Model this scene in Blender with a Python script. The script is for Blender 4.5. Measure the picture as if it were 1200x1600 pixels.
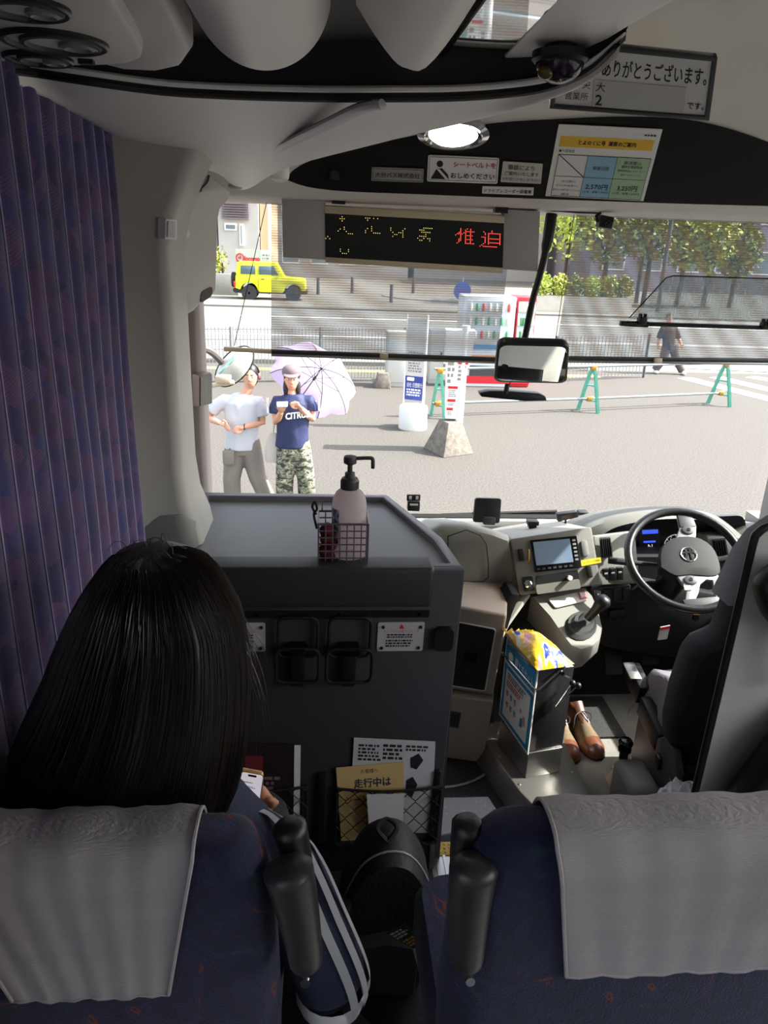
import bpy, bmesh, math, random
from mathutils import Vector as V, Matrix as M, noise as mnoise
for _o in list(bpy.data.objects): bpy.data.objects.remove(_o)
SC = bpy.context.scene
COL = SC.collection
R = math.radians
random.seed(7)

# ------------------------------------------------------------------ camera
FPX = 1170.0; PITCH = R(20.2); YAW = R(4.9); ROLL = R(2.1)
CAM = V((0, 0, 3.0))
_F = V((math.sin(YAW)*math.cos(PITCH), math.cos(YAW)*math.cos(PITCH), -math.sin(PITCH)))
_r0 = V((math.cos(YAW), -math.sin(YAW), 0)); _u0 = _r0.cross(_F)
_R = _r0*math.cos(ROLL) + _u0*math.sin(ROLL)
_U = _u0*math.cos(ROLL) - _r0*math.sin(ROLL)
cam = bpy.data.cameras.new('camera'); camo = bpy.data.objects.new('camera', cam); COL.objects.link(camo)
cam.sensor_fit = 'VERTICAL'; cam.sensor_height = 36.0; cam.lens = 36.0*FPX/1600.0
cam.clip_start = 0.02; cam.clip_end = 500
camo.matrix_world = M(((_R.x, _U.x, -_F.x, CAM.x), (_R.y, _U.y, -_F.y, CAM.y), (_R.z, _U.z, -_F.z, CAM.z), (0, 0, 0, 1)))
SC.camera = camo

# ------------------------------------------------------------------ sky, sun, exposure
SUN_DIR = V((0.70, -0.01, 0.715)).normalized()
w = bpy.data.worlds.new('world'); SC.world = w; w.use_nodes = True
_nt = w.node_tree; _bg = _nt.nodes['Background']
_sky = _nt.nodes.new('ShaderNodeTexSky'); _sky.sky_type = 'NISHITA'; _sky.sun_disc = False
_sky.sun_elevation = math.asin(SUN_DIR.z); _sky.sun_rotation = math.atan2(SUN_DIR.x, SUN_DIR.y)
_sky.air_density = 1.0; _sky.dust_density = 3.0; _sky.ozone_density = 0.6
_hs = _nt.nodes.new('ShaderNodeHueSaturation'); _hs.inputs['Saturation'].default_value = .45
_nt.links.new(_sky.outputs[0], _hs.inputs['Color']); _nt.links.new(_hs.outputs[0], _bg.inputs[0]); _bg.inputs[1].default_value = 0.33
_sun = bpy.data.lights.new('sun', 'SUN'); _sun.energy = 7.2; _sun.angle = R(0.6); _sun.color = (1.0, 0.965, 0.91)
suno = bpy.data.objects.new('sun', _sun); COL.objects.link(suno); suno.location = (6, 3, 9)
suno.rotation_euler = SUN_DIR.to_track_quat('Z', 'Y').to_euler()
SC.view_settings.view_transform = 'Standard'; SC.view_settings.look = 'None'
SC.view_settings.gamma = 1.0; SC.view_settings.use_curve_mapping = False
SC.view_settings.exposure = 1.2
try:
    SC.cycles.max_bounces = 10; SC.cycles.diffuse_bounces = 6; SC.cycles.transparent_max_bounces = 24
except Exception: pass

# ------------------------------------------------------------------ helpers
def at(px, py, x=None, y=None, z=None):
    "the point that stands on a plane of known depth or height under a photo pixel"
    d = _F + _R*((px-600)/FPX) - _U*((py-800)/FPX)
    if x is not None: t = (x-CAM.x)/d.x
    elif y is not None: t = (y-CAM.y)/d.y
    else: t = (z-CAM.z)/d.z
    return CAM + d*t

def s2l(c): return c/12.92 if c <= .04045 else ((c+.055)/1.055)**2.4
def rgb(h):
    h = h.lstrip('#'); return tuple(s2l(int(h[i:i+2], 16)/255) for i in (0, 2, 4)) + (1,)

_mats = {}
def mat(name, col='#888888', rough=.6, metal=0., col2=None, scale=8., mix=.5, bump=0., bscale=None, stretch=None, spec=.5,
        emit=0., trans=0., ramp=None, sheen=0.):
    "principled material; col2 blends in by object-space noise, bump gives fine relief"
    if name in _mats: return _mats[name]
    m = bpy.data.materials.new(name); m.use_nodes = True; nt = m.node_tree; N = nt.nodes; L = nt.links
    b = N['Principled BSDF']; c = rgb(col)
    b.inputs['Base Color'].default_value = c; b.inputs['Roughness'].default_value = rough
    b.inputs['Metallic'].default_value = metal; b.inputs['Specular IOR Level'].default_value = spec
    if sheen: b.inputs['Sheen Weight'].default_value = sheen
    if trans: b.inputs['Transmission Weight'].default_value = trans
    if emit: b.inputs['Emission Color'].default_value = c; b.inputs['Emission Strength'].default_value = emit
    if col2 or bump:
        tc = N.new('ShaderNodeTexCoord'); mp = N.new('ShaderNodeMapping'); L.new(tc.outputs['Object'], mp.inputs[0])
        if stretch: mp.inputs['Scale'].default_value = stretch
    if col2:
        nz = N.new('ShaderNodeTexNoise'); nz.inputs['Scale'].default_value = scale; nz.inputs['Detail'].default_value = 5
        L.new(mp.outputs[0], nz.inputs['Vector'])
        cr = N.new('ShaderNodeValToRGB'); lo, hi = ramp or (.5-mix/2, .5+mix/2)
        cr.color_ramp.elements[0].position = lo; cr.color_ramp.elements[1].position = hi
        cr.color_ramp.elements[0].color = c; cr.color_ramp.elements[1].color = rgb(col2)
        L.new(nz.outputs['Fac'], cr.inputs[0]); L.new(cr.outputs[0], b.inputs['Base Color'])
    if bump:
        n2 = N.new('ShaderNodeTexNoise'); n2.inputs['Scale'].default_value = bscale or scale*6; n2.inputs['Detail'].default_value = 4
        L.new(mp.outputs[0], n2.inputs['Vector'])
        bp = N.new('ShaderNodeBump'); bp.inputs['Strength'].default_value = bump; bp.inputs['Distance'].default_value = .01
        L.new(n2.outputs['Fac'], bp.inputs['Height']); L.new(bp.outputs[0], b.inputs['Normal'])
    _mats[name] = m; return m

def glass_mat(name, tint='#f4f8f6', gloss=.05, rough=.02):
    if name in _mats: return _mats[name]
    m = bpy.data.materials.new(name); m.use_nodes = True; nt = m.node_tree; N = nt.nodes; L = nt.links
    N.remove(N['Principled BSDF']); out = N['Material Output']
    t = N.new('ShaderNodeBsdfTransparent'); t.inputs[0].default_value = rgb(tint)
    g = N.new('ShaderNodeBsdfGlossy'); g.inputs['Roughness'].default_value = rough
    fr = N.new('ShaderNodeFresnel'); fr.inputs[0].default_value = 1.3
    mt = N.new('ShaderNodeMath'); mt.operation = 'MULTIPLY'; mt.inputs[1].default_value = gloss*10
    mt.use_clamp = True
    mx = N.new('ShaderNodeMixShader'); L.new(fr.outputs[0], mt.inputs[0]); L.new(mt.outputs[0], mx.inputs[0])
    L.new(t.outputs[0], mx.inputs[1]); L.new(g.outputs[0], mx.inputs[2]); L.new(mx.outputs[0], out.inputs[0])
    _mats[name] = m; return m

def rrect(u0, v0, u1, v1, r, n=4, ar=1.0):
    "rounded rectangle outline; ar is width over height of the unit square it lies in"
    ru, rv = r, r*ar; o = []
    for (cx, cy, a0) in ((u1-ru, v0+rv, -90), (u1-ru, v1-rv, 0), (u0+ru, v1-rv, 90), (u0+ru, v0+rv, 180)):
        for k in range(n+1):
            a = R(a0+90*k/n); o.append((cx+ru*math.cos(a), cy+rv*math.sin(a)))
    return o

class Quad:
    "a flat panel given by its four corners; pt(u, v, h) is a point h in front of it"
    def __init__(s, TL, TR, BR, BL):
        s.c = [V(p) for p in (TL, TR, BR, BL)]
        n = (s.c[1]-s.c[0]).cross(s.c[3]-s.c[0]); n.normalize()
        if n.dot(CAM-s.c[0]) < 0: n = -n
        s.n = n
        s.w = (s.c[1]-s.c[0]).length; s.h = (s.c[3]-s.c[0]).length; s.ar = s.w/s.h
    def pt(s, u, v, h=0.):
        a = s.c[0].lerp(s.c[1], u); b = s.c[3].lerp(s.c[2], u)
        return a.lerp(b, v) + s.n*h
    def sub(s, u0, v0, u1, v1, h=0.):
        return Quad(s.pt(u0, v0, h), s.pt(u1, v0, h), s.pt(u1, v1, h), s.pt(u0, v1, h))
def pxquad(a, b, c, d, **k):
    return Quad(*[at(p[0], p[1], **k) for p in (a, b, c, d)])
def boxquad(o, ux, uy, w, h):
    "panel with top-left corner o, unit directions right ux and down uy"
    o = V(o); ux = V(ux).normalized(); uy = V(uy).normalized()
    return Quad(o, o+ux*w, o+ux*w+uy*h, o+uy*h)

class MB:
    def __init__(s): s.v = []; s.f = []
    def add(s, vs, fs):
        n = len(s.v); s.v += [V(p) for p in vs]; s.f += [[i+n for i in q] for q in fs]; return s
    def box(s, c, d, rot=None):
        c = V(c); vs = []
        for i in (-.5, .5):
            for j in (-.5, .5):
                for k in (-.5, .5):
                    p = V((i*d[0], j*d[1], k*d[2]))
                    if rot is not None: p = rot @ p
                    vs.append(c+p)
        return s.add(vs, [(0,1,3,2),(4,6,7,5),(0,4,5,1),(2,3,7,6),(0,2,6,4),(1,5,7,3)])
    def box2(s, a, b):
        return s.box([(a[i]+b[i])/2 for i in range(3)], [abs(b[i]-a[i]) for i in range(3)])
    def prism(s, A, B):
        n = len(A)
        return s.add(list(A)+list(B), [list(range(n))[::-1], list(range(n, 2*n))] + [(i, (i+1) % n, n+(i+1) % n, n+i) for i in range(n)])
    def extr(s, A, d):
        d = V(d); return s.prism([V(p) for p in A], [V(p)+d for p in A])
    def qpoly(s, q, uv, h0, h1):
        return s.prism([q.pt(u, v, h0) for u, v in uv], [q.pt(u, v, h1) for u, v in uv])
    def qbox(s, q, u0, v0, u1, v1, h0, h1): return s.qpoly(q, [(u0,v0),(u1,v0),(u1,v1),(u0,v1)], h0, h1)
    def qround(s, q, u0, v0, u1, v1, r, h0, h1, n=4): return s.qpoly(q, rrect(u0, v0, u1, v1, r, n, q.ar), h0, h1)
    def loft(s, rings, cap=True, closed=True):
        n = len(rings[0]); vs = [p for r in rings for p in r]; fs = []
        m = n if closed else n-1
        for i in range(len(rings)-1):
            for j in range(m): fs.append((i*n+j, i*n+(j+1) % n, (i+1)*n+(j+1) % n, (i+1)*n+j))
        if cap and closed:
            fs.append(list(range(n))[::-1]); k = (len(rings)-1)*n; fs.append(list(range(k, k+n)))
        return s.add(vs, fs)
    def grid(s, rows): return s.loft(rows, cap=False, closed=False)
    def tube(s, path, r, seg=8, cap=True, flat=1.0, up=None):
        P = [V(p) for p in path]; n = len(P); rr = r if isinstance(r, (list, tuple)) else [r]*n
        T = [(P[min(i+1, n-1)]-P[max(i-1, 0)]).normalized() for i in range(n)]
        a = V(up) if up else (V((0,0,1)) if abs(T[0].z) < .9 else V((1,0,0)))
        nrm = (a - T[0]*a.dot(T[0])).normalized(); rings = []
        for i in range(n):
            nrm = (nrm - T[i]*nrm.dot(T[i])).normalized(); bi = T[i].cross(nrm)
            rings.append([P[i] + (nrm*math.cos(t)*flat + bi*math.sin(t))*rr[i] for t in [2*math.pi*k/seg for k in range(seg)]])
        return s.loft(rings, cap)
    def lathe(s, c, prof, axis=(0,0,1), seg=20, sx=1., cap=True):
        c = V(c); q = V(axis).normalized().to_track_quat('Z', 'Y'); rings = []
        for r, h in prof:
            rings.append([c + q @ V((sx*r*math.cos(2*math.pi*k/seg), r*math.sin(2*math.pi*k/seg), h)) for k in range(seg)])
        return s.loft(rings, cap)
    def ell(s, c, d, rot=None, seg=16, rings=10):
        c = V(c); rg = []
        for i in range(rings+1):
            t = math.pi*(i+.02)/(rings+.04) if False else math.pi*min(max(i/rings, .004), .996)
            row = []
            for k in range(seg):
                a = 2*math.pi*k/seg
                p = V((d[0]*math.sin(t)*math.cos(a), d[1]*math.sin(t)*math.sin(a), d[2]*math.cos(t)))
                if rot is not None: p = rot @ p
                row.append(c+p)
            rg.append(row)
        return s.loft(rg, True)
    def build(s, name, mt, parent=None, smooth=35, bevel=0, bseg=2, remesh=0, relax=0, sub=0, kind=None, label=None, recalc=True):
        inv = _wm[parent.name].inverted() if parent is not None else None
        bm = bmesh.new(); vv = [bm.verts.new(inv @ p if inv else p) for p in s.v]
        for q in s.f:
            try: bm.faces.new([vv[i] for i in q])
            except ValueError: pass
        if recalc: bmesh.ops.recalc_face_normals(bm, faces=bm.faces)
        if bevel:
            es = [e for e in bm.edges if len(e.link_faces) == 2 and e.calc_face_angle(0) > R(28)]
            bmesh.ops.bevel(bm, geom=es, offset=bevel, segments=bseg, affect='EDGES', clamp_overlap=True, profile=.5)
        me = bpy.data.meshes.new(name); bm.to_mesh(me); bm.free()
        if remesh or sub or relax: me = _bake(me, remesh, relax, sub)
        me.materials.clear(); me.materials.append(mt)
        if smooth:
            me.shade_smooth(); me.set_sharp_from_angle(angle=R(smooth))
        o = bpy.data.objects.new(name, me); COL.objects.link(o)
        if parent is not None: o.parent = parent; _wm[o.name] = _wm[parent.name]
        else: _wm[o.name] = M.Identity(4)
        if kind: o['kind'] = kind
        if label: o['label'] = label
        return o

_wm = {}
def _bake(me, remesh, relax, sub):
    o = bpy.data.objects.new('tmp', me); COL.objects.link(o)
    if remesh:
        d = o.modifiers.new('r', 'REMESH'); d.mode = 'VOXEL'; d.voxel_size = remesh; d.use_smooth_shade = True
    if relax:
        d = o.modifiers.new('s', 'SMOOTH'); d.iterations = relax; d.factor = .5
    if sub:
        d = o.modifiers.new('u', 'SUBSURF'); d.levels = sub; d.render_levels = sub
    dg = bpy.context.evaluated_depsgraph_get(); m2 = bpy.data.meshes.new_from_object(o.evaluated_get(dg))
    bpy.data.objects.remove(o); return m2

def tag(o, label, cat, group=None):
    o['label'] = label; o['category'] = cat
    if group: o['group'] = group
    return o
def thing(name, label, cat, loc=(0,0,0), rotz=0., group=None):
    o = bpy.data.objects.new(name, None); COL.objects.link(o); o.empty_display_size = .05
    o.location = loc; o.rotation_euler = (0, 0, rotz)
    _wm[o.name] = M.Translation(V(loc)) @ M.Rotation(rotz, 4, 'Z')
    return tag(o, label, cat, group)
def struct(o): o['kind'] = 'structure'; return o
def copy_tree(o, parent=None):
    c = o.copy(); COL.objects.link(c); c.parent = parent
    for ch in [k for k in o.children]: copy_tree(ch, c)
    return c

_tcache = {}
def glyphs(txt):
    if txt not in _tcache:
        cu = bpy.data.curves.new('t', 'FONT'); cu.body = txt; cu.resolution_u = 2; cu.fill_mode = 'FRONT'; cu.align_x = 'CENTER'
        o = bpy.data.objects.new('t', cu); COL.objects.link(o)
        dg = bpy.context.evaluated_depsgraph_get(); me = bpy.data.meshes.new_from_object(o.evaluated_get(dg))
        vs = [v.co.copy() for v in me.vertices]; fs = [list(p.vertices) for p in me.polygons]
        bpy.data.objects.remove(o); bpy.data.curves.remove(cu); bpy.data.meshes.remove(me)
        _tcache[txt] = (vs, fs)
    return _tcache[txt]
def text(q, u0, v0, u1, v1, txt, mt, parent, h=.0008, name='lettering', bold=0., keep=True):
    "flat print: the words fill the rectangle u0..u1, v0..v1 of the panel q"
    vs, fs = glyphs(txt)
    if not vs: return None
    x0 = min(v.x for v in vs); x1 = max(v.x for v in vs); y0 = min(v.y for v in vs); y1 = max(v.y for v in vs)
    W = (u1-u0)*q.w; Hh = (v1-v0)*q.h; sx = W/max(x1-x0, 1e-6); sy = Hh/max(y1-y0, 1e-6)
    if keep:
        k = min(sx, sy); sx = min(sx, k*1.25); sy = min(sy, k*1.25)
    ox = u0 + ((u1-u0) - (x1-x0)*sx/q.w)/2; oy = v0 + ((v1-v0) - (y1-y0)*sy/q.h)/2
    b = MB(); offs = [(0, 0)] + ([(bold, 0), (0, bold), (bold, bold)] if bold else [])
    for i, (dx, dy) in enumerate(offs):
        b.add([q.pt(ox+(v.x-x0)*sx/q.w+dx/q.w, oy+(y1-v.y)*sy/q.h+dy/q.h, h+i*.0001) for v in vs], fs)
    return b.build(name, mt, parent, smooth=0, recalc=False)
def textlines(q, rects, mt, parent, h=.0008, name='small_print', seed=1, fill=.62):
    "rows of print too small to read: broken dashes"
    rnd = random.Random(seed); b = MB()
    for (u0, v0, u1, v1, rows) in rects:
        dv = (v1-v0)/rows
        for i in range(rows):
            u = u0; ue = u1 - rnd.random()*(u1-u0)*.25
            while u < ue:
                l = (.25+rnd.random()*.8)*dv*q.h/q.w*1.3
                va = v0+dv*i
                b.add([q.pt(u, va, h), q.pt(min(u+l, ue), va, h), q.pt(min(u+l, ue), va+dv*fill, h), q.pt(u, va+dv*fill, h)], [(0,1,2,3)])
                u += l + .28*dv*q.h/q.w
    return b.build(name, mt, parent, smooth=0, recalc=False)

def lerp(a, b, t): return a+(b-a)*t
def smoothpath(P, k=4):
    "Catmull-Rom through the points"
    P = [V(p) for p in P]; o = []
    for i in range(len(P)-1):
        a = P[max(i-1, 0)]; b = P[i]; c = P[i+1]; d = P[min(i+2, len(P)-1)]
        for j in range(k):
            t = j/k; o.append(.5*((2*b)+(c-a)*t+(2*a-5*b+4*c-d)*t*t+(3*b-a-3*c+d)*t**3))
    o.append(P[-1]); return o

# ------------------------------------------------------------------ shared materials
LG = mat('pale_plastic', '#f2efe8', .45, col2='#ebe8e1', scale=3, bump=.05, bscale=400)
LG2 = mat('warm_grey_plastic', '#d2cfc9', .5, col2='#c9c6c0', scale=3, bump=.05, bscale=400)
MG = mat('mid_grey_plastic', '#868584', .5, col2='#7d7c7b', scale=4, bump=.08, bscale=500)
DG = mat('dark_grey_plastic', '#3a3a3c', .5, col2='#333335', scale=4, bump=.1, bscale=500)
BK = mat('black_plastic', '#131315', .42, bump=.08, bscale=600)
BKG = mat('black_gloss', '#08080a', .12)
RUB = mat('black_rubber', '#161616', .75)
CHR = mat('chrome', '#d6d6d8', .12, 1.0)
STL = mat('brushed_steel', '#b9b7b4', .32, 1.0, col2='#a5a3a0', scale=3, stretch=(1, 1, 30))
WHT = mat('white_paint', '#e9e9e6', .5, col2='#deded9', scale=5)
PAP = mat('white_paper', '#efeeea', .8)
INK = mat('black_ink', '#1a1a1c', .7)
RED = mat('red_ink', '#c8202c', .6)
YEL = mat('yellow_ink', '#f2cf2a', .6)
# ================================================================== BUS SHELL
XL, XR = -.52, 2.03
FLR = mat('speckled_blue_vinyl', '#14161d', .6, col2='#31353f', scale=90, ramp=(.58, .72), bump=.05, bscale=200)
FLD = mat('ribbed_driver_mat', '#8d8a83', .65, col2='#74716b', scale=7, bump=.25, bscale=60)
LIN = mat('roof_lining', '#f0ece4', .75, col2='#e8e4dc', scale=2.5, bump=.06, bscale=300)
b = MB(); b.box2((XL-.05, -2.05, 1.0), (XR+.05, 1.88, 1.15)); struct(b.build('floor', FLR))
b = MB(); b.box2((XL-.05, 1.88, .88), (XR+.05, 3.36, 1.0)); struct(b.build('floor_front', FLR))
# roof lining, front slope included: one extruded profile with thickness
prof = [(-2.05, 3.62), (1.7, 3.62), (2.1, 3.60), (2.35, 3.54), (2.55, 3.43), (2.66, 3.33), (2.86, 3.15), (2.92, 3.115), (3.12, 3.10)]
prof = [(p.x, p.y) for p in smoothpath([(a, c, 0) for a, c in prof], 3)]
def arch(x): 
    t = (x-(XL+XR)/2)/((XR-XL)/2); return -.09*abs(t)**5
rows = []; nx = 24
for i in range(nx+1):
    x = lerp(XL-.05, XR+.05, i/nx)
    rows.append([V((x, a, c+arch(x)*min(1, max(0, (c-3.12)/.3)))) for a, c in prof])
b = MB(); b.grid(rows); b.grid([[p+V((0, .08, .10)) for p in r] for r in rows])
struct(b.build('ceiling', LIN, smooth=60))
b = MB(); b.box2((XL-.1, -2.1, 3.62), (XR+.1, 3.0, 3.85)); struct(b.build('roof', WHT))
WLM = mat('wall_lining', '#a9a6a4', .7, col2='#a19e9c', scale=4, bump=.1, bscale=300)
b = MB(); b.box2((XL-.07, .36, .3), (XL, 2.02, 3.7)); b.box2((XL-.07, -2.1, .3), (XL, .36, 1.95)); b.box2((XL-.07, -2.1, 2.98), (XL, .36, 3.7)); b.box2((XL-.07, -2.1, 1.9), (XL, -1.95, 3.0)); b.box2((XL-.07, -.85, 1.9), (XL, -.75, 3.0)); b.box2((XL-.07, 2.02, 3.02), (XL, 3.12, 3.7)); b.box2((XL-.07, 2.02, .3), (XL, 2.22, 3.05))
b.box2((XL-.07, 2.22, .3), (XL, 3.1, 1.02)); struct(b.build('wall_left', WLM))
b = MB(); b.box2((XR, 1.40, .3), (XR+.07, 1.92, 3.7)); b.box2((XR, -2.1, .3), (XR+.07, 1.40, 1.95)); b.box2((XR, -2.1, 2.98), (XR+.07, 1.40, 3.7)); b.box2((XR, -2.1, 1.9), (XR+.07, -1.95, 3.0)); b.box2((XR, -.32, 1.9), (XR+.07, -.22, 3.0)); b.box2((XR, 1.92, 2.98), (XR+.07, 3.15, 3.7)); b.box2((XR, 1.92, .3), (XR+.07, 3.25, 1.82))
b.box2((XR, 3.02, 1.8), (XR+.07, 3.14, 3.05)); struct(b.build('wall_right', WLM))
b = MB(); b.box2((XL-.1, -2.15, .3), (XR+.1, -2.05, 3.7)); struct(b.build('wall_rear', WLM))
b = MB(); b.box2((XL-.07, 3.30, .35), (XR+.07, 3.36, 1.74)); struct(b.build('wall_front', WHT))
# windscreen: curved pane
GLS = glass_mat('windscreen_glass', '#fbfdfc', .04)
def wsy(x, z):
    t = (x-(XL+XR)/2)/((XR-XL)/2); return lerp(3.36, 3.13, (z-1.72)/(3.14-1.72)) - .10*abs(t)**4
rows = []
for i in range(25):
    x = lerp(XL+.005, XR-.005, i/24); rows.append([V((x, wsy(x, lerp(1.70, 3.16, j/10)), lerp(1.70, 3.16, j/10))) for j in range(11)])
b = MB(); b.grid(rows); win = struct(b.build('window_1', GLS, smooth=60))
b = MB()
bot = [V((lerp(XL, XR, i/24), wsy(lerp(XL, XR, i/24), 1.72)-.012, 1.735)) for i in range(25)]
b.tube(bot, .022, 6); b.build('window_gasket', RUB, win)
b = MB(); b.tube([V((lerp(XL, XR, i/24), wsy(lerp(XL, XR, i/24), 3.13)-.012, 3.125)) for i in range(25)], .02, 6); b.build('window_gasket', RUB, win)
b = MB(); b.box2((XR+.03, 1.92, 1.82), (XR+.036, 3.02, 2.98)); w2 = struct(b.build('window_2', GLS))
b = MB()
for a, c in (((XR+.01, 1.90, 1.80), (XR+.06, 3.04, 1.84)), ((XR+.01, 1.90, 2.96), (XR+.06, 3.04, 3.0)), ((XR+.01, 1.90, 1.8), (XR+.06, 1.94, 3.0)), ((XR+.01, 3.0, 1.8), (XR+.06, 3.04, 3.0)), ((XR+.01, 2.42, 1.8), (XR+.06, 2.45, 3.0))): b.box2(a, c)
b.build('window_frame', RUB, w2)
for k, (ya, yb, xw) in enumerate(((-1.95, -.32, XR), (-.22, 1.40, XR), (-1.95, -.85, XL-.07), (-.75, .36, XL-.07))):  # unseen side windows behind the camera, added to let in fill daylight
    b = MB(); b.box2((xw+.03, ya, 1.95), (xw+.036, yb, 2.98)); w3 = struct(b.build('window_%d' % (k+3), GLS)); b = MB()
    for a, c in (((xw+.01, ya, 1.93), (xw+.06, yb, 1.98)), ((xw+.01, ya, 2.95), (xw+.06, yb, 3.0)), ((xw+.01, ya, 1.95), (xw+.06, ya+.04, 2.98)), ((xw+.01, yb-.04, 1.95), (xw+.06, yb, 2.98))): b.box2(a, c)
    b.build('window_frame', RUB, w3)
# front left entrance door: glazed leaf with frame
BRN = mat('brown_door_rubber', '#4a3a34', .6)
b = MB(); b.box2((XL-.045, 2.27, 1.05), (XL-.04, 2.84, 3.0)); d1 = struct(b.build('door_1', GLS))
b = MB()
for a, c in (((XL-.06, 2.22, 1.02), (XL-.02, 2.30, 3.03)), ((XL-.06, 2.80, 1.02), (XL-.02, 2.87, 3.03)), ((XL-.06, 2.22, 2.95), (XL-.02, 2.87, 3.03)), ((XL-.06, 2.22, 1.02), (XL-.02, 2.87, 1.35))): b.box2(a, c)
b.build('door_frame', BRN, d1)
b = MB(); b.tube([(XL+.01, 2.33, 1.5), (XL+.045, 2.36, 1.52), (XL+.045, 2.36, 2.6), (XL+.01, 2.33, 2.62)], .012, 8); b.build('door_handle', STL, d1)
# front corner post beside the windscreen
PNK = mat('pinkish_grey_post', '#b3a9a6', .5, col2='#aba19e', scale=3)
P = [(XL-.05, 2.86), (-.478, 2.87), (-.462, 2.885), (-.452, 2.92), (-.462, 3.0), (-.49, 3.15), (XL-.06, 3.2)]
b = MB(); b.prism([V((x, y, .9)) for x, y in P], [V((x, y, 3.2)) for x, y in P]); struct(b.build('trim_1', PNK, bevel=.006))
P = [(-.515, 2.32), (-.492, 2.34), (-.488, 2.38), (-.495, 2.80), (-.515, 2.84)]
b = MB(); b.prism([V((x, y, 1.0)) for x, y in P], [V((x, y, 3.05)) for x, y in P]); struct(b.build('trim_2', BRN))
# pillar between curtain and door, with a rounded lit corner
PIL = mat('pillar_cover', '#bdbab4', .5, col2='#b4b1ab', scale=3, bump=.05, bscale=300)
P = [(XL, 1.97), (-.475, 1.985), (-.425, 2.0)] + [(-.425+.035*math.sin(R(a)), 2.035-.035*math.cos(R(a))) for a in range(10, 91, 10)] + [(-.388, 2.22), (-.40, 2.24), (XL, 2.25)]
def pilring(z, dx=0.): return [V((x+dx*(1 if x > -.45 else .2), y, z)) for x, y in P]
zs = [(1.15, .05), (2.12, .05), (2.2, .035), (2.27, .01), (2.36, 0.), (2.95, 0.), (3.03, .02), (3.10, .05), (3.20, .10)]
b = MB(); b.loft([pilring(z, d) for z, d in zs]); struct(b.build('trim_3', PIL, smooth=50))
# bulging cover at the pillar foot
b = MB(); b.loft([[V((-.475+lx*s, 2.10+ly*s2, z)) for lx, ly in rrect(-.10, -.13, .12, .16, .05)] for z, s, s2 in ((2.0, 1., 1.), (2.16, 1., 1.), (2.22, .93, .95), (2.25, .75, .85))])
struct(b.build('trim_4', MG, smooth=50))
# yellow studded nosing on the step edge and the step riser
TAC = mat('yellow_nosing', '#cfae57', .55, col2='#b8964a', scale=30)
b = MB(); b.box2((.32, 1.84, 1.150), (1.0, 1.895, 1.156)); ns = struct(b.build('trim_5', TAC, bevel=.001))
b = MB()
for i in range(40):
    for j in range(3): b.lathe((.33+i*.0166, 1.852+j*.016, 1.156), [(.005, 0), (.004, .003), (.001, .004)], seg=6)
b.build('stud_field', TAC, ns, kind='stuff')
b = MB()
for x in (.36, .385, .41, .44): b.box2((x, 1.45, 1.15), (x+.008, 1.84, 1.156))
b.box2((.345, 1.45, 1.15), (.46, 1.84, 1.152)); struct(b.build('trim_6', STL))
# arc of steel trim in the front floor
b = MB(); b.tube([(.46+.34*math.sin(R(a))*1.0, 2.75-.42*math.cos(R(a)), 1.0) for a in range(-60, 61, 6)], .008, 6); struct(b.build('trim_7', STL))
b = MB(); b.prism([V(p) for p in ((.93, 2.02, 1.002), (1.9, 2.02, 1.002), (1.9, 3.0, 1.002), (1.02, 3.0, 1.002), (.95, 2.5, 1.002))], [V(p) for p in ((.93, 2.02, 1.016), (1.9, 2.02, 1.016), (1.9, 3.0, 1.016), (1.02, 3.0, 1.016), (.95, 2.5, 1.016))])
tag(b.build('driver_floor_mat', FLD, bevel=.004), 'worn grey rubber mat on the floor of the driver area', 'floor mat')
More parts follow.
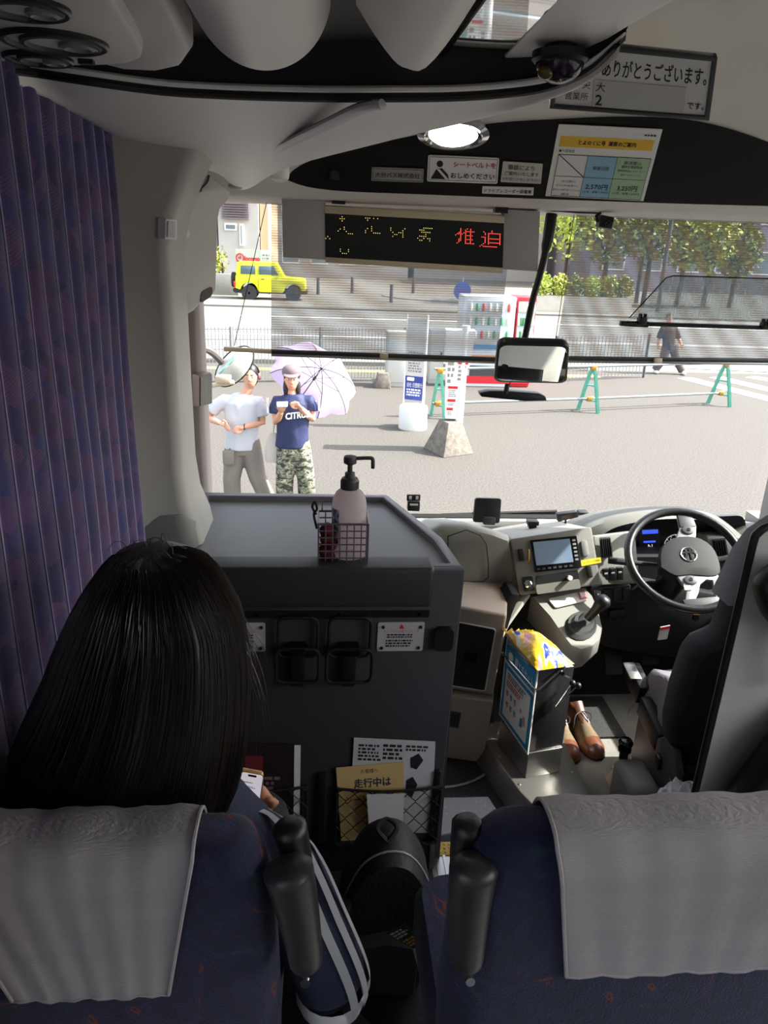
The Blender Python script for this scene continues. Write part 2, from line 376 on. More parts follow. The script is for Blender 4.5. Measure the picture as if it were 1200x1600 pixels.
# ================================================================== LEFT SIDE: CURTAIN, COVERS
def curtain_mat():
    m = bpy.data.materials.new('purple_patterned_cloth'); m.use_nodes = True; nt = m.node_tree; N = nt.nodes; L = nt.links
    b = N['Principled BSDF']; b.inputs['Roughness'].default_value = .85; b.inputs['Sheen Weight'].default_value = .25
    tc = N.new('ShaderNodeTexCoord'); mp = N.new('ShaderNodeMapping'); mp.inputs['Rotation'].default_value = (R(42), 0, 0)
    mp.inputs['Scale'].default_value = (1, 1, 1.25); L.new(tc.outputs['Object'], mp.inputs[0])
    vo = N.new('ShaderNodeTexVoronoi'); vo.distance = 'CHEBYCHEV'; vo.inputs['Scale'].default_value = 17; vo.inputs['Randomness'].default_value = .75
    L.new(mp.outputs[0], vo.inputs['Vector'])
    sp = N.new('ShaderNodeSeparateColor'); L.new(vo.outputs['Color'], sp.inputs[0])
    cr = N.new('ShaderNodeValToRGB'); e = cr.color_ramp; e.interpolation = 'CONSTANT'
    cols = ['#2c2662', '#231f52', '#3a275e', '#452958', '#292259', '#4c3066', '#2c2c68', '#38204f']
    e.elements[0].color = rgb(cols[0]); e.elements[0].position = 0; e.elements[1].color = rgb(cols[1]); e.elements[1].position = .14
    for i in range(2, 8): el = e.elements.new(i*.125); el.color = rgb(cols[i])
    L.new(sp.outputs[0], cr.inputs[0])
    # fine hatching in some of the patches
    wv = N.new('ShaderNodeTexWave'); wv.wave_type = 'BANDS'; wv.bands_direction = 'Z'; wv.inputs['Scale'].default_value = 55; wv.inputs['Distortion'].default_value = .3
    mp2 = N.new('ShaderNodeMapping'); mp2.inputs['Rotation'].default_value = (R(-22), 0, 0); L.new(tc.outputs['Object'], mp2.inputs[0]); L.new(mp2.outputs[0], wv.inputs['Vector'])
    gt = N.new('ShaderNodeMath'); gt.operation = 'GREATER_THAN'; gt.inputs[1].default_value = .80; L.new(sp.outputs[1], gt.inputs[0])
    mu = N.new('ShaderNodeMath'); mu.operation = 'MULTIPLY'; L.new(gt.outputs[0], mu.inputs[0]); L.new(wv.outputs['Fac'], mu.inputs[1])
    mx = N.new('ShaderNodeMixRGB'); mx.inputs[2].default_value = rgb('#5f4068'); L.new(mu.outputs[0], mx.inputs[0]); L.new(cr.outputs[0], mx.inputs[1])
    L.new(mx.outputs[0], b.inputs['Base Color'])
    return m
CUR = curtain_mat()
SEAM = mat('pale_lilac_thread', '#a99fc4', .8)
ct = thing('curtain', 'long purple patterned pleated curtain drawn along the left side window', 'curtain', (-.49, 1.3, 1.9))
ys = [.42+.0765*i for i in range(21)]
def cx_(y, z, t): return -.495 + .010*math.sin(math.pi*t) + .006*mnoise.noise(V((y*3, z*2, 0))) + .012*(3.2-z)*0
rows = []; pts = []
for i in range(20):
    for j in range(6): pts.append((lerp(ys[i], ys[i+1], j/6), j/6))
pts.append((ys[20], 0))
for y, t in pts: rows.append([V((cx_(y, z, t), y+.012*mnoise.noise(V((z*1.5, y*.5, 4))), z)) for z in [1.88+1.42*k/20 for k in range(21)]])
b = MB(); b.grid(rows); b.grid([[p-V((.006, 0, 0)) for p in r] for r in rows]); cl = b.build('cloth', CUR, ct, smooth=60)
for i in range(21):
    y = ys[i]; b = MB()
    b.tube([V((cx_(y, z, 0)+.0022, y+.012*mnoise.noise(V((z*1.5, y*.5, 4)))+.0012*mnoise.noise(V((z*40, i, 1))), z)) for z in [1.88+1.41*k/40 for k in range(41)]], .0017, 5)
    b.build('pleat_seam', SEAM, ct)
b = MB(); b.tube([(-.50, .4, 3.245), (-.50, 2.0, 3.235)], .012, 8); b.build('curtain_rail', STL, ct)

# cover over the door motor
def hpt(px, py): return at(px, py, y=lerp(2.2, 2.44, (px-278)/85))
hp = [(327,273),(345,284),(363,299),(358,314),(346,326),(342,345),(341,380),(339,455),(331,464),(318,471),(305,486),(290,495),(276,500),(277,450),(279,390),(281,332),(285,322),(300,306),(318,292)]
dm = thing('door_motor_cover', 'pale grey moulded cover over the entrance door mechanism', 'cover', at(300, 490, y=2.3))
A = [hpt(*p) for p in hp]; b = MB(); b.prism(A, [p+V((-.15, .10, 0)) for p in A]); body = b.build('shell', LG2, dm, bevel=.012, bseg=3, smooth=50)
nrm = V((.8, -.6, 0)).normalized()
b = MB(); b.lathe(hpt(290, 365)+nrm*.002, [(.012, -.004), (.012, .002), (.010, .003), (.001, .003)], nrm, 16); b.build('screw_cap', LG, dm)
b = MB(); b.tube([hpt(303, 302)+nrm*.002, hpt(313, 297)+nrm*.002], .004, 6); b.build('slot', BK, dm)
b = MB(); b.tube(smoothpath([hpt(281, 334)+nrm*.001, hpt(287, 318)+nrm*.001, hpt(305, 302)+nrm*.001, hpt(322, 286)+nrm*.001, hpt(326, 274)+nrm*.001], 4), .003, 6); b.build('panel_seam', DG, dm)
q = Quad(hpt(313, 456)+nrm*.002, hpt(331, 447)+nrm*.002, hpt(330, 462)+nrm*.002, hpt(312, 474)+nrm*.002)
b = MB(); b.qround(q, 0, 0, 1, 1, .2, -.02, .002); b.build('finger_recess', mat('plum_plastic', '#4c4145', .5), dm)

# small ribbed lamp on the pillar corner
lm = thing('pillar_lamp', 'small clear ribbed courtesy lamp on the grey pillar', 'lamp', at(266, 374, y=1.995))
q = Quad(at(258, 342, y=1.985), at(276, 344, y=2.03), at(276, 374, y=2.03), at(257, 373, y=1.985))
b = MB(); b.qround(q, 0, 0, 1, 1, .08, -.02, .001); b.build('housing', LG, lm)
b = MB()
for i in range(9): b.qbox(q, .06+.07*i, .08, .10+.07*i, .92, .004, .008)
b.build('ribbed_lens', mat('clear_lens', '#e8e8e6', .1), lm)
# speaker with fluted face on the corner post
sp = thing('post_speaker', 'pinkish grey box with ribbed silver face on the door post', 'speaker', at(315, 635, y=2.84))
q = Quad(at(312, 588, y=2.82), at(331, 582, y=2.86), at(331, 631, y=2.86), at(312, 636, y=2.82))
q0 = Quad(at(300, 584, y=2.80), at(312, 588, y=2.82), at(312, 636, y=2.82), at(300, 634, y=2.80))
b = MB(); b.qbox(q, -.02, 0, 1, 1, -.05, .0); b.qbox(q0, 0, 0, 1, 1, -.03, 0.); b.build('housing', mat('pink_grey', '#b49f99', .5), sp, bevel=.004)
b = MB()
for i in range(8): b.tube([q.pt(.08+.12*i, .04, .002), q.pt(.08+.12*i, .96, .002)], .0035, 6)
b.build('ribbed_grille', mat('silver_grille', '#b9b9b5', .4, .4), sp)

# ================================================================== OVERHEAD RACK AND CONSOLE
rk = thing('overhead_console', 'pale grey overhead rack end with air nozzles above the left seats', 'overhead rack', (-.2, 1.3, 3.2))
near = [at(0, 112, x=-.5)]+[at(px, py, z=z) for px, py, z in ((60,119,3.225),(125,129,3.215),(250,146,3.21),(340,152,3.21),(420,155,3.21),(510,157,3.21),(600,157,3.21),(700,156,3.215),(780,151,3.22),(850,141,3.225),(915,116,3.235),(962,76,3.25))]
far = [at(0, 106, x=-.5), at(105, 169, x=-.5), at(210, 231, x=-.5)] + [at(px, py, z=z) for px, py, z in ((250,246,3.185),(340,271,3.165),(366,294,3.135),(390,294,3.135),(446,263,3.16),(600,222,3.195),(700,196,3.205),(800,165,3.215),(900,129,3.235),(970,70,3.25))]
def curve_n(P, n):
    P = [V(p) for p in P]; L = [0]
    for i in range(1, len(P)): L.append(L[-1]+(P[i]-P[i-1]).length)
    o = []
    for k in range(n):
        s = L[-1]*k/(n-1); i = 0
        while i < len(P)-2 and L[i+1] < s: i += 1
        o.append(P[i].lerp(P[i+1], min(1, max(0, (s-L[i])/max(L[i+1]-L[i], 1e-9)))))
    return o
fsm = smoothpath(far[:4], 4)[:-1] + smoothpath(far[3:], 4)
nsm = smoothpath(near, 4)
rows = [[a.lerp(c, t) + V((0, 0, -.012*math.sin(math.pi*t))) for t in [k/8 for k in range(9)]] for a, c in zip(nsm+[nsm[-1]]*(len(fsm)-len(nsm)), fsm)]
def up(r): return [p for p in r] + [r[-1]+V((.01, .012, .008)), r[-1]+V((.012, .02, .05)), r[-1]+V((-.02, -.05, .12))]
b = MB(); b.grid([up(r) for r in rows]); b.build('underside_panel', LG, rk, smooth=45)
b = MB(); b.tube([p+V((0, -.004, .002)) for p in nsm], .0055, 6); b.build('seam_strip', BK, rk)
b = MB(); _l = [p+V((0, -.03, .012)) for p in nsm[4:]]; b.tube(_l, [.013]*(len(_l)-8)+[.013-.0015*k for k in range(8)], 8, flat=.4); b.build('edge_lip', LG, rk)
# groove handle of the hatch on the right
hd = [at(430, 234, z=3.178), at(470, 214, z=3.182), at(520, 190, z=3.186), at(560, 171, z=3.19), at(585, 164, z=3.192), at(600, 163, z=3.192)]
b = MB(); b.tube(smoothpath(hd, 4), [.007]+[.015]*19+[.006], 10, flat=.5); b.build('hatch_edge', mat('lilac_grey_trim', '#c2b8be', .4), rk)
b = MB(); b.tube([p+V((-.010, -.003, .002)) for p in smoothpath(hd, 4)], .004, 6); b.build('hatch_gap', BK, rk)
b = MB(); b.ell(at(368, 291, z=3.138), (.025, .02, .012)); b.build('end_cap', LG2, rk)
# black channel above
b = MB(); b.box2((XL, -.6, 3.275), (.35, 1.42, 3.31)); b.build('dark_channel', mat('channel_black', '#17161a', .6), rk)
nb = [p for p in nsm]
b = MB(); b.grid([[p, p+V((0, -.045, .02)), p+V((0, -.10, .07))] for p in nb]); b.build('dark_channel', _mats['channel_black'], rk)
# rounded pod along the bus
def pod(secs, y0, y1, endlen, name, mt):
    rings = []; n = 10
    for i in range(n+1):
        t = i/n; y = y0+(y1-y0)*t; rings.append([V((x, y, z)) for x, z in secs])
    top = max(z for _, z in secs); cxm = sum(x for x, _ in secs)/len(secs)
    for i in range(1, 16):
        t = i/16; k = math.sqrt(max(0, 1-t*t))
        rings.append([V((cxm+(x-cxm)*(k*.35+.65), y1+endlen*t*(1-.0), top-(top-z)*k)) for x, z in secs])
    bb = MB(); bb.loft(rings); return bb.build(name, mt, rk, smooth=60)
pod([(-.085+.092*math.cos(R(a)), 3.30+.10*math.sin(R(a))) for a in range(180, 361, 6)], -.5, 1.12, .15, 'rounded_pod', LG)
pod([(p.x, p.z) for p in smoothpath([V((.012, 0, 3.31)), V((.05, 0, 3.255)), V((.085, 0, 3.215)), V((.105, 0, 3.205)), V((.128, 0, 3.207)), V((.165, 0, 3.25)), V((.20, 0, 3.31))], 3)], -.5, 1.10, .08, 'wedge_pod', LG)
# service panel with air nozzles, upper left
sv = [at(px, py, z=3.215) for px, py in ((-30,92),(60,101),(110,104),(170,103),(205,100),(222,93),(224,82),(212,55),(190,20),(168,-20),(-30,-20))]
b = MB(); b.prism(sv, [p+V((0, 0, .06)) for p in sv]); b.build('service_panel', LG2, rk, bevel=.008)
sv = [at(px, py, z=3.23) for px, py in ((150,100),(190,110),(250,113),(285,105),(303,80),(285,40),(262,0),(240,-30),(150,-30))]
b = MB(); b.prism(sv, [p+V((0, 0, .05)) for p in sv]); b.build('service_panel', LG2, rk, bevel=.012, bseg=3)
def nozzle(px, py, wpx, sc=1.):
    c = at(px, py, z=3.213); r = (at(px+wpx, py, z=3.213)-c).length
    d = V((0, 0, -1)); bb = MB()
    bb.lathe(c, [(r, -.01), (r, .002), (r*.95, .004), (r*.88, .003), (r*.85, -.002), (r*.3, -.004), (.001, -.004)], d, 32); o = bb.build('air_nozzle', BK, rk)
    bb = MB(); bb.lathe(c+V((r*.08, .012, 0)), [(r*.78, -.004), (r*.76, .002), (r*.68, .003), (r*.64, -.002)], d, 32); bb.build('nozzle_ring', DG, o)
    bb = MB(); bb.lathe(c+V((r*.35, .02, 0)), [(r*.36, -.004), (r*.34, .002), (r*.26, .004), (r*.2, .001), (r*.16, .001), (r*.01, .003)], d, 24); bb.build('nozzle_knob', MG, o)
    bb = MB(); bb.lathe(c+V((r*.35, .02, 0)), [(r*.37, -.003), (r*.37, .0025), (r*.345, .003), (r*.335, 0)], d, 24); bb.build('nozzle_rim', MG, o)
nozzle(85, 66, 76); nozzle(30, 12, 72); nozzle(60, 92, 48)
b = MB(); b.box(at(135, 97, z=3.212), (.02, .012, .006)); b.build('switch', BK, rk)
# flat panel right of the pods
pn = [at(px, py, z=3.262) for px, py in ((766,113),(800,112),(850,100),(900,84),(950,62),(1000,32),(1062,-2),(1120,-40),(900,-40),(872,0))]
b = MB(); b.prism(pn, [p+V((0, 0, .03)) for p in pn]); b.build('flat_panel', LG, rk, bevel=.004)

# glossy fold-away screen: its mirror-like face looks down and forward
q = [at(px, py, z=3.258) for px, py in ((690,96),(764,110),(874,-2),(940,-60),(800,-60),(760,0))]
ms = thing('fold_away_screen', 'glossy mirror-like screen folded flat under the ceiling', 'screen', q[0]+V((0, 0, .01)))
b = MB(); b.prism(q, [p+V((0, 0, .004)) for p in q]); b.build('glass_face', mat('mirror_glass', '#d9d9d6', .02, 1.0), ms)
qq = [p+V((0, 0, .005)) for p in q]; b = MB(); b.prism(qq, [p+V((0, 0, .012)) for p in qq]); b.build('back_shell', BK, ms)
# dark dome camera
c = at(874, 104, z=3.235)
dc = thing('dome_camera', 'dark tinted dome camera under the overhead rack edge', 'camera', c+V((0, 0, .02)))
b = MB(); b.lathe(c+V((0, 0, .018)), [(.040, 0), (.040, .010), (.036, .014)], (0, 0, -1), 24); b.build('base_ring', BK, dc)
b = MB(); b.ell(c+V((0, 0, .006)), (.035, .035, .028)); b.build('dome', mat('purple_tint_dome', '#2a1f33', .06), dc)
b = MB(); b.ell(c+V((-.022, -.012, -.010)), (.012, .012, .010)); b.build('lens', mat('amber_lens', '#5a4522', .1), dc)
# ================================================================== FRONT HEADER
HB = mat('header_black', '#050506', .55, bump=.03, bscale=300, spec=.2)
def hy(z): return lerp(2.865, 2.655, (z-3.15)/(.19))     # the slope of the lining above the windscreen
def hpx(px, py):
    y = 2.75
    for _ in range(8): p = at(px, py, y=y); y = hy(p.z)-.012
    return at(px, py, y=y)
up_ = [(446,278),(470,258),(520,240),(600,222),(700,203),(780,193),(860,188),(960,184),(1050,186),(1120,197),(1200,222),(1270,252),(1330,288),(1375,318)]
lo_ = [(446,280),(480,292),(540,299),(640,303),(740,307),(850,311),(960,315),(1050,318),(1120,320),(1200,322),(1270,324),(1330,326),(1375,328)]
A = [hpx(*p) for p in up_]; B = [hpx(*p) for p in lo_]
poly = [p for p in smoothpath(A, 3)] + [p for p in reversed(smoothpath(B, 3))]
nh = V((0, -.67, -.74)).normalized()
b = MB(); b.prism(poly, [p+V((0, .02, .012)) for p in poly]); hdp = struct(b.build('trim_8', HB, smooth=20))
# stickers and plates on it
def plate(name, label, px4, base, border=None, r=.0):
    q = Quad(*[hpx(*p) for p in px4]); o = thing(name, label, 'sign', q.pt(.5, 1, .002)); b = MB()
    b.qround(q, 0, 0, 1, 1, .02 if r == 0 else r, .001, .004); b.build('plate', base, o)
    if border:
        b = MB(); t = border[1]; a = q.ar
        for u0, v0, u1, v1 in ((.02,.02*a,.98,.02*a+t*a),(.02,.98-.02*a-t*a+.02*0,.98,.98-.02*a),(.02,.02*a,.02+t,.98-.02*a),(.98-t,.02*a,.98,.98-.02*a)): b.qbox(q, u0, v0, u1, v1, .004, .0046)
        b.build('border', border[0], o)
    return q, o
q, o = plate('name_plate', 'small grey company name plate at the left of the header', [(581,260),(662,263),(661,284),(580,281)], mat('plate_grey', '#9d9a96', .4), (INK, .008))
text(q, .07, .18, .93, .82, '大分バス株式会社', INK, o, .0052, bold=.0004)
q, o = plate('seatbelt_sign', 'white sticker with red and black lettering and a seatbelt figure', [(669,241),(780,246),(777,286),(667,282)], PAP, (INK, .006), .03)
text(q, .36, .10, .96, .47, 'シートベルトを', RED, o, .0052, bold=.0006); text(q, .33, .53, .95, .90, 'おしめください', INK, o, .0052, bold=.0006)
b = MB(); b.qpoly(q, [(.17+.045*math.cos(a), .30+.12*math.sin(a)) for a in [k*.5 for k in range(12)]], .004, .0056)
b.qpoly(q, [(.05,.88),(.12,.52),(.2,.46),(.29,.70),(.31,.88)], .004, .0052); b.build('belted_figure', INK, o)
b = MB(); b.qpoly(q, [(.13,.5),(.17,.5),(.30,.86),(.26,.88)], .0052, .006); b.build('belt_mark', PAP, o)
q, o = plate('writing_notice', 'pale sticker with three small lines, right of the seatbelt sticker', [(786,251),(848,255),(845,286),(782,283)], mat('dull_paper', '#d2d0c8', .7), None, .02)
GI = mat('grey_ink', '#55554f', .7)
text(q, .14, .10, .80, .36, '筆談により', GI, o, .0052, bold=.0003); text(q, .08, .41, .92, .66, 'ご案内いたします', GI, o, .0052, bold=.0003); text(q, .03, .73, .97, .90, 'お気軽にお申し出下さい', GI, o, .0052)
q, o = plate('recorder_plate', 'narrow white drive recorder sticker on the header lower edge', [(754,290),(834,292),(833,304),(753,301)], PAP, None, .01)
text(q, .04, .16, .96, .86, 'ドライブレコーダー装着車', INK, o, .0052, bold=.0003)
# fare table poster
q, o = plate('fare_poster', 'laminated white fare table with yellow heading, blue and green columns', [(873,193),(1035,201),(1005,313),(852,305)], PAP, None, .004)
b = MB(); b.qbox(q, .04, .14, .95, .28, .004, .0048); b.build('yellow_band', mat('band_yellow', '#f0bf2c', .5), o)
text(q, .22, .155, .78, .265, 'とよのくに号  運賃のご案内', INK, o, .0056, bold=.0005)
text(q, .05, .31, .20, .355, '●大道運賃', INK, o, .0052); textlines(q, [(.84, .07, .96, .10, 1)], INK, o, .0052, seed=3)
b = MB(); b.qbox(q, .34, .385, .63, .985, .004, .0048); b.build('blue_column', mat('column_blue', '#8fbcd9', .5), o)
b = MB(); b.qbox(q, .63, .385, .965, .985, .004, .0048); b.build('green_column', mat('column_green', '#a9c9a4', .5), o)
b = MB()
for u0, v0, u1, v1 in ((.05,.38,.965,.387),(.05,.685,.965,.69),(.05,.98,.965,.987),(.05,.38,.055,.987),(.34,.38,.344,.987),(.63,.38,.634,.987),(.962,.38,.966,.987)): b.qbox(q, u0, v0, u1, v1, .0048, .0053)
b.qpoly(q, [(.05,.385),(.058,.38),(.34,.68),(.335,.688)], .0048, .0053); b.build('table_rule', INK, o)
text(q, .41, .52, .57, .575, '高速日田', INK, o, .0056); text(q, .71, .43, .88, .475, '高速基山', INK, o, .0056); text(q, .69, .485, .90, .53, '福岡空港国際線', INK, o, .0056)
text(q, .66, .54, .94, .59, '西鉄天神高速バスターミナル', INK, o, .0056); text(q, .70, .60, .90, .645, '博多バスターミナル', INK, o, .0056)
text(q, .38, .78, .60, .86, '2,570円', INK, o, .0056, bold=.0003); text(q, .36, .875, .62, .925, '(小児・身障 1,290円)', INK, o, .0056)
text(q, .70, .78, .90, .86, '3,250円', INK, o, .0056, bold=.0003); text(q, .66, .875, .94, .925, '(小児・身障 1,630円)', INK, o, .0056)
text(q, .13, .74, .27, .775, '大分新川', INK, o, .0056); text(q, .08, .805, .30, .84, '大分(中央通り)', INK, o, .0056); text(q, .06, .87, .33, .905, '鶴町(大分銀行前バスのりば)', INK, o, .0056); text(q, .15, .935, .23, .968, '鶴崎', INK, o, .0056)
# oval courtesy lamp at the header's upper edge
c = hpx(708, 207); lp = thing('header_lamp', 'oval chrome-rimmed reading lamp set in the black header', 'lamp', c)
b = MB(); b.lathe(c+nh*.0, [(.062, -.01), (.062, .010), (.05, .018), (.045, .012)], nh, 32, sx=2.0*.95); b.build('rim', CHR, lp)
b = MB(); b.lathe(c+nh*.004, [(.046, 0), (.04, .012), (.02, .018), (.002, .020)], nh, 32, sx=1.9); b.build('lens', mat('lamp_lens', '#fff4e4', .08, spec=1, emit=16), lp)  # real lens; its glow is added to brighten the cabin front
# thank-you board hanging from the roof slope
q = Quad(at(868, 62, y=2.16), at(1121, 88, y=2.16), at(1108, 187, y=2.30), at(858, 168, y=2.30))
o = thing('thank_you_board', 'dark framed white board with black Japanese thank-you lettering', 'sign', q.pt(.5, 1, 0))
b = MB(); b.qround(q, 0, 0, 1, 1, .025, -.012, .0); b.build('board', mat('board_white', '#d6d6d2', .55), o)
b = MB(); ar = q.ar
for u0, v0, u1, v1 in ((0,0,1,.032*ar),(0,1-.032*ar,1,1),(0,0,.032,1),(.968,0,1,1)): b.qbox(q, u0, v0, u1, v1, -.014, .006)
b.build('frame', mat('frame_dark', '#33343a', .5), o, bevel=.003)
text(q, .30, .18, .95, .44, 'ありがとうございます。', INK, o, .0012, bold=.0010, keep=False)
text(q, .08, .53, .24, .66, '町中央', INK, o, .0012); text(q, .09, .71, .23, .85, '営業所', INK, o, .0012); text(q, .27, .53, .33, .67, '大', INK, o, .0042); text(q, .275, .72, .315, .88, '2', INK, o, .0042, bold=.0012)
text(q, .85, .72, .955, .85, 'です。', INK, o, .0012, bold=.0006)
b = MB(); b.qbox(q, .26, .50, .83, .92, 0, .003); b.build('insert_card', mat('insert_grey', '#bdbdba', .5), o)
# round cap on the lining at the right
c = at(1150, 87, y=2.3)
b = MB(); b.lathe(at(1150, 87, z=3.535), [(.014, -.004), (.014, .004), (.010, .006), (.001, .006)], (0, -.35, -1), 20)
tag(b.build('ceiling_plug', mat('plug_grey', '#6b6967', .5), None), 'small dark plug in the pale ceiling right of the board', 'plug')
# sensor cap near the tip of the rack
c = at(437, 270, y=2.62); b = MB(); b.lathe(c, [(.03, .03), (.032, .0), (.028, -.018), (.016, -.026), (.001, -.028)], (0, 0, 1), 24)
tag(b.build('ceiling_sensor', LG, None), 'small round pale cap under the ceiling by the rack tip', 'sensor')
# sanitiser bottle silhouette stands on the header ledge
c = hpx(522, 281); hs = thing('dark_pump_bottle', 'dark pump bottle standing in the black header recess', 'bottle', c)
b = MB(); b.lathe(c+V((0, -.012, 0)), [(.020, 0), (.021, .035), (.017, .05), (.006, .058), (.006, .075)], (0, 0, 1), 18); b.build('bottle_body', mat('smoke_plastic', '#1d1d20', .4), hs)
b = MB(); b.tube([c+V((0, -.012, .075)), c+V((0, -.012, .083)), c+V((.028, -.012, .083)), c+V((.030, -.012, .072))], .004, 6); b.build('pump', BK, hs)

# ---------------------------------------------------------------- LED display
q = Quad(at(440, 308, y=2.93), at(844, 330, y=2.93), at(840, 426, y=2.95), at(442, 402, y=2.95))
ld = thing('led_display', 'grey boxed display with yellow and red dotted characters above the windscreen', 'display', q.pt(.5, .0, -.02))
CRM = mat('cream_metal', '#dccdb0', .5); GRY = mat('display_grey', '#c9c5c3', .5, col2='#c0bcba', scale=3)
b = MB(); b.qbox(q, 0, .02, .165, 1, -.05, .004); b.build('side_panel', GRY, ld, bevel=.004)
b = MB(); b.qbox(q, .855, .0, 1, .98, -.05, .004); b.build('side_panel', GRY, ld, bevel=.004)
b = MB(); b.qbox(q, .163, .10, .857, .22, -.05, .012); b.qbox(q, .163, .95, .857, 1.04, -.05, .012); b.build('cream_strip', CRM, ld, bevel=.002)
b = MB(); b.qbox(q, .163, .20, .857, .96, -.05, .006); b.build('dark_screen', mat('led_glass', '#0a0909', .25), ld)
for u in (.19, .82):
    b = MB(); b.qbox(q, u, -.10, u+.05, .06, -.03, .01); b.build('bracket', BK, ld)
b = MB(); b.qbox(q, .01, -.045, .155, .02, -.03, .006); b.build('top_rail', CHR, ld)
# lit dots: only the part of the scrolling message that is lit
YD = mat('led_amber', '#c9b25a', .5, emit=1.0); RD = mat('led_red', '#ff4a3a', .5, emit=1.2)
def dots(u0, v0, du, dv, rows, mt, nm):
    b = MB()
    for j, row in enumerate(rows):
        for i, ch in enumerate(row):
            if ch != '.':
                u = u0+du*i; v = v0+dv*j
                b.qpoly(q, [(u+.0016*math.cos(a), v+.0016*q.ar*math.sin(a)) for a in [k*1.0472 for k in range(6)]], .006, .0075)
    b.build(nm, mt, ld)
DU = .0078; DV = .0205
ta = ['..#........', '.###.......', '...........', '...........', '...........', '.#..#......', '#..#.......', '#..........', '....#####..']
dots(.205, .26, DU, .034, ['...#.......','..###......','...#.......','...........','...........','....#......','..#.#......','.#...#.....','......###..'], YD, 'lit_character')
dots(.310, .26, DU, .034, ['.###.#.#...','..#........','...........','...........','....#......','..#.#......','.#..#......','.#...####..'], YD, 'lit_character')
dots(.415, .40, DU, .034, ['#......#','#.....#.','.#..###.','..##..#.','.#....#.'], YD, 'lit_character')
dots(.520, .37, DU, .034, ['...#####','.###....','..#####.','....#...','.####...','#..#.##.','.##...#.'], YD, 'lit_character')
dots(.205, .80, DU, .034, ['..#...#','..#...#','...###.'], YD, 'lit_character')
dots(.165, .60, DU, .034, ['.#.','#.#'], YD, 'lit_character')
dots(.668, .345, .0065, .0215, ['...#...#.#...','...#..#..#...','...#..######.','..##.##..#...','.####.#..#...','#..#..#####..','...#..#..#...','...#..#..#...','..##..#####..','..##..#..#...','..#...#..#...','.#....######.'], RD, 'lit_character')
dots(.765, .355, .0065, .0215, ['.......#.....','..#....#.....','...#.########','...#.#......#','.....#......#','.###.#......#','...#.########','...#.#......#','...#.#......#','...#.########','..#..#......#','.#...........','#.#########..'], RD, 'lit_character')

# ---------------------------------------------------------------- roller sunshades
def shade_mat(name, seedx):
    m = bpy.data.materials.new(name); m.use_nodes = True; nt = m.node_tree; N = nt.nodes; L = nt.links
    N.remove(N['Principled BSDF']); out = N['Material Output']
    tc = N.new('ShaderNodeTexCoord'); mp = N.new('ShaderNodeMapping'); L.new(tc.outputs['Object'], mp.inputs[0])
    # fine threads, plus curved moire bands painted into density and tint as an optical effect
    wa = N.new('ShaderNodeTexWave'); wa.bands_direction = 'Z'; wa.inputs['Scale'].default_value = 34; L.new(mp.outputs[0], wa.inputs['Vector'])
    wa.inputs['Distortion'].default_value = .4; wa.inputs['Detail'].default_value = 0
    wb = N.new('ShaderNodeTexWave'); wb.wave_type = 'RINGS'; wb.rings_direction = 'Y'; wb.inputs['Scale'].default_value = 4.2; wb.inputs['Distortion'].default_value = 1.4; wb.inputs['Detail'].default_value = 1; wb.inputs['Detail Scale'].default_value = 1.2
    mp2 = N.new('ShaderNodeMapping'); mp2.inputs['Location'].default_value = seedx; mp2.inputs['Scale'].default_value = (1.35, 0, .75); L.new(tc.outputs['Object'], mp2.inputs[0]); L.new(mp2.outputs[0], wb.inputs['Vector'])
    add = N.new('ShaderNodeMath'); add.operation = 'MULTIPLY_ADD'; add.inputs[1].default_value = .16; add.inputs[2].default_value = .18; L.new(wa.outputs['Fac'], add.inputs[0])
    ad2 = N.new('ShaderNodeMath'); ad2.operation = 'MULTIPLY_ADD'; ad2.inputs[1].default_value = .15; L.new(wb.outputs['Fac'], ad2.inputs[0]); L.new(add.outputs[0], ad2.inputs[2])
    tr_ = N.new('ShaderNodeValToRGB'); tr_.color_ramp.elements[0].color = rgb('#75685f'); tr_.color_ramp.elements[1].color = rgb('#5e6973'); L.new(wb.outputs['Fac'], tr_.inputs[0])
    t = N.new('ShaderNodeBsdfTransparent'); d = N.new('ShaderNodeBsdfDiffuse'); L.new(tr_.outputs[0], d.inputs[0])
    tl = N.new('ShaderNodeBsdfTranslucent'); L.new(tr_.outputs[0], tl.inputs[0])
    ms_ = N.new('ShaderNodeMixShader'); ms_.inputs[0].default_value = .55; L.new(d.outputs[0], ms_.inputs[1]); L.new(tl.outputs[0], ms_.inputs[2])
    mx = N.new('ShaderNodeMixShader'); L.new(ad2.outputs[0], mx.inputs[0]); L.new(ms_.outputs[0], mx.inputs[1]); L.new(t.outputs[0], mx.inputs[2]); L.new(mx.outputs[0], out.inputs[0])
    return m
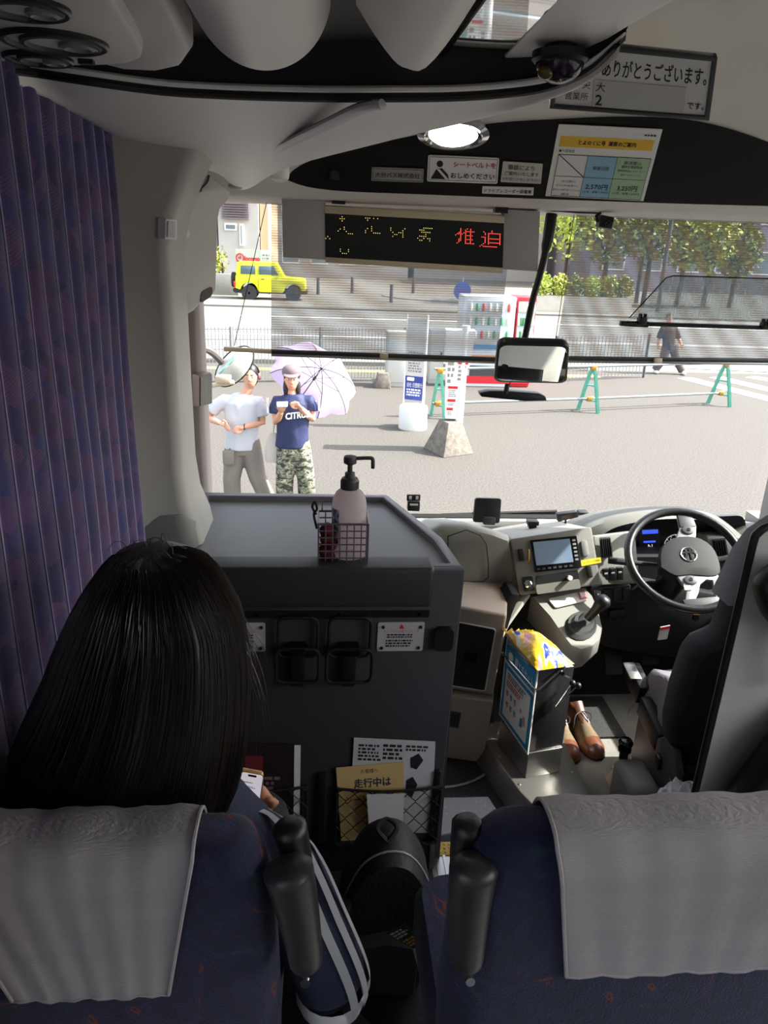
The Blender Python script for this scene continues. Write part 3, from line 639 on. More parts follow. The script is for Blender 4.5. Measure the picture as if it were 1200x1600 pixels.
def sunshade(label, TL, TR, BR, BL, ytop, ybot, tabpx, mt, barL):
    tl, tr, br, bl = at(*TL, y=ytop), at(*TR, y=ytop), at(*BR, y=ybot), at(*BL, y=ybot)
    o = thing('roller_sunshade', label, 'sunshade', tl.lerp(tr, .5))
    q = Quad(tl, tr, br, bl); b = MB(); n = 16
    b.grid([[q.pt(i/n, j/n, .01*math.sin(math.pi*j/n)) for j in range(n+1)] for i in range(n+1)]); b.build('mesh_cloth', mt, o)
    b = MB(); b.tube([tl+V((-.02, 0, .012)), tr+V((.02, 0, .012))], .022, 12); b.build('roller', MG, o)
    e = (br-bl).normalized()
    b = MB(); b.tube([bl, br], .0085, 8); b.build('bottom_bar', DG, o)
    b = MB(); b.tube([bl+V((0, 0, -.014)), br+V((0, 0, -.014))], .006, 8); b.build('bottom_bar', mat('aluminium', '#b4b2b0', .35, .8), o)
    c = at(*tabpx, y=ybot-.012); b = MB(); b.box(c, (.034, .012, .022)); b.build('pull_tab', CRM, o, bevel=.003)
    if barL:
        b = MB(); b.tube([at(*barL, y=ybot), bl], .010, 8); b.build('cream_end', CRM, o)
    return o
sunshade('mesh roller sunshade with cream pull tab hanging below the lit display', (424,303), (802,326), (776,561), (424,549), 3.08, 3.10, (600,556), shade_mat('shade_mesh_a', (-.35, 0, -2.0)), (350,545))
sunshade('mesh roller sunshade in front of the driver, wider of the two', (902,330), (1262,338), (1262,564), (866,559), 3.06, 3.08, (1028,564), shade_mat('shade_mesh_b', (-1.6, 0, -2.0)), None)
b = MB(); b.tube([at(419, 305, y=3.06), at(366, 540, y=3.07)], .0016, 5); tag(b.build('shade_cord', INK, None), 'thin black cord slanting down beside the left sunshade', 'cord')
b = MB(); b.tube([at(897, 335, y=3.06), at(866, 545, y=3.075)], .0014, 5); tag(b.build('shade_cord', INK, None), 'thin black guide cord at the edge of the driver sunshade', 'cord')

# small camera on its bracket under the header
c = at(945, 347, y=2.93); dcm = thing('windscreen_camera', 'small black cube camera on a bracket over the driver sunshade', 'camera', c+V((0, 0, .03)))
b = MB(); b.box(c, (.052, .045, .042), M.Rotation(R(8), 3, 'Y')); b.build('body', BK, dcm, bevel=.004)
b = MB(); b.lathe(c+V((.0, -.022, -.006)), [(.010, 0), (.010, .005), (.007, .006), (.001, .004)], (0, -1, -.1), 16); b.build('lens', BKG, dcm)
b = MB(); b.tube([c+V((-.028, 0, .0)), c+V((-.036, 0, .02)), c+V((-.02, 0, .032))], .006, 8); b.build('bracket', BK, dcm)
b = MB(); b.tube([c+V((-.03, 0, .03)), c+V((-.10, .02, .030)), c+V((-.2, .03, .034))], .003, 6); b.build('cable', BK, dcm)

# mirror on a long black arm
mr = thing('interior_mirror', 'rounded rectangular rear-view mirror on a long black arm', 'mirror', at(862, 335, y=2.98))
arm = [at(862, 334, y=2.98), at(856, 372, y=2.97), at(846, 420, y=2.95), at(832, 470, y=2.93), at(822, 520, y=2.92), at(815, 548, y=2.915)]
b = MB(); b.tube(smoothpath(arm, 4), [.022]*4+[.020]*2+[.013]*15, 10); b.build('arm', BK, mr)
q = Quad(at(778, 535, y=2.81), at(890, 538, y=2.79), at(886, 600, y=2.95), at(771, 598, y=2.97))
b = MB(); b.qround(q, 0, 0, 1, 1, .12, -.03, 0.0, 6); b.build('housing', BK, mr, bevel=.006)
b = MB(); b.qround(q, .035, .05, .965, .93, .11, .0, .003, 6); b.build('mirror_glass', mat('mirror_glass'), mr)
b = MB(); b.tube([at(793, 600, y=2.90), at(790, 614, y=2.90)], .010, 8); b.build('foot_stem', BK, mr)
A = [at(px, py, y=2.9) for px, py in ((750,614),(765,611),(800,612),(842,615),(852,619),(855,626),(820,627),(752,620))]
b = MB(); b.prism(A, [p+V((0, .05, 0)) for p in A]); b.build('lower_bracket', BK, mr, bevel=.003)

# driver's tinted visor and its rod
vs = thing('tinted_visor', 'scratched grey tinted visor sheet on a black rod by the driver sunshade', 'visor', at(1085, 510, y=2.8))
def visor_mat():
    m = bpy.data.materials.new('smoked_acrylic'); m.use_nodes = True; nt = m.node_tree; N = nt.nodes; L = nt.links
    N.remove(N['Principled BSDF']); out = N['Material Output']
    tc = N.new('ShaderNodeTexCoord'); mp = N.new('ShaderNodeMapping'); mp.inputs['Scale'].default_value = (120, 120, 14); mp.inputs['Rotation'].default_value = (0, R(8), 0); L.new(tc.outputs['Object'], mp.inputs[0])
    nz = N.new('ShaderNodeTexNoise'); nz.inputs['Scale'].default_value = 1.4; nz.inputs['Detail'].default_value = 3; L.new(mp.outputs[0], nz.inputs['Vector'])
    cr = N.new('ShaderNodeValToRGB'); cr.color_ramp.elements[0].position = .56; cr.color_ramp.elements[1].position = .72; cr.color_ramp.elements[0].color = (.12,.12,.12,1); cr.color_ramp.elements[1].color = (.55,.55,.55,1); L.new(nz.outputs['Fac'], cr.inputs[0])
    t = N.new('ShaderNodeBsdfTransparent'); t.inputs[0].default_value = rgb('#dfe4e4'); d = N.new('ShaderNodeBsdfTranslucent'); d.inputs[0].default_value = rgb('#e8e8e4')
    mx = N.new('ShaderNodeMixShader'); L.new(cr.outputs[0], mx.inputs[0]); L.new(t.outputs[0], mx.inputs[1]); L.new(d.outputs[0], mx.inputs[2]); L.new(mx.outputs[0], out.inputs[0])
    return m
A = [at(px, py, y=2.80) for px, py in ((984,500),(1042,434),(1050,431),(1220,436),(1220,504),(1012,498))]
b = MB(); b.prism(A, [p+V((0, .003, 0)) for p in A]); b.build('smoked_sheet', visor_mat(), vs)
b = MB(); b.tube([at(983, 497, y=2.797), at(1041, 434, y=2.797), at(1052, 431, y=2.797), at(1220, 436, y=2.797)], .0025, 6); b.build('edge_strip', BK, vs)
b = MB(); b.tube([at(1000, 506, y=2.79), at(1220, 513, y=2.79)], .008, 8); b.build('rod', BK, vs)
b = MB(); b.tube([at(969, 505, y=2.79), at(985, 506, y=2.79), at(1012, 507, y=2.79)], [.010, .011, .011], 10); b.build('rod_end', BKG, vs)
for px, py in ((1003, 501), (1195, 509)):
    b = MB(); c = at(px, py, y=2.785); b.box(c, (.03, .03, .024)); b.box(c+V((-.008, 0, .018)), (.010, .02, .016)); b.box(c+V((.010, 0, .018)), (.008, .02, .016)); b.build('clamp', BK, vs, bevel=.003)
b = MB(); b.tube([at(1195, 509, y=2.785), at(1240, 500, y=2.7), at(1290, 480, y=2.62)], .009, 8); b.build('support_arm', BK, vs)
# ================================================================== COUNTER AND PARTITION IN FRONT OF THE LEFT SEATS
ZT = 2.17
LEA = mat('dark_leatherette', '#36343a', .6, col2='#313035', scale=5, bump=.15, bscale=350)
TRY = mat('tray_grey', '#7c7b7e', .45, col2='#777679', scale=2)
RIM = mat('rim_grey', '#77737a', .4)
cn = thing('front_counter', 'grey tray-topped counter cabinet behind the dark partition', 'counter', (-.05, 2.1, 1.0))
out = [(-.495, 1.83), (-.495, 2.30), (-.40, 2.43), (.215, 2.42), (.35, 2.03), (.374, 1.83)]
inn = [(-.455, 1.85), (-.455, 2.28), (-.385, 2.395), (.20, 2.39), (.322, 2.015), (.345, 1.85)]
b = MB(); b.prism([V((x, y, 1.0)) for x, y in out], [V((x, y, ZT-.025)) for x, y in out]); b.build('cabinet_body', DG, cn)
n = len(out); b = MB()
A = [V((x, y, ZT-.03)) for x, y in out]; B = [V((x, y, ZT)) for x, y in out]; C = [V((x, y, ZT)) for x, y in inn]; D = [V((x, y, ZT-.022)) for x, y in inn]
b.loft([A, B, C, D], cap=False); b.build('tray_rim', RIM, cn, bevel=.004)
b = MB(); b.prism([V((x, y, ZT-.024)) for x, y in inn], [V((x, y, ZT-.018)) for x, y in inn]); b.build('tray_floor', TRY, cn)
# partition board
pt = thing('seat_partition', 'dark leatherette partition panel facing the front passenger seats', 'partition', (-.06, 1.8, 1.15))
PQ = Quad((-.5, 1.8, ZT), (.378, 1.8, ZT), (.355, 1.8, 1.25), (-.5, 1.8, 1.25))
def puv(px, py):
    p = at(px, py, y=1.8); v = (ZT-p.z)/(ZT-1.25); xr = lerp(.378, .355, v); return ((p.x+.5)/(xr+.5), v)
def prect(a, c): u0, v0 = puv(*a); u1, v1 = puv(*c); return u0, v0, u1, v1
b = MB(); b.qbox(PQ, 0, .0, 1, 1, -.03, 0); b.build('board', LEA, pt, bevel=.006)
b = MB(); b.qbox(PQ, 0, -.012, .905, .115, -.075, .012); b.build('padded_lip', mat('lip_leather', '#2e2c31', .5, bump=.15, bscale=300), pt, bevel=.012, bseg=3)
b = MB(); b.qbox(PQ, 0, .128, .90, .15, 0, .004); b.build('stitch_band', BK, pt)
for i in range(4):
    b = MB(); b.lathe(PQ.pt(.12+.25*i, .14, .004), [(.005, 0), (.004, .003), (.001, .003)], PQ.n, 12); b.build('rivet', BKG, pt)
b = MB(); b.box2((.335, 1.79, 1.0), (.349, 1.84, 1.26)); b.build('support_post', STL, pt)
b = MB(); b.box2((-.48, 1.795, 1.15), (.335, 1.83, 1.25)); b.build('kick_panel', BK, pt)
u0, v0, u1, v1 = prect((680, 978), (705, 1012)); b = MB(); b.qround(PQ, u0, v0, u1, v1, .015, 0, .02); b.build('hook_pad', BK, pt)
# net pockets
NET = mat('black_elastic', '#09090a', .8)
def net(a, c):
    u0, v0, u1, v1 = prect(a, c); b = MB()
    nu, nv = 6, 7; rows = []
    for j in range(nv+1):
        path = []
        for i in range(nu*2+1):
            u = lerp(u0, u1, i/(nu*2)); vv = lerp(v0, v1, j/nv)+(.5*(v1-v0)/nv*(1 if i % 2 else -1))*.9*(1 if j % 2 else -1)
            path.append(PQ.pt(u, min(max(vv, v0), v1), .016+.014*math.sin(math.pi*i/(nu*2))))
        b.tube(path, .0022, 4)
    b.tube([PQ.pt(lerp(u0, u1, i/12), v0, .018+.016*math.sin(math.pi*i/12)) for i in range(13)], .0045, 6)
    b.tube([PQ.pt(u0, v0, .012), PQ.pt(u0, v1, .012)], .005, 6); b.tube([PQ.pt(u1, v0, .012), PQ.pt(u1, v1, .012)], .005, 6); b.tube([PQ.pt(u0, v1, .012), PQ.pt(u1, v1, .012)], .005, 6)
    b.build('net_pocket', NET, pt)
net((527, 1226), (680, 1312)); net((335, 1226), (478, 1312))
for px in (505, 688, 322):
    u, v = puv(px, 1160); b = MB(); b.qbox(PQ, u-.012, .70, u+.012, .985, 0, .014); b.build('pocket_bar', BK, pt, bevel=.003)
# cup holders
def cup(label, cxp):
    u0, v0, u1, v1 = prect((cxp-33, 962), (cxp+33, 1058)); um = (u0+u1)/2
    o = thing('cup_holder', label, 'cup holder', PQ.pt(um, v1, .0)); b = MB()
    def ring(a0, a1, d0, d1, hh):
        P = rrect(a0, d0, a1, d1, .022, 5, PQ.ar); P.append(P[0]); return [PQ.pt(u, v, hh) for u, v in P]
    b.tube(ring(u0+.006, u1-.006, v0, lerp(v0, v1, .62), .012), .0048, 8); b.build('upper_ring', BK, o)
    b = MB(); b.tube(ring(u0, u1, lerp(v0, v1, .42), lerp(v0, v1, .95), .04), .005, 8); b.build('lower_ring', BK, o)
    b = MB(); b.qround(PQ, um-.022, lerp(v0, v1, .45), um+.022, lerp(v0, v1, 1.08), .01, 0, .025); b.build('mount', BK, o, bevel=.003)
    b = MB(); b.qround(PQ, um-.03, lerp(v0, v1, .40), um+.03, lerp(v0, v1, .52), .008, .0, .045); b.build('hinge', BKG, o, bevel=.003)
cup('folding black cup holder on the partition nearer the curtain', 465); cup('folding black cup holder on the partition nearer the aisle', 545)
# warning plates
def warn(label, a, c):
    u0, v0, u1, v1 = prect(a, c); q = PQ.sub(u0, v0, u1, v1); o = thing('warning_plate', label, 'sign', q.pt(.5, 1, 0))
    b = MB(); b.qround(q, 0, 0, 1, 1, .04, 0, .003); b.build('plate', mat('plate_white', '#b9b4b6', .5), o)
    for u, v in ((.11, .16), (.92, .16), (.10, .89), (.90, .89)):
        b = MB(); b.lathe(q.pt(u, v, .003), [(.0052, 0), (.004, .004), (.001, .004)], q.n, 10); b.build('screw', BK, o)
    text(q, .12, .25, .88, .36, 'ＡＣ１００Ｖ用コンセント', RED, o, .0036); b = MB(); b.qpoly(q, [(.45, .21), (.50, .05), (.57, .21)], .003, .0038); b.build('warning_triangle', RED, o)
    textlines(q, [(.2, .40, .85, .56, 2), (.18, .60, .9, .88, 3)], INK, o, .0036, seed=5)
warn('white warning plate with four screws, at the aisle end of partition', (591, 972), (660, 1016)); warn('white warning plate beside the long-haired passenger', (338, 973), (415, 1017))
# leaflets in the pockets
def sheet(name, label, pts, col, hh, cat='leaflet', th=.0015):
    P = [puv(*p) for p in pts]; A = [PQ.pt(u, v, hh) for u, v in P]; q = Quad(*A)
    o = thing(name, label, cat, q.pt(.5, 1, 0)); b = MB(); b.qbox(q, 0, 0, 1, 1, 0, th); b.build('paper', col, o); return q, o
q, o = sheet('leaflet', 'white printed leaflet behind the net at the aisle end', [(553,1151),(680,1157),(674,1300),(545,1296)], mat('leaflet_white', '#c9c5c8', .8), .004)
textlines(q, [(.06, .06, .34, .24, 5), (.36, .05, .62, .22, 4), (.64, .05, .92, .12, 2)], INK, o, .002, seed=8)
b = MB(); b.qpoly(q, [(.70,.18),(.80,.13),(.86,.20),(.78,.30),(.71,.28)], .0016, .0024); b.qpoly(q, [(.66,.42),(.74,.38),(.80,.46),(.74,.60),(.66,.56)], .0016, .0024); b.build('printed_picture', INK, o)
q, o = sheet('seatbelt_card', 'cream card with brown and red lettering in the aisle-side net', [(525,1196),(630,1187),(632,1305),(533,1310)], mat('card_cream', '#d8b779', .8), .009)
text(q, .36, .04, .62, .11, 'お客様へ', INK, o, .002); text(q, .25, .14, .80, .31, '走行中は', mat('navy_ink', '#22274a', .7), o, .002, bold=.0012); text(q, .10, .36, .95, .52, 'シートベルトを', RED, o, .002, bold=.0012)
q, o = sheet('white_slip', 'blank white paper slip hung over the aisle-side net', [(572,1228),(630,1227),(627,1289),(576,1287)], mat('slip_white', '#d9d4d8', .8), .036)
q, o = sheet('magazine', 'dark covered magazine in the net behind the long hair', [(330,1158),(470,1160),(468,1300),(330,1300)], mat('cover_dark', '#2c2226', .5), .006, 'magazine', .006)
b = MB(); b.qbox(q, .93, 0, 1, 1, .006, .0072); b.build('cover_edge', PAP, o); b = MB(); b.qbox(q, .38, .12, .58, .30, .006, .0072); b.build('cover_print', mat('cover_red', '#7d2f35', .5), o); textlines(q, [(.3, .34, .8, .56, 4)], mat('cover_pink', '#8d6a72', .5), o, .0074, seed=4)
q, o = sheet('white_slip', 'blank white paper slip beside the passenger phone', [(395,1232),(437,1231),(438,1292),(398,1292)], mat('slip_white'), .036)

# wire basket with sanitiser bottle and red cloth
WIR = mat('basket_wire', '#8b8890', .35, .7)
X0, X1, Y0, Y1, Z0, Z1 = -.014, .118, 1.835, 1.935, 2.152, 2.287
bs = thing('wire_basket', 'small square wire basket hooked onto the counter rim', 'basket', ((X0+X1)/2, (Y0+Y1)/2, Z0))
b = MB()
for k in range(8):
    z = lerp(Z0, Z1, k/7); r = .0034 if k in (0, 7) else .002
    b.tube([(X0, Y0, z), (X1, Y0, z), (X1, Y1, z), (X0, Y1, z), (X0, Y0, z)], r, 5)
for k in range(8):
    x = lerp(X0, X1, k/7)
    for y in (Y0, Y1): b.tube([(x, y, Z0), (x, y, Z1)], .002, 5)
    b.tube([(x, Y0, Z0), (x, Y1, Z0)], .002, 5)
for k in range(1, 6):
    y = lerp(Y0, Y1, k/6)
    for x in (X0, X1): b.tube([(x, y, Z0), (x, y, Z1)], .002, 5)
b.build('wire_grid', WIR, bs)
b = MB(); b.tube([(X0+.01, Y1, Z1), (X0+.01, Y1, Z1+.03), (X1-.01, Y1, Z1+.03), (X1-.01, Y1, Z1)], .0026, 6); b.build('back_hoop', WIR, bs)
b = MB(); b.tube(smoothpath([(X0-.004, Y0+.02, Z1-.02), (X0-.012, Y0+.02, Z1+.02), (X0-.004, Y0+.02, Z1+.035), (X0-.010, Y0+.02, Z1+.055), (X0-.016, Y0+.02, Z1+.04), (X0-.006, Y0+.02, Z1+.02)], 4), .0032, 6); b.build('twisted_hook', INK, bs)
MILK = mat('milky_plastic', '#e4dadc', .35)
_m = MILK.node_tree; _tl = _m.nodes.new('ShaderNodeBsdfTranslucent'); _tl.inputs[0].default_value = rgb('#efe2e4'); _mx = _m.nodes.new('ShaderNodeMixShader'); _mx.inputs[0].default_value = .6; _m.links.new(_m.nodes['Principled BSDF'].outputs[0], _mx.inputs[1]); _m.links.new(_tl.outputs[0], _mx.inputs[2]); _m.links.new(_mx.outputs[0], _m.nodes['Material Output'].inputs[0])
bt = thing('pump_bottle', 'white sanitiser bottle with grey pump standing in the basket', 'bottle', (.068, 1.886, 2.156))
c = V((.068, 1.886, 2.156))
b = MB(); b.lathe(c, [(.042, 0), (.046, .004), (.0465, .10), (.0465, .165), (.044, .185), (.036, .203), (.024, .213), (.021, .216)], seg=32); b.build('bottle_body', MILK, bt, smooth=40)
PMP = mat('pump_grey', '#4a464b', .45)
b = MB(); b.lathe(c, [(.022, .212), (.0235, .214), (.0235, .238), (.021, .243), (.014, .245), (.013, .258), (.007, .260), (.0065, .285)], seg=24); pc = b.build('pump_collar', PMP, bt)
b = MB()
for i in range(24): a = R(15*i); b.box(c+V((.0237*math.cos(a), .0237*math.sin(a), .226)), (.0018, .0018, .020), M.Rotation(a, 3, 'Z'))
b.build('collar_ribs', PMP, pc)
b = MB(); b.lathe(c, [(.010, .280), (.017, .284), (.0175, .296), (.016, .302), (.006, .304)], seg=24); b.tube(smoothpath([c+V((.01, 0, .296)), c+V((.045, 0, .298)), c+V((.058, 0, .296)), c+V((.060, 0, .282)), c+V((.060, 0, .270))], 4), .0052, 8); b.build('pump_head', PMP, bt)
b = MB()
for i in range(6):
    a = R(185+8*i); p = c+V((.0470*math.cos(a), .0470*math.sin(a), 0)); p2 = c+V((.0470*math.cos(a+R(8)), .0470*math.sin(a+R(8)), 0))
    b.add([p+V((0, 0, .06)), p2+V((0, 0, .06)), p2+V((0, 0, .165)), p+V((0, 0, .165))], [(0, 1, 2, 3)])
b.build('label', mat('bottle_label', '#3c5578', .5, col2='#c9d2da', scale=60, mix=.1), bt)
b = MB(); b.ell(c+V((-.046, -.012, .09)), (.004, .012, .016)); b.build('label_emblem', mat('teal_ink', '#2f7f86', .5), bt)
rc = MB(); rnd = random.Random(3)
for i in range(9): rc.ell((.012+rnd.uniform(-.008, .014), 1.868+rnd.uniform(-.012, .012), 2.170+i*.012), (.021-.0006*i, .022, .018), M.Rotation(rnd.uniform(0, 3), 3, 'Y'), 12, 8)
tag(rc.build('red_cloth', mat('red_fabric', '#8a2733', .8, col2='#6c1d28', scale=40, bump=.4, bscale=80), None, remesh=.004, relax=2), 'crumpled dark red cloth stuffed beside the bottle in basket', 'cloth')
# ================================================================== DASHBOARD AND DRIVER'S PLACE
DSH = mat('dash_grey_lifted', '#97958e', .5, col2='#908e87', scale=3, bump=.12, bscale=400)  # same dash plastic, lightened to offset the shade on the left block
DSL = mat('dash_grey_toned_down', '#7b7a74', .5, col2='#75746e', scale=3, bump=.1, bscale=400)  # same dash plastic, darkened to offset direct sun on these parts
BEI = mat('side_beige', '#a39489', .55, col2='#9b8c81', scale=3, bump=.1, bscale=400)
DRK = mat('footwell_black', '#121213', .7)
ds = thing('dashboard', 'grey moulded bus dashboard with centre stack and instrument hood', 'dashboard', (1.1, 3.0, 1.0))
# left block: rounded section swept along the bus
def blk(poly, y0, slope, name, mt, bev, y1=3.30):
    A = [at(px, py, y=y0) for px, py in poly]; b = MB(); b.prism(A, [p+V((0, y1-y0, slope)) for p in A]); return b.build(name, mt, ds, bevel=bev, bseg=3, smooth=50)
L_ = [(640,850),(690,822),(728,821),(770,832),(797,842),(803,870),(808,905),(810,925),(800,940),(770,948),(735,944),(690,940),(640,940)]
A = [at(px, py, y=2.78) for px, py in L_]; B = [p+V((0, .04, .012)) for p in A]
def inset(P, k, dv): c = sum(P, V())/len(P); return [c+(p-c)*k+V(dv) for p in P]
b = MB(); b.loft([inset(A, .93, (0, 0, 0)), inset(A, .985, (0, .012, 0)), inset(A, 1., (0, .04, 0)), inset(A, 1., (0, .52, -.165))]); b.build('left_block', DSH, ds, smooth=50)
lid = [at(px, py, y=2.772) for px, py in ((700,838),(728,828),(750,836),(760,850),(763,880),(763,902),(755,909),(735,909),(700,905))]
b = MB(); b.tube(lid+[lid[0]], .0022, 5); b.build('lid_seam', INK, ds)
# centre stack
SQ = Quad(at(797, 842, y=2.785), at(917, 824, y=2.785), at(932, 914, y=2.69), at(811, 931, y=2.69))
b = MB(); b.qround(SQ, 0, 0, 1.06, 1, .04, -.02, 0, 5); b.build('stack_face', DSL, ds, bevel=.006)
A = [SQ.pt(0, 0, -.01), SQ.pt(1.06, 0, -.01), SQ.pt(1.06, 1, -.01), SQ.pt(0, 1, -.01)]; b = MB(); b.prism(A, [p+V((0, .50, -.155)) for p in A]); b.build('stack_body', DSH, ds, bevel=.02, bseg=3)
def suv(px, py):
    # solve the panel coordinates under a pixel
    o = CAM; d = at(px, py, y=1.0)-CAM; t = (SQ.c[0]-o).dot(SQ.n)/d.dot(SQ.n); p = o+d*t-SQ.c[0]
    ex = SQ.c[1]-SQ.c[0]; ey = SQ.c[3]-SQ.c[0]; a = ex.dot(ex); bb = ex.dot(ey); c = ey.dot(ey); e = p.dot(ex); f = p.dot(ey); D = a*c-bb*bb
    return (e*c-f*bb)/D, (a*f-bb*e)/D
def srect(a, c): return suv(*a)+suv(*c)
NAV = thing('navigation_unit', 'black framed navigation unit with blue-grey screen in the dashboard', 'navigation unit', SQ.pt(.5, .7, 0))
u0, v0 = suv(827, 845); u1, v1 = suv(908, 889); u2, v2 = suv(900, 838)
nq = Quad(SQ.pt(*suv(828, 844)), SQ.pt(*suv(900, 837)), SQ.pt(*suv(908, 886)), SQ.pt(*suv(835, 894)))
b = MB(); b.qround(nq, 0, 0, 1, 1, .02, 0, .010); b.build('bezel', BKG, NAV, bevel=.002)
b = MB(); b.qbox(nq, .05, .07, .84, .80, .010, .011); b.build('screen', mat('nav_screen', '#7b8ea6', .15), NAV)
for i in range(6):
    b = MB(); b.qround(nq, .885, .10+.12*i, .955, .16+.12*i, .01, .010, .0125); b.build('button', mat('button_pale', '#8d8d8f', .4), NAV)
for i in range(7):
    b = MB(); b.qround(nq, .05+.115*i, .88, .12+.115*i, .94, .008, .010, .0125); b.build('button', DG, NAV)
def spart(name, mt, a, c, h0, h1, r=.02, bev=.0):
    u0, v0 = suv(*a); u1, v1 = suv(*c); b = MB(); b.qround(SQ, u0, v0, u1, v1, r, h0, h1); return b.build(name, mt, ds, bevel=bev)
spart('storage_slot', BK, (836,900), (906,915), -.0, .003); spart('slot_ledge', DSL, (836,914), (906,918), 0, .012)
b = MB(); b.tube([SQ.pt(*suv(888, 902), .004), SQ.pt(*suv(888, 902), .03)], .010, 12); b.build('white_plug', mat('plug_white', '#cfcfcb', .4), ds)
spart('blank_cover', MG, (906,845), (920,868), 0, .008, .03, .002); spart('toggle_switch', BK, (914,883), (925,901), 0, .014, .02, .003)
spart('key_switch', BK, (808,858), (820,876), 0, .012, .02, .003); spart('socket_plate', BK, (815,902), (835,922), 0, .004, .02)
b = MB(); p = SQ.pt(*suv(824, 912)); b.lathe(p, [(.017, 0), (.016, .014), (.012, .016), (.012, .024), (.009, .026), (.001, .026)], SQ.n, 20); b.build('lighter_socket', CHR, ds)
b = MB(); p = SQ.pt(*suv(825, 867)); b.tube([p+SQ.n*.006+V((0, 0, .025)), p+SQ.n*.014+V((0, 0, .0)), p+SQ.n*.008+V((.004, 0, -.032))], [.005, .007, .004], 8, flat=.6); tag(b.build('key_fob', mat('brass_tag', '#c79b4e', .4, .3)), 'amber key tag hanging from the dashboard switch', 'key tag')
u0, v0 = suv(907, 876); yq = Quad(SQ.pt(*suv(907, 875), .001), SQ.pt(*suv(938, 870), .001), SQ.pt(*suv(939, 878), .001), SQ.pt(*suv(908, 884), .001))
yl = thing('yellow_label', 'yellow label strip below the dashboard screen', 'label', yq.pt(.5, 1, 0)); b = MB(); b.qbox(yq, 0, 0, 1, 1, 0, .0015); b.build('strip', YEL, yl); text(yq, .12, .15, .92, .85, 'ニーディング専用', INK, yl, .002)
# strip of switches right of the stack
TQ = Quad(at(928, 838, y=2.80), at(992, 830, y=2.86), at(1000, 912, y=2.80), at(934, 914, y=2.74))
b = MB(); b.qround(TQ, 0, 0, 1, 1, .05, -.04, 0.); b.build('switch_panel', DSL, ds, bevel=.004)
def vent(q, nm):
    b = MB(); b.qround(q, 0, 0, 1, 1, .12, 0, .004); o = b.build('air_vent', DG, ds)
    for i in range(5):
        b = MB(); b.qbox(q, .12+.17*i, .07, .17+.17*i, .93, .004, .012); b.build('vane', BK, o)
vent(Quad(at(936, 840, y=2.785), at(953, 839, y=2.795), at(957, 871, y=2.775), at(939, 872, y=2.765)), 1)
for i, (px, py) in enumerate(((946, 898), (957, 897), (968, 896))):
    q = pxquad((px-5, py-9), (px+5, py-10), (px+5, py+9), (px-4, py+10), y=2.765); b = MB(); b.qround(q, 0, 0, 1, 1, .1, -.01, .006); b.build('rocker_switch', BK, ds, bevel=.002)
    b = MB(); b.qbox(q, .25, .3, .75, .42, .006, .0075); b.build('switch_mark', PAP, ds)
# lower switch row
LQ = pxquad((922, 918), (986, 914), (984, 940), (926, 946), y=2.77); b = MB(); b.qround(LQ, 0, 0, 1, 1, .06, -.06, 0); b.build('lower_switch_panel', DG, ds, bevel=.004)
for i in range(4):
    b = MB(); b.qround(LQ, .06+.24*i, .12, .24+.24*i, .86, .04, 0, .010); b.build('rocker_switch', CHR if i == 0 else BK, ds, bevel=.003)
LQ2 = pxquad((952, 955), (978, 952), (976, 966), (952, 969), y=2.78); b = MB(); b.qround(LQ2, 0, 0, 1, 1, .06, -.06, 0); b.build('blank_switch', BK, ds, bevel=.002)
# footwell bulkhead, dark
b = MB(); b.box2((.74, 2.92, 1.0), (1.95, 3.28, 1.72)); b.build('bulkhead', DRK, ds)
b = MB(); A = [at(px, py, y=2.80) for px, py in ((925,940),(1000,905),(1130,930),(1180,920),(1180,1010),(1060,1030),(985,1020),(940,1010))]; b.prism(A, [p+V((0, .18, -.05)) for p in A]); b.build('knee_panel', DRK, ds, bevel=.02)
# instrument hood
H_ = [(908,836),(925,824),(960,812),(1000,805),(1040,801),(1080,801),(1115,808),(1140,822),(1160,838),(1172,850)]
Hi = [(935,842),(945,833),(965,823),(1000,815),(1040,811),(1080,811),(1110,817),(1130,830),(1145,842),(1150,852)]
ho = [at(px, py, y=2.97) for px, py in H_]; hi_ = [at(px, py, y=2.95) for px, py in Hi]
b = MB(); b.grid([[q_, p, p+V((0, .06, .006)), p+V((0, .30, -.08))] for p, q_ in zip(smoothpath(ho, 3), smoothpath(hi_, 3))]); b.build('instrument_hood', DSL, ds, smooth=50)
b = MB(); b.grid([[q_, q_+V((0, .10, -.015))] for q_ in smoothpath(hi_, 3)]); b.build('hood_lining', BK, ds)
cl = thing('instrument_cluster', 'black instrument cluster with blue display and gauges behind the wheel', 'instrument cluster', at(1040, 900, y=3.03))
CQ = pxquad((946, 815), (1165, 805), (1165, 895), (952, 905), y=3.04)
b = MB(); b.qround(CQ, 0, 0, 1, 1, .06, -.02, 0); b.build('cluster_panel', mat('cluster_black', '#0a0a0c', .25), cl)
def cuv(px, py):
    p = at(px, py, y=3.04)-CQ.c[0]; ex = CQ.c[1]-CQ.c[0]; ey = CQ.c[3]-CQ.c[0]; a = ex.dot(ex); bb = ex.dot(ey); c = ey.dot(ey); e = p.dot(ex); f = p.dot(ey); D = a*c-bb*bb
    return (e*c-f*bb)/D, (a*f-bb*e)/D
b = MB(); b.qbox(CQ, *cuv(998, 826), *cuv(1032, 862), 0, .002); b.build('centre_display', mat('display_dark', '#15171c', .3), cl)
b = MB(); b.qbox(CQ, *cuv(1003, 828), *cuv(1028, 833), .002, .003); b.qbox(CQ, *cuv(1005, 845), *cuv(1024, 847), .002, .003); b.build('blue_band', mat('display_blue', '#3a55d8', .4, emit=.5), cl)
WE = mat('display_white', '#d8dce4', .4, emit=.35)
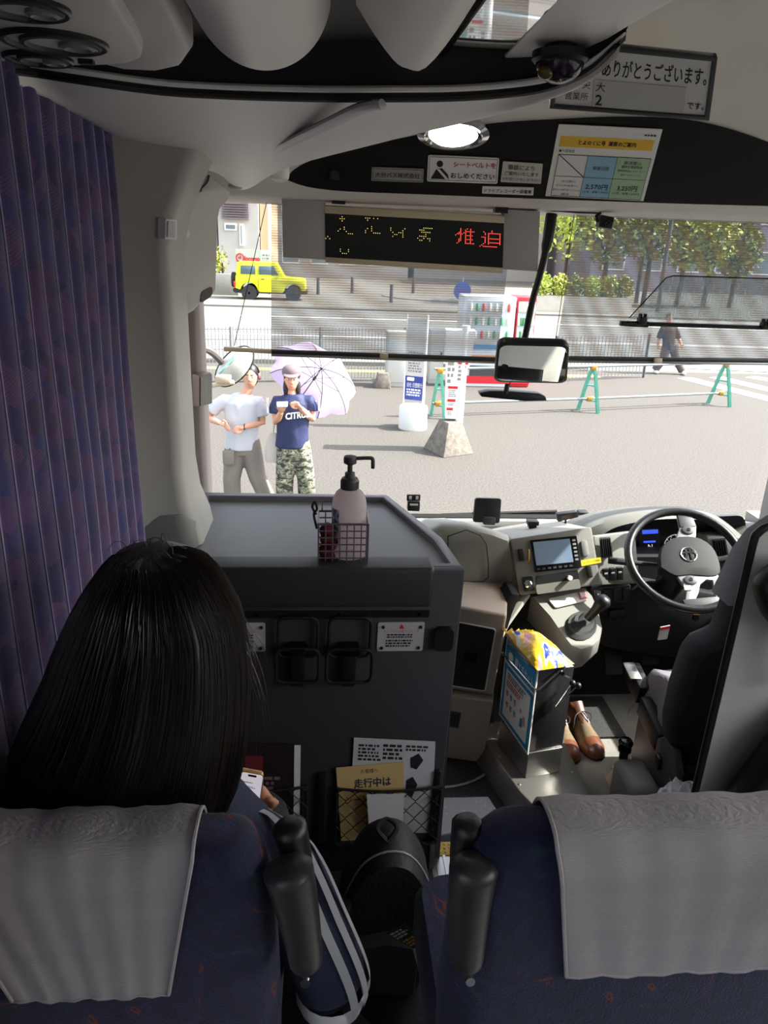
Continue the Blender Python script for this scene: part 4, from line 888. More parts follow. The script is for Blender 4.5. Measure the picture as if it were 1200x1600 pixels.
text(CQ, *cuv(1012, 850), *cuv(1019, 857), 'N', WE, cl, .004); textlines(CQ, [cuv(1006, 862)+cuv(1024, 872)+(3,)], WE, cl, .003, seed=2, fill=.2)
for gx, gy, nums in ((970, 852, ('60', '80')), (1056, 852, ('5', '10', '15'))):
    u, v = cuv(gx, gy); b = MB(); rr = .085
    path = [CQ.pt(u+rr*math.cos(R(a)), v+rr*CQ.ar*math.sin(R(a)), .003) for a in range(140, 401, 10)]; b.tube(path, .0014, 4)
    for a in range(140, 401, 26): b.tube([CQ.pt(u+rr*math.cos(R(a)), v+rr*CQ.ar*math.sin(R(a)), .003), CQ.pt(u+rr*.85*math.cos(R(a)), v+rr*CQ.ar*.85*math.sin(R(a)), .003)], .0012, 4)
    b.build('gauge_scale', WE, cl)
    for i, t in enumerate(nums):
        a = R(190+50*i); uu = u+rr*.6*math.cos(a); vv = v+rr*CQ.ar*.6*math.sin(a); text(CQ, uu-.014, vv-.03, uu+.014, vv+.03, t, WE, cl, .003)
vent(pxquad((1112, 842), (1133, 840), (1138, 868), (1116, 870), y=2.94), 2)
b = MB(); A = [at(px, py, y=2.95) for px, py in ((1105,838),(1150,838),(1200,850),(1200,905),(1105,905))]; b.prism(A, [p+V((0, .3, -.05)) for p in A]); b.build('right_block', DSH, ds, bevel=.01)
b = MB(); A = [at(px, py, y=3.0) for px, py in ((1140,835),(1170,823),(1260,824),(1260,870),(1140,870))]; b.prism(A, [p+V((0, .25, -.06)) for p in A]); b.build('right_ledge', DSL, ds, bevel=.01)
# gear console
GQ = [(830,931),(870,922),(914,917),(926,930),(936,955),(942,980),(938,1000),(925,1012),(908,1016),(893,1010),(880,994),(858,962)]
def gy(px, py): return lerp(2.74, 2.44, min(1, max(0, (py-924)/92)))
A = [at(px, py, y=gy(px, py)) for px, py in GQ]
b = MB(); b.loft([inset(A, .96, (0, 0, .0)), inset(A, 1., (0, .004, -.010)), inset(A, 1.0, (0, .012, -.06)), inset(A, .93, (0, .06, -.13)), inset(A, .8, (0, .16, -.17))]); b.build('gear_console', DSL, ds, smooth=45)
q = Quad(*[at(px, py, y=gy(px, py)-.012) for px, py in ((856,936),(905,925),(918,938),(868,950))])
b = MB(); b.qround(q, 0, 0, 1, 1, .06, -.004, .002); b.build('console_lid', LG2, ds, bevel=.001)
q = Quad(*[at(px, py, y=gy(px, py)-.014) for px, py in ((902,925),(913,924),(918,935),(907,937))]); b = MB(); b.qbox(q, 0, 0, 1, 1, 0, .003); b.build('red_sticker', mat('sticker_red', '#c05a5e', .5), ds); b = MB(); b.qbox(q, .2, .2, .8, .8, .003, .004); b.build('sticker_face', PAP, ds)
gl = thing('gear_lever', 'black gear lever with pleated boot on the centre console', 'gear lever', at(905, 990, y=2.49))
def bootring(cx, cy, rx, ry, dz, n=14): return [at(cx+rx*math.cos(2*math.pi*k/n), cy+ry*math.sin(2*math.pi*k/n), y=gy(0, cy+ry*math.sin(2*math.pi*k/n))-.012)+V((0, 0, dz)) for k in range(n)]
b = MB(); b.loft([bootring(908, 977, 25, 22, -.004), bootring(909, 976, 22, 19, .006), bootring(910, 975, 19, 15, .004), bootring(912, 973, 15, 12, .014), bootring(914, 971, 11, 9, .012), bootring(916, 968, 6, 5, .024)]); b.build('boot', RUB, gl, smooth=30)
k0 = at(918, 967, y=2.545); k1 = at(944, 938, y=2.53)
b = MB(); b.tube([k0, k0.lerp(k1, .5), k0.lerp(k1, .75), k1, k1+(k1-k0).normalized()*.016], [.017, .019, .026, .030, .018], 14); b.build('knob', BK, gl, smooth=60)
# steering wheel, turned a quarter
wc = at(1071, 873, y=2.66); wn = V((-.10, -.60, .79)).normalized(); wx = V((1, 0, 0)); wx = (wx-wn*wx.dot(wn)).normalized(); wy = wn.cross(wx)
def W(a, r, h=0.): return wc + wx*(r*math.cos(R(a))) + wy*(r*math.sin(R(a))) + wn*h
def Wp(x, y, h=0.): return wc+wx*x*.965+wy*y*.965+wn*h
sw = thing('steering_wheel', 'large black bus steering wheel with silver spokes and round emblem', 'steering wheel', wc-wn*.1)
RW = .224
b = MB(); rings = []
for k in range(48):
    a = 360*k/48; c = W(a, RW); ra = (c-wc).normalized(); rings.append([c+ra*(.0175*math.cos(t))+wn*(.0175*math.sin(t)) for t in [2*math.pi*j/10 for j in range(10)]])
b.loft(rings+[rings[0]], cap=False); b.build('rim', mat('rim_black', '#1b1b1d', .28, bump=.08, bscale=500), sw, smooth=60)
pad = [(-.105,-.035),(-.085,.045),(-.03,.095),(.06,.098),(.115,.05),(.125,-.03),(.10,-.085),(.0,-.075),(-.06,-.075)]
pad = [(p.x*1.1, p.y*1.06) for p in smoothpath([V((x, y, 0)) for x, y in pad+[pad[0]]], 3)[:-1]]
b = MB(); b.loft([[Wp(x*.95, y*.95, -.05) for x, y in pad], [Wp(x, y, -.012) for x, y in pad], [Wp(x*.95, y*.95, .005) for x, y in pad], [Wp(x*.6, y*.6, .012) for x, y in pad]]); b.build('hub_pad', mat('hub_charcoal', '#1d1d1f', .62, spec=.3), sw, smooth=50)
SIL = mat('spoke_silver', '#b7b9bd', .35, .6)
def spoke(pts, nm, mt, h0=-.02, h1=.0): b = MB(); b.prism([Wp(x, y, h0) for x, y in pts], [Wp(x, y, h1) for x, y in pts]); return b.build(nm, mt, sw, bevel=.004)
spoke([(-.02,.09),(.065,.085),(.085,.15),(.075,.215),(.02,.22),(.015,.15)], 'spoke', SIL); spoke([(.015,.15),(.085,.15),(.080,.225),(.018,.226)], 'spoke_root', DG, -.012, .004)
spoke([(-.06,-.06),(.11,-.07),(.12,-.11),(.06,-.10),(.03,-.12),(.015,-.155),(-.02,-.21),(-.055,-.21),(-.03,-.14)], 'spoke', SIL); spoke([(.085,-.10),(.125,-.10),(.115,-.20),(.075,-.215)], 'spoke', SIL)
spoke([(-.06,-.185),(.12,-.175),(.11,-.215),(-.05,-.225)], 'spoke_root', DG, -.012, .002)
for x, y in ((.045, .135), (-.005, -.10)):
    b = MB(); b.lathe(Wp(x, y, .0), [(.020, 0), (.019, .006), (.012, .008), (.001, .008)], wn, 20, sx=1.3); o = b.build('thumb_button', DG, sw); b = MB(); b.lathe(Wp(x, y, .008), [(.009, 0), (.007, .003), (.001, .003)], wn, 14); b.build('button_cap', CHR, o)
b = MB(); b.qbox(Quad(Wp(-.04, -.125, .0), Wp(-.012, -.125, .0), Wp(-.012, -.145, .0), Wp(-.04, -.145, .0)), 0, 0, 1, 1, 0, .004); b.build('button_plate', LG2, sw)
ec = Wp(.012, .012, .013); b = MB(); b.tube([ec+wx*(.030*math.cos(R(a)))+wy*(.030*math.sin(R(a))) for a in range(0, 361, 15)], .0035, 8)
b.prism([ec+wx*x+wy*y-wn*.001 for x, y in ((-.012,.026),(-.005,.027),(-.005,-.004),(-.012,-.02),(-.020,-.018),(-.012,.0))], [ec+wx*x+wy*y+wn*.003 for x, y in ((-.012,.026),(-.005,.027),(-.005,-.004),(-.012,-.02),(-.020,-.018),(-.012,.0))])
b.prism([ec+wx*-x+wy*y-wn*.001 for x, y in ((-.012,.026),(-.005,.027),(-.005,-.026),(-.012,-.024))], [ec+wx*-x+wy*y+wn*.003 for x, y in ((-.012,.026),(-.005,.027),(-.005,-.026),(-.012,-.024))])
b.prism([ec+wx*x+wy*y-wn*.001 for x, y in ((-.024,.012),(.024,.012),(.026,.005),(-.026,.005))], [ec+wx*x+wy*y+wn*.003 for x, y in ((-.024,.012),(.024,.012),(.026,.005),(-.026,.005))]); b.build('emblem', CHR, sw)
b = MB(); b.tube([wc-wn*.03, wc-wn*.10, wc-wn*.32], [.055, .065, .05], 16); b.build('column', BK, sw)
def stalk(p0, p1): b = MB(); b.tube([p0, p0.lerp(p1, .6), p0.lerp(p1, .7), p1], [.008, .010, .015, .014], 10); return b.build('stalk', BK, sw)
stalk(wc-wn*.07, W(172, .29, -.06)); stalk(wc-wn*.08, W(8, .27, -.07))
b = MB(); q = pxquad((1032, 980), (1047, 977), (1042, 998), (1027, 1000), y=2.72); b.qbox(q, 0, 0, 1, 1, -.003, .002); cs = b.build('column_sticker', mat('sticker_grey', '#b5b2ae', .6)); tag(cs, 'small white and red sticker under the steering column', 'sticker'); b = MB(); b.qbox(q, 0, 0, 1, .22, .002, .003); b.build('sticker_head', RED, cs)
b = MB(); b.box(at(1089, 956, y=2.74), (.03, .01, .024)); tag(b.build('amber_tag', mat('amber', '#d98a22', .4)), 'small amber ignition tag below the steering wheel', 'tag')
c = at(1086, 965, y=2.74); b = MB(); b.lathe(c, [(.014, 0), (.013, .01), (.001, .01)], (0, -1, .3), 16); tag(b.build('ignition_switch', BKG), 'round black ignition switch below the steering wheel', 'switch')
# pedals
for px, py, lab in ((958, 1035, 'rubber clutch pedal in the dark footwell'), (1015, 1020, 'rubber brake pedal under the steering column')):
    p = at(px, py, y=2.85); o = thing('foot_pedal', lab, 'pedal', (p.x, p.y, 1.0)); b = MB(); b.box(p, (.08, .02, .11), M.Rotation(R(-30), 3, 'X')); b.build('pedal_pad', RUB, o, bevel=.006); b = MB(); b.tube([p, p+V((0, .09, .14))], .011, 8); b.build('pedal_arm', BK, o)
p = V((1.0, 2.7, 1.05))
# accelerator mats
b = MB(); b.box((1.18, 2.74, 1.022), (.24, .30, .012)); tag(b.build('pedal_mat', mat('mat_dark', '#232322', .8, bump=.4, bscale=120), bevel=.004), 'dark ribbed mat in the driver footwell', 'floor mat')

# devices on the dash top
c = at(761, 798, y=3.08); tb = thing('rear_monitor', 'black tablet-like monitor on a stand on the dash top', 'monitor', c+V((0, 0, -.06)))
q = Quad(at(743, 778, y=3.09), at(784, 779, y=3.09), at(781, 818, y=3.07), at(739, 816, y=3.07)); b = MB(); b.qround(q, 0, 0, 1, 1, .10, -.022, 0); b.build('back_shell', BK, tb, bevel=.004)
b = MB(); b.qround(q, .35, .74, .80, 1.05, .06, 0, .02); b.build('stand', DG, tb, bevel=.004)
c = at(645, 785, y=3.24); mc = thing('dash_camera', 'small black square camera stuck low on the windscreen', 'camera', c); q = pxquad((636, 773), (657, 773), (656, 797), (635, 796), y=3.24)
b = MB(); b.qround(q, 0, 0, 1, .42, .05, -.01, .002); b.build('bracket', BK, mc, bevel=.002); b = MB(); b.qround(q, .05, .35, .95, 1, .08, -.01, .02); b.build('body', BK, mc, bevel=.003)
b = MB(); b.qbox(q, .15, .1, .35, .3, .002, .004); b.qbox(q, .65, .1, .85, .3, .002, .004); b.qbox(q, .2, .5, .8, .62, .02, .022); b.build('slot', LG2, mc)
c = at(887, 805, y=2.98); fm = thing('fare_meter', 'small tilted black meter on a stalk on the dash top', 'meter', c+V((0, 0, -.045))); q = pxquad((870, 804), (902, 800), (904, 808), (872, 816), y=2.98)
b = MB(); b.qround(q, 0, 0, 1, 1, .05, -.03, 0); b.build('body', BK, fm, bevel=.003); b = MB(); b.qbox(q, .2, .25, .8, .75, 0, .002); b.build('display', mat('meter_red', '#3a1518', .3), fm)
b = MB(); b.tube([at(884, 812, y=3.04), at(883, 824, y=3.04)], .005, 8); b.build('stalk', BK, fm)
c = at(832, 816, y=3.05); b = MB(); b.box(c, (.05, .04, .02)); b.box(c+V((0, 0, -.016)), (.035, .03, .02)); tag(b.build('dash_sensor', BK, bevel=.003), 'little black sensor block between monitor and meter', 'sensor')
# wipers outside at the foot of the windscreen
def wiper(lab, P, y):
    P = [at(px, py, y=y) for px, py in P]; o = thing('wiper', lab, 'wiper', P[0])
    b = MB(); b.tube([P[0], P[1]], .010, 8); b.build('wiper_arm', BK, o); b = MB(); b.tube([P[2], P[3]], .008, 6, flat=1.6); b.build('wiper_blade', RUB, o)
    b = MB(); b.box(P[0], (.05, .05, .04)); b.build('pivot', BK, o, bevel=.006); b = MB(); b.box(P[1].lerp(P[2], .5), (.04, .02, .03)); b.build('blade_clip', MG, o)
wiper('black windscreen wiper lying left of the dash monitor', [(672,812),(800,802),(690,806),(870,800)], 3.40); wiper('black windscreen wiper lying right of the dash monitor', [(910,804),(760,806),(720,808),(930,806)], 3.44)
b = MB(); q = pxquad((1138, 823), (1182, 824), (1178, 831), (1136, 830), y=3.1); b.qround(q, 0, 0, 1, 1, .08, -.04, 0); tag(b.build('dash_tray_block', BK, bevel=.003), 'flat black block on the dash at the far right', 'block')

# ---------------------------------------------------------------- side unit left of the gear console
su = thing('side_console', 'beige side console with recessed cassette unit and small vent', 'console', (.62, 2.6, 1.0))
SU = Quad((.50, 2.55, 1.68), (.70, 2.50, 1.66), (.655, 2.50, 1.0), (.45, 2.55, 1.0))
b = MB(); b.qround(SU, 0, .0, 1, .55, .06, -.30, 0); b.build('upper_body', BEI, su, bevel=.015, bseg=3)
b = MB(); b.qround(SU, 0, .56, 1.02, 1, .03, -.30, .03); b.build('lower_body', BEI, su, bevel=.015, bseg=3)
b = MB(); b.qround(SU, .10, .10, .84, .52, .06, -.01, .001, 5); b.build('recess', DRK, su)
P = rrect(.10, .10, .84, .52, .06, 5, SU.ar); b = MB(); b.tube([SU.pt(u, v, .002) for u, v in P+[P[0]]], .003, 6); b.build('recess_trim', LG2, su)
b = MB(); b.qbox(SU, .35, .28, .58, .33, 0, .006); b.build('cassette_slot', BKG, su); b = MB(); b.qbox(SU, .35, .35, .58, .42, 0, .006); b.build('control_block', BK, su)
for i in range(5):
    b = MB(); b.qbox(SU, .20+.05*i, .68, .225+.05*i, .76, .03, .034); b.build('vent_slat', BK, su)
b = MB(); b.qround(SU, .16, .665, .46, .775, .02, .03, .0315); b.build('vent_plate', DG, su)
b = MB(); A = [at(px, py, y=2.62) for px, py in ((765,1000),(775,960),(800,928),(812,930),(800,960),(785,1010),(770,1150),(752,1140)) ]; b.prism(A, [p+V((0, .12, 0)) for p in A]); b.build('black_side_panel', DRK, su, bevel=.004)
b = MB(); b.tube([at(772, 1012, y=2.60), at(790, 975, y=2.64), at(822, 928, y=2.72)], [.016, .018, .022], 8, flat=.6); b.build('strut', DSH, su)
# ---------------------------------------------------------------- steel plinth, ticket box
pl = thing('steel_plinth', 'riveted steel plinth carrying the ticket box', 'plinth', (.80, 2.35, 1.0))
top = [(.648, 2.54), (.70, 2.64), (.99, 2.58), (.99, 2.05), (.80, 2.05), (.735, 2.20)]
bot = [(.615, 2.52), (.70, 2.66), (1.0, 2.6), (1.0, 2.03), (.79, 2.03), (.70, 2.16)]
b = MB(); b.prism([V((x, y, 1.0)) for x, y in bot], [V((x, y, 1.085)) for x, y in top]); b.build('plinth_body', mat('dull_steel', '#85827e', .4, .75, col2='#6f6c68', scale=4), pl, bevel=.004)
b = MB()
for x, y in ((.66, 2.53), (.70, 2.40), (.74, 2.24), (.80, 2.10), (.93, 2.10), (.96, 2.3), (.71, 2.6)): b.lathe((x, y, 1.085), [(.006, 0), (.005, .003), (.001, .004)], seg=10)
b.build('rivet_row', STL, pl)
tk = thing('ticket_box', 'stainless box with blue bordered notice and two levers beside the gear console', 'ticket box', (.81, 2.38, 1.085))
e0 = V((.772, 2.272, 0)); ea = V((-.064, .208, 0)); eb = V((.142, .032, 0))
def TB(a, c, z): return e0+ea*a+eb*c+V((0, 0, z))
b = MB(); b.prism([TB(0,0,1.085), TB(1,0,1.085), TB(1,1,1.085), TB(0,1,1.085)], [TB(0,0,1.20), TB(1,0,1.20), TB(1,1,1.20), TB(0,1,1.20)]); b.build('lower_body', STL, tk, bevel=.003)
b = MB(); b.prism([TB(.02,.02,1.203), TB(.98,.02,1.203), TB(.98,1,1.203), TB(.02,1,1.203)], [TB(0,0,1.555), TB(1,0,1.555), TB(1,1,1.555), TB(0,1,1.555)]); b.build('upper_body', mat('dark_steel', '#77757a', .18, .9), tk, bevel=.003)
b = MB(); b.prism([TB(.03,-.04,1.55), TB(.97,-.04,1.55), TB(.97,1.04,1.55), TB(.03,1.04,1.55)], [TB(.03,-.04,1.562), TB(.97,-.04,1.562), TB(.97,1.04,1.562), TB(.03,1.04,1.562)]); b.build('lid', STL, tk, bevel=.003)
nq = Quad(TB(1.02, -.012, 1.585), TB(.0, -.012, 1.565), TB(.0, -.012, 1.195), TB(1.02, -.012, 1.225))
nt = thing('etiquette_notice', 'blue and white bus etiquette notice on the ticket box', 'notice', nq.pt(.5, 1, 0))
b = MB(); b.qbox(nq, 0, 0, 1, 1, -.002, .002); b.build('sheet', PAP, nt)
BLU = mat('notice_blue', '#2f8fc0', .5)
b = MB(); b.qbox(nq, .03, .02, .97, .285, .002, .003); b.build('blue_header', BLU, nt)
b = MB()
for r_ in ((.03, .315, .97, .36), (.03, .93, .97, .975), (.03, .315, .10, .975), (.90, .315, .97, .975)): b.qbox(nq, *r_, .002, .003)
b.build('blue_border', BLU, nt)
text(nq, .34, .13, .92, .26, '膜エチケット', PAP, nt, .0036, bold=.0008, keep=False); textlines(nq, [(.12, .05, .9, .08, 1)], PAP, nt, .0036, seed=2)
b = MB(); b.qpoly(nq, [(.20+.075*math.cos(a), .185+.075*nq.ar*math.sin(a)) for a in [k*.5236 for k in range(12)]], .003, .0038); b.build('round_mark', PAP, nt)
textlines(nq, [(.15, .39, .85, .47, 3)], INK, nt, .0028, seed=12); textlines(nq, [(.15, .48, .72, .56, 3)], RED, nt, .0028, seed=13)
rnd = random.Random(2); b = MB(); b2 = MB()
for i in range(3):
    for j in range(2):
        u = .20+.13*i+.02*j; v = .64+.13*j; b.qpoly(nq, [(u+.035*math.cos(a), v+.03*math.sin(a)) for a in [k*.785 for k in range(8)]], .002, .0032); b2.qbox(nq, u-.03, v-.04, u+.03, v-.02, .0032, .004)
b.qpoly(nq, [(.74,.66),(.80,.66),(.82,.76),(.72,.76)], .002, .003); b.qbox(nq, .62, .62, .68, .66, .002, .003); b.build('printed_picture', mat('print_pink', '#d79a96', .6), nt); b2.qpoly(nq, [(.66,.72),(.72,.70),(.74,.80),(.66,.82)], .002, .003); b2.build('printed_picture', mat('print_teal', '#4c8e9a', .6), nt)
b = MB(); b.tube([TB(1.02, -.05, 1.50), TB(1.05, -.09, 1.505), TB(.5, -.09, 1.50), TB(-.05, -.09, 1.49), TB(-.06, .02, 1.49), TB(-.03, .55, 1.55), TB(-.02, .75, 1.555)], .0042, 8); b.build('wire_handle', CHR, tk)
for c0, c1, z1 in ((.60, .85, 1.50), (.60, .99, 1.49)):
    b = MB(); p0 = TB(-.02, c0, 1.395); p1 = TB(-.10-.2*(c1-.85), c1+.05, z1); b.tube([p0, p1], .0035, 6); lv = b.build('lever', CHR, tk); b = MB(); b.ell(p1, (.012, .012, .012)); b.build('lever_knob', BK, lv)
b = MB(); b.lathe(TB(-.01, .62, 1.54), [(.008, 0), (.008, .012), (.001, .012)], ea*-1, 10); b.build('bolt', CHR, tk)
# yellow sweets bag on the ticket box
yb = thing('snack_bag', 'shiny yellow snack bag with blue print on top of the ticket box', 'snack bag', TB(.5, .5, 1.563))
n = 14; rowsT = []; rowsB = []
for i in range(n+1):
    rt = []; rb = []
    for j in range(n+1):
        a = i/n; c = j/n; e = (math.sin(math.pi*a)**.5)*(math.sin(math.pi*c)**.5); w_ = .012*mnoise.noise(V((a*6, c*6, 2)))*e
        p = TB(-.06+1.08*a, -.10+.98*c, 1.566); rt.append(p+V((0, 0, .004+.05*e+w_+.03*a*(1-c)))); rb.append(p+V((0, 0, .002+.02*a*(1-c))))
    rowsT.append(rt); rowsB.append(rb)
def bag_mat():
    m = mat('foil_yellow', '#e9bd2c', .22, spec=.8, bump=.4, bscale=60); nt_ = m.node_tree; N = nt_.nodes; L = nt_.links
    tc = N.new('ShaderNodeTexCoord'); nz = N.new('ShaderNodeTexNoise'); nz.inputs['Scale'].default_value = 11; nz.inputs['Detail'].default_value = 1.5; mp = N.new('ShaderNodeMapping'); mp.inputs['Rotation'].default_value = (0, 0, R(30)); mp.inputs['Scale'].default_value = (2.4, .8, .4); L.new(tc.outputs['Object'], mp.inputs[0]); L.new(mp.outputs[0], nz.inputs['Vector'])
    cr = N.new('ShaderNodeValToRGB'); cr.color_ramp.interpolation = 'CONSTANT'; e = cr.color_ramp.elements; e[0].color = rgb('#e9bd2c'); e[0].position = 0; e[1].position = .54; e[1].color = rgb('#f3ead0'); k = e.new(.60); k.color = rgb('#3748b0'); k = e.new(.68); k.color = rgb('#e9bd2c'); k = e.new(.36); k.color = rgb('#e9bd2c'); k = e.new(.28); k.color = rgb('#e59aa0')
    L.new(nz.outputs['Fac'], cr.inputs[0]); L.new(cr.outputs[0], N['Principled BSDF'].inputs['Base Color']); return m
b = MB(); b.grid(rowsT); b.grid(rowsB); b.build('foil', bag_mat(), yb, smooth=60)
b = MB(); b.grid([[rowsT[n][j], rowsT[n][j]+ea.normalized()*.02+V((0, 0, .012*math.sin(j*2.1)))] for j in range(n+1)]); b.build('crimped_end', mat('foil_gold', '#d9a520', .25, spec=.8), yb)

# ---------------------------------------------------------------- shoes
LEB = mat('brown_leather', '#54301d', .38, col2='#432415', scale=14, bump=.1, bscale=150); LEC = mat('tan_leather', '#6b3d24', .38, col2='#5a311b', scale=10); SOL = mat('sole_dark', '#2c2019', .7); SUE = mat('tan_cloth', '#6f5c45', .85, col2='#5e4d38', scale=80)
def shoe(label, toe, heel):
    toe = V(toe); heel = V(heel); d = (toe-heel); d.z = 0; Ls = d.length; ax = d.normalized(); sd = V((ax.y, -ax.x, 0))
    o = thing('leather_shoe', label, 'shoe', heel, 0)
    def P(t, s, z): return heel+ax*(t*Ls)+sd*s+V((0, 0, z))
    prof = [(0,.026),(.06,.034),(.2,.034),(.4,.031),(.55,.038),(.72,.047),(.86,.043),(.95,.030),(1.,.012)]
    ol = [(t, w_) for t, w_ in prof]+[(t, -w_) for t, w_ in reversed(prof)]
    b = MB(); b.prism([P(t, s*1.06, 0) for t, s in ol], [P(t, s*1.06, .014) for t, s in ol]); b.build('sole', SOL, o, bevel=.003)
    def ring(t, w_, h, top=1.): return [P(t, w_*math.cos(R(a)), .014+h*max(0, math.sin(R(a)))**.8) for a in range(0, 181, 15)]
    ht = {0:.075,.06:.085,.2:.088,.4:.085,.55:.068,.72:.052,.86:.046,.95:.036,1.:.012}
    b = MB(); b.loft([ring(t, w_, ht[t]) for t, w_ in prof if t >= .72], cap=True, closed=True); b.build('toe_cap', LEC, o, smooth=60)
    b = MB(); b.loft([ring(t, w_, ht[t]) for t, w_ in prof if .4 <= t <= .72]); b.build('vamp', SUE, o, smooth=60)
    b = MB(); b.loft([ring(t, w_, ht[t]) for t, w_ in prof if t <= .4], cap=False, closed=False); b.build('heel_quarter', LEB, o, smooth=60)
    b = MB()
    for s in (-1, 1): b.grid([[P(.30+.06*k, s*.031, .04+.045*(1-k*.18)), P(.30+.06*k, s*.010, .096-.012*k)] for k in range(5)])
    b.build('eyelet_flap', LEB, o, smooth=60)
    b = MB(); b.tube([P(.2, 0, .13), P(.35, 0, .10), P(.55, 0, .075)], [.022, .02, .014], 8, flat=.3); b.build('tongue', LEB, o)
    b = MB()
    for k in range(4): b.tube([P(.32+.06*k, -.022, .092-.009*k), P(.34+.06*k, 0, .104-.010*k), P(.36+.06*k, .022, .092-.009*k)], .0026, 5)
    b.tube(smoothpath([P(.33, .0, .108), P(.40, .035, .10), P(.48, .05, .06), P(.42, .055, .03)], 4), .0025, 5); b.tube(smoothpath([P(.33, 0, .108), P(.42, -.03, .11), P(.5, -.02, .095), P(.36, .0, .11)], 4), .0025, 5); b.build('laces', INK, o)
shoe('brown leather lace-up shoe on driver floor, partly behind ticket box', (1.015, 2.425, 1.016), (1.000, 2.715, 1.016)); shoe('brown leather lace-up shoe on driver floor, fully in view', (1.130, 2.445, 1.016), (1.090, 2.735, 1.016))
# ---------------------------------------------------------------- parking brake housing, bag, papers
pk = thing('parking_brake', 'grey housing with black push knob beside the driver seat', 'brake lever', (1.13, 2.1, 1.016))
A = [(1.075, 2.03), (1.075, 2.22), (1.19, 2.22), (1.19, 2.03)]
b = MB(); b.loft([[V((x, y, 1.016)) for x, y in A], [V((x, y, 1.20)) for x, y in A], [V((lerp(x, 1.13, .12), lerp(y, 2.12, .1), 1.225)) for x, y in A]]); b.build('housing', MG, pk, bevel=.025, bseg=3)
c = V((1.118, 2.225, 1.205)); b = MB(); b.lathe(c, [(.016, 0), (.016, .035), (.024, .037), (.024, .047), (.012, .049), (.012, .058), (.026, .066), (.027, .075), (.02, .086), (.001, .088)], seg=20); b.build('push_knob', BKG, pk)
wb = MB(); rnd = random.Random(9); cc = V((1.200, 1.93, 1.20)); rg = []
for i in range(25):
    t = math.pi*min(max(i/24, .01), .99); row = []
    for k in range(40):
        a = 2*math.pi*k/40; d = V((math.sin(t)*math.cos(a), math.sin(t)*math.sin(a), math.cos(t)))
        f = 1+.20*abs(mnoise.noise(d*3.2))+.16*mnoise.noise(d*7+V((3, 1, 2)))+.05*mnoise.noise(d*18)
        p = V((d.x*.088, d.y*.075, d.z*.125))*f
        if d.z > .5: p *= 1+.18*mnoise.noise(V((a*2, t*6, 0)))
        p.z = max(p.z, -.18) if d.z > -.3 else -.18; row.append(cc+p)
    rg.append(row)
wb.loft(rg); tag(wb.build('plastic_bag', mat('thin_white_plastic', '#e4e2ea', .35, spec=.7), smooth=25), 'crumpled white plastic bag beside the driver seat', 'plastic bag')
for pts, lab in ((((945,1215),(962,1197),(972,1208),(955,1234)), 'brown paper slip on the driver floor, half under another'), (((955,1198),(972,1190),(984,1206),(970,1216)), 'brown paper slip on the driver floor nearest the brake')):
    A = [at(px, py, z=1.019+.002*len(lab) % .004) for px, py in pts]; b = MB(); b.prism(A, [p+V((0, 0, .0015)) for p in A]); tag(b.build('paper_slip', mat('kraft_paper', '#b79f86', .8)), lab, 'paper slip')
# ---------------------------------------------------------------- driver's seat
SBK = mat('seat_black_cloth', '#17171a', .85, bump=.2, bscale=300); SGR = mat('grey_seat_cover', '#6f6b74', .8, col2='#67636c', scale=4, bump=.1, bscale=60)
st = thing('driver_chair', 'black driver seat with pale grey cloth cover and side adjusters', 'seat', (1.53, 2.15, 1.0))
def cushion(rings, name, mt, smooth=60): b = MB(); b.loft(rings); return b.build(name, mt, st, smooth=smooth, bevel=0, sub=1)
def rr3(cx, cy, cz, hx, hy, r, n=4, tilt=0.): return [V((cx+x, cy+y, cz+y*tilt)) for x, y in rrect(-hx, -hy, hx, hy, r, n)]
cushion([rr3(1.53, 2.22, 1.32, .25, .23, .06), rr3(1.53, 2.22, 1.34, .28, .25, .07), rr3(1.53, 2.22, 1.42, .28, .25, .07), rr3(1.53, 2.22, 1.46, .26, .23, .08), rr3(1.53, 2.22, 1.47, .15, .15, .06)], 'seat_cushion', SBK)
b = MB(); rows = []
for i in range(13):
    x = lerp(1.225, 1.5, i/12); rows.append([V((x+.01*math.sin(j*1.3), lerp(2.10, 2.47, j/12)+.01*math.sin(i), 1.47+.035*math.sin(math.pi*min(1, j/10))*math.sin(math.pi*min(1, (i+2)/10))-(.14 if i == 0 else .05 if i == 1 else 0)-(.10 if j == 12 else .03 if j == 11 else 0))) for j in range(13)])
b.grid(rows); b.grid([[p+V((0, 0, -.006)) for p in r] for r in rows]); b.build('cloth_cover', SGR, st, smooth=70)
# backrest, seen from behind: broad below, narrow above
bk = [(1.19,1.40),(1.165,1.50),(1.15,1.65),(1.15,1.79),(1.165,1.83),(1.20,1.85),(1.225,1.87),(1.228,1.95),(1.225,2.08),(1.84,2.08),(1.84,1.95),(1.845,1.87),(1.87,1.85),(1.90,1.83),(1.91,1.79),(1.91,1.65),(1.90,1.50),(1.87,1.40)]
def bky(z): return 2.02-(z-1.4)*.20
b = MB(); F = [V((x, bky(z), z)) for x, z in bk]; b.loft([inset(F, .94, (0, .13, 0)), inset(F, 1, (0, .10, 0)), inset(F, 1, (0, .03, 0)), inset(F, .94, (0, 0, 0))]); b.build('backrest', SBK, st, smooth=50)
hr = [(1.205,2.00),(1.212,2.08),(1.222,2.16),(1.245,2.225),(1.29,2.27),(1.38,2.295),(1.68,2.295),(1.77,2.27),(1.815,2.225),(1.84,2.16),(1.85,2.08),(1.855,2.00)]
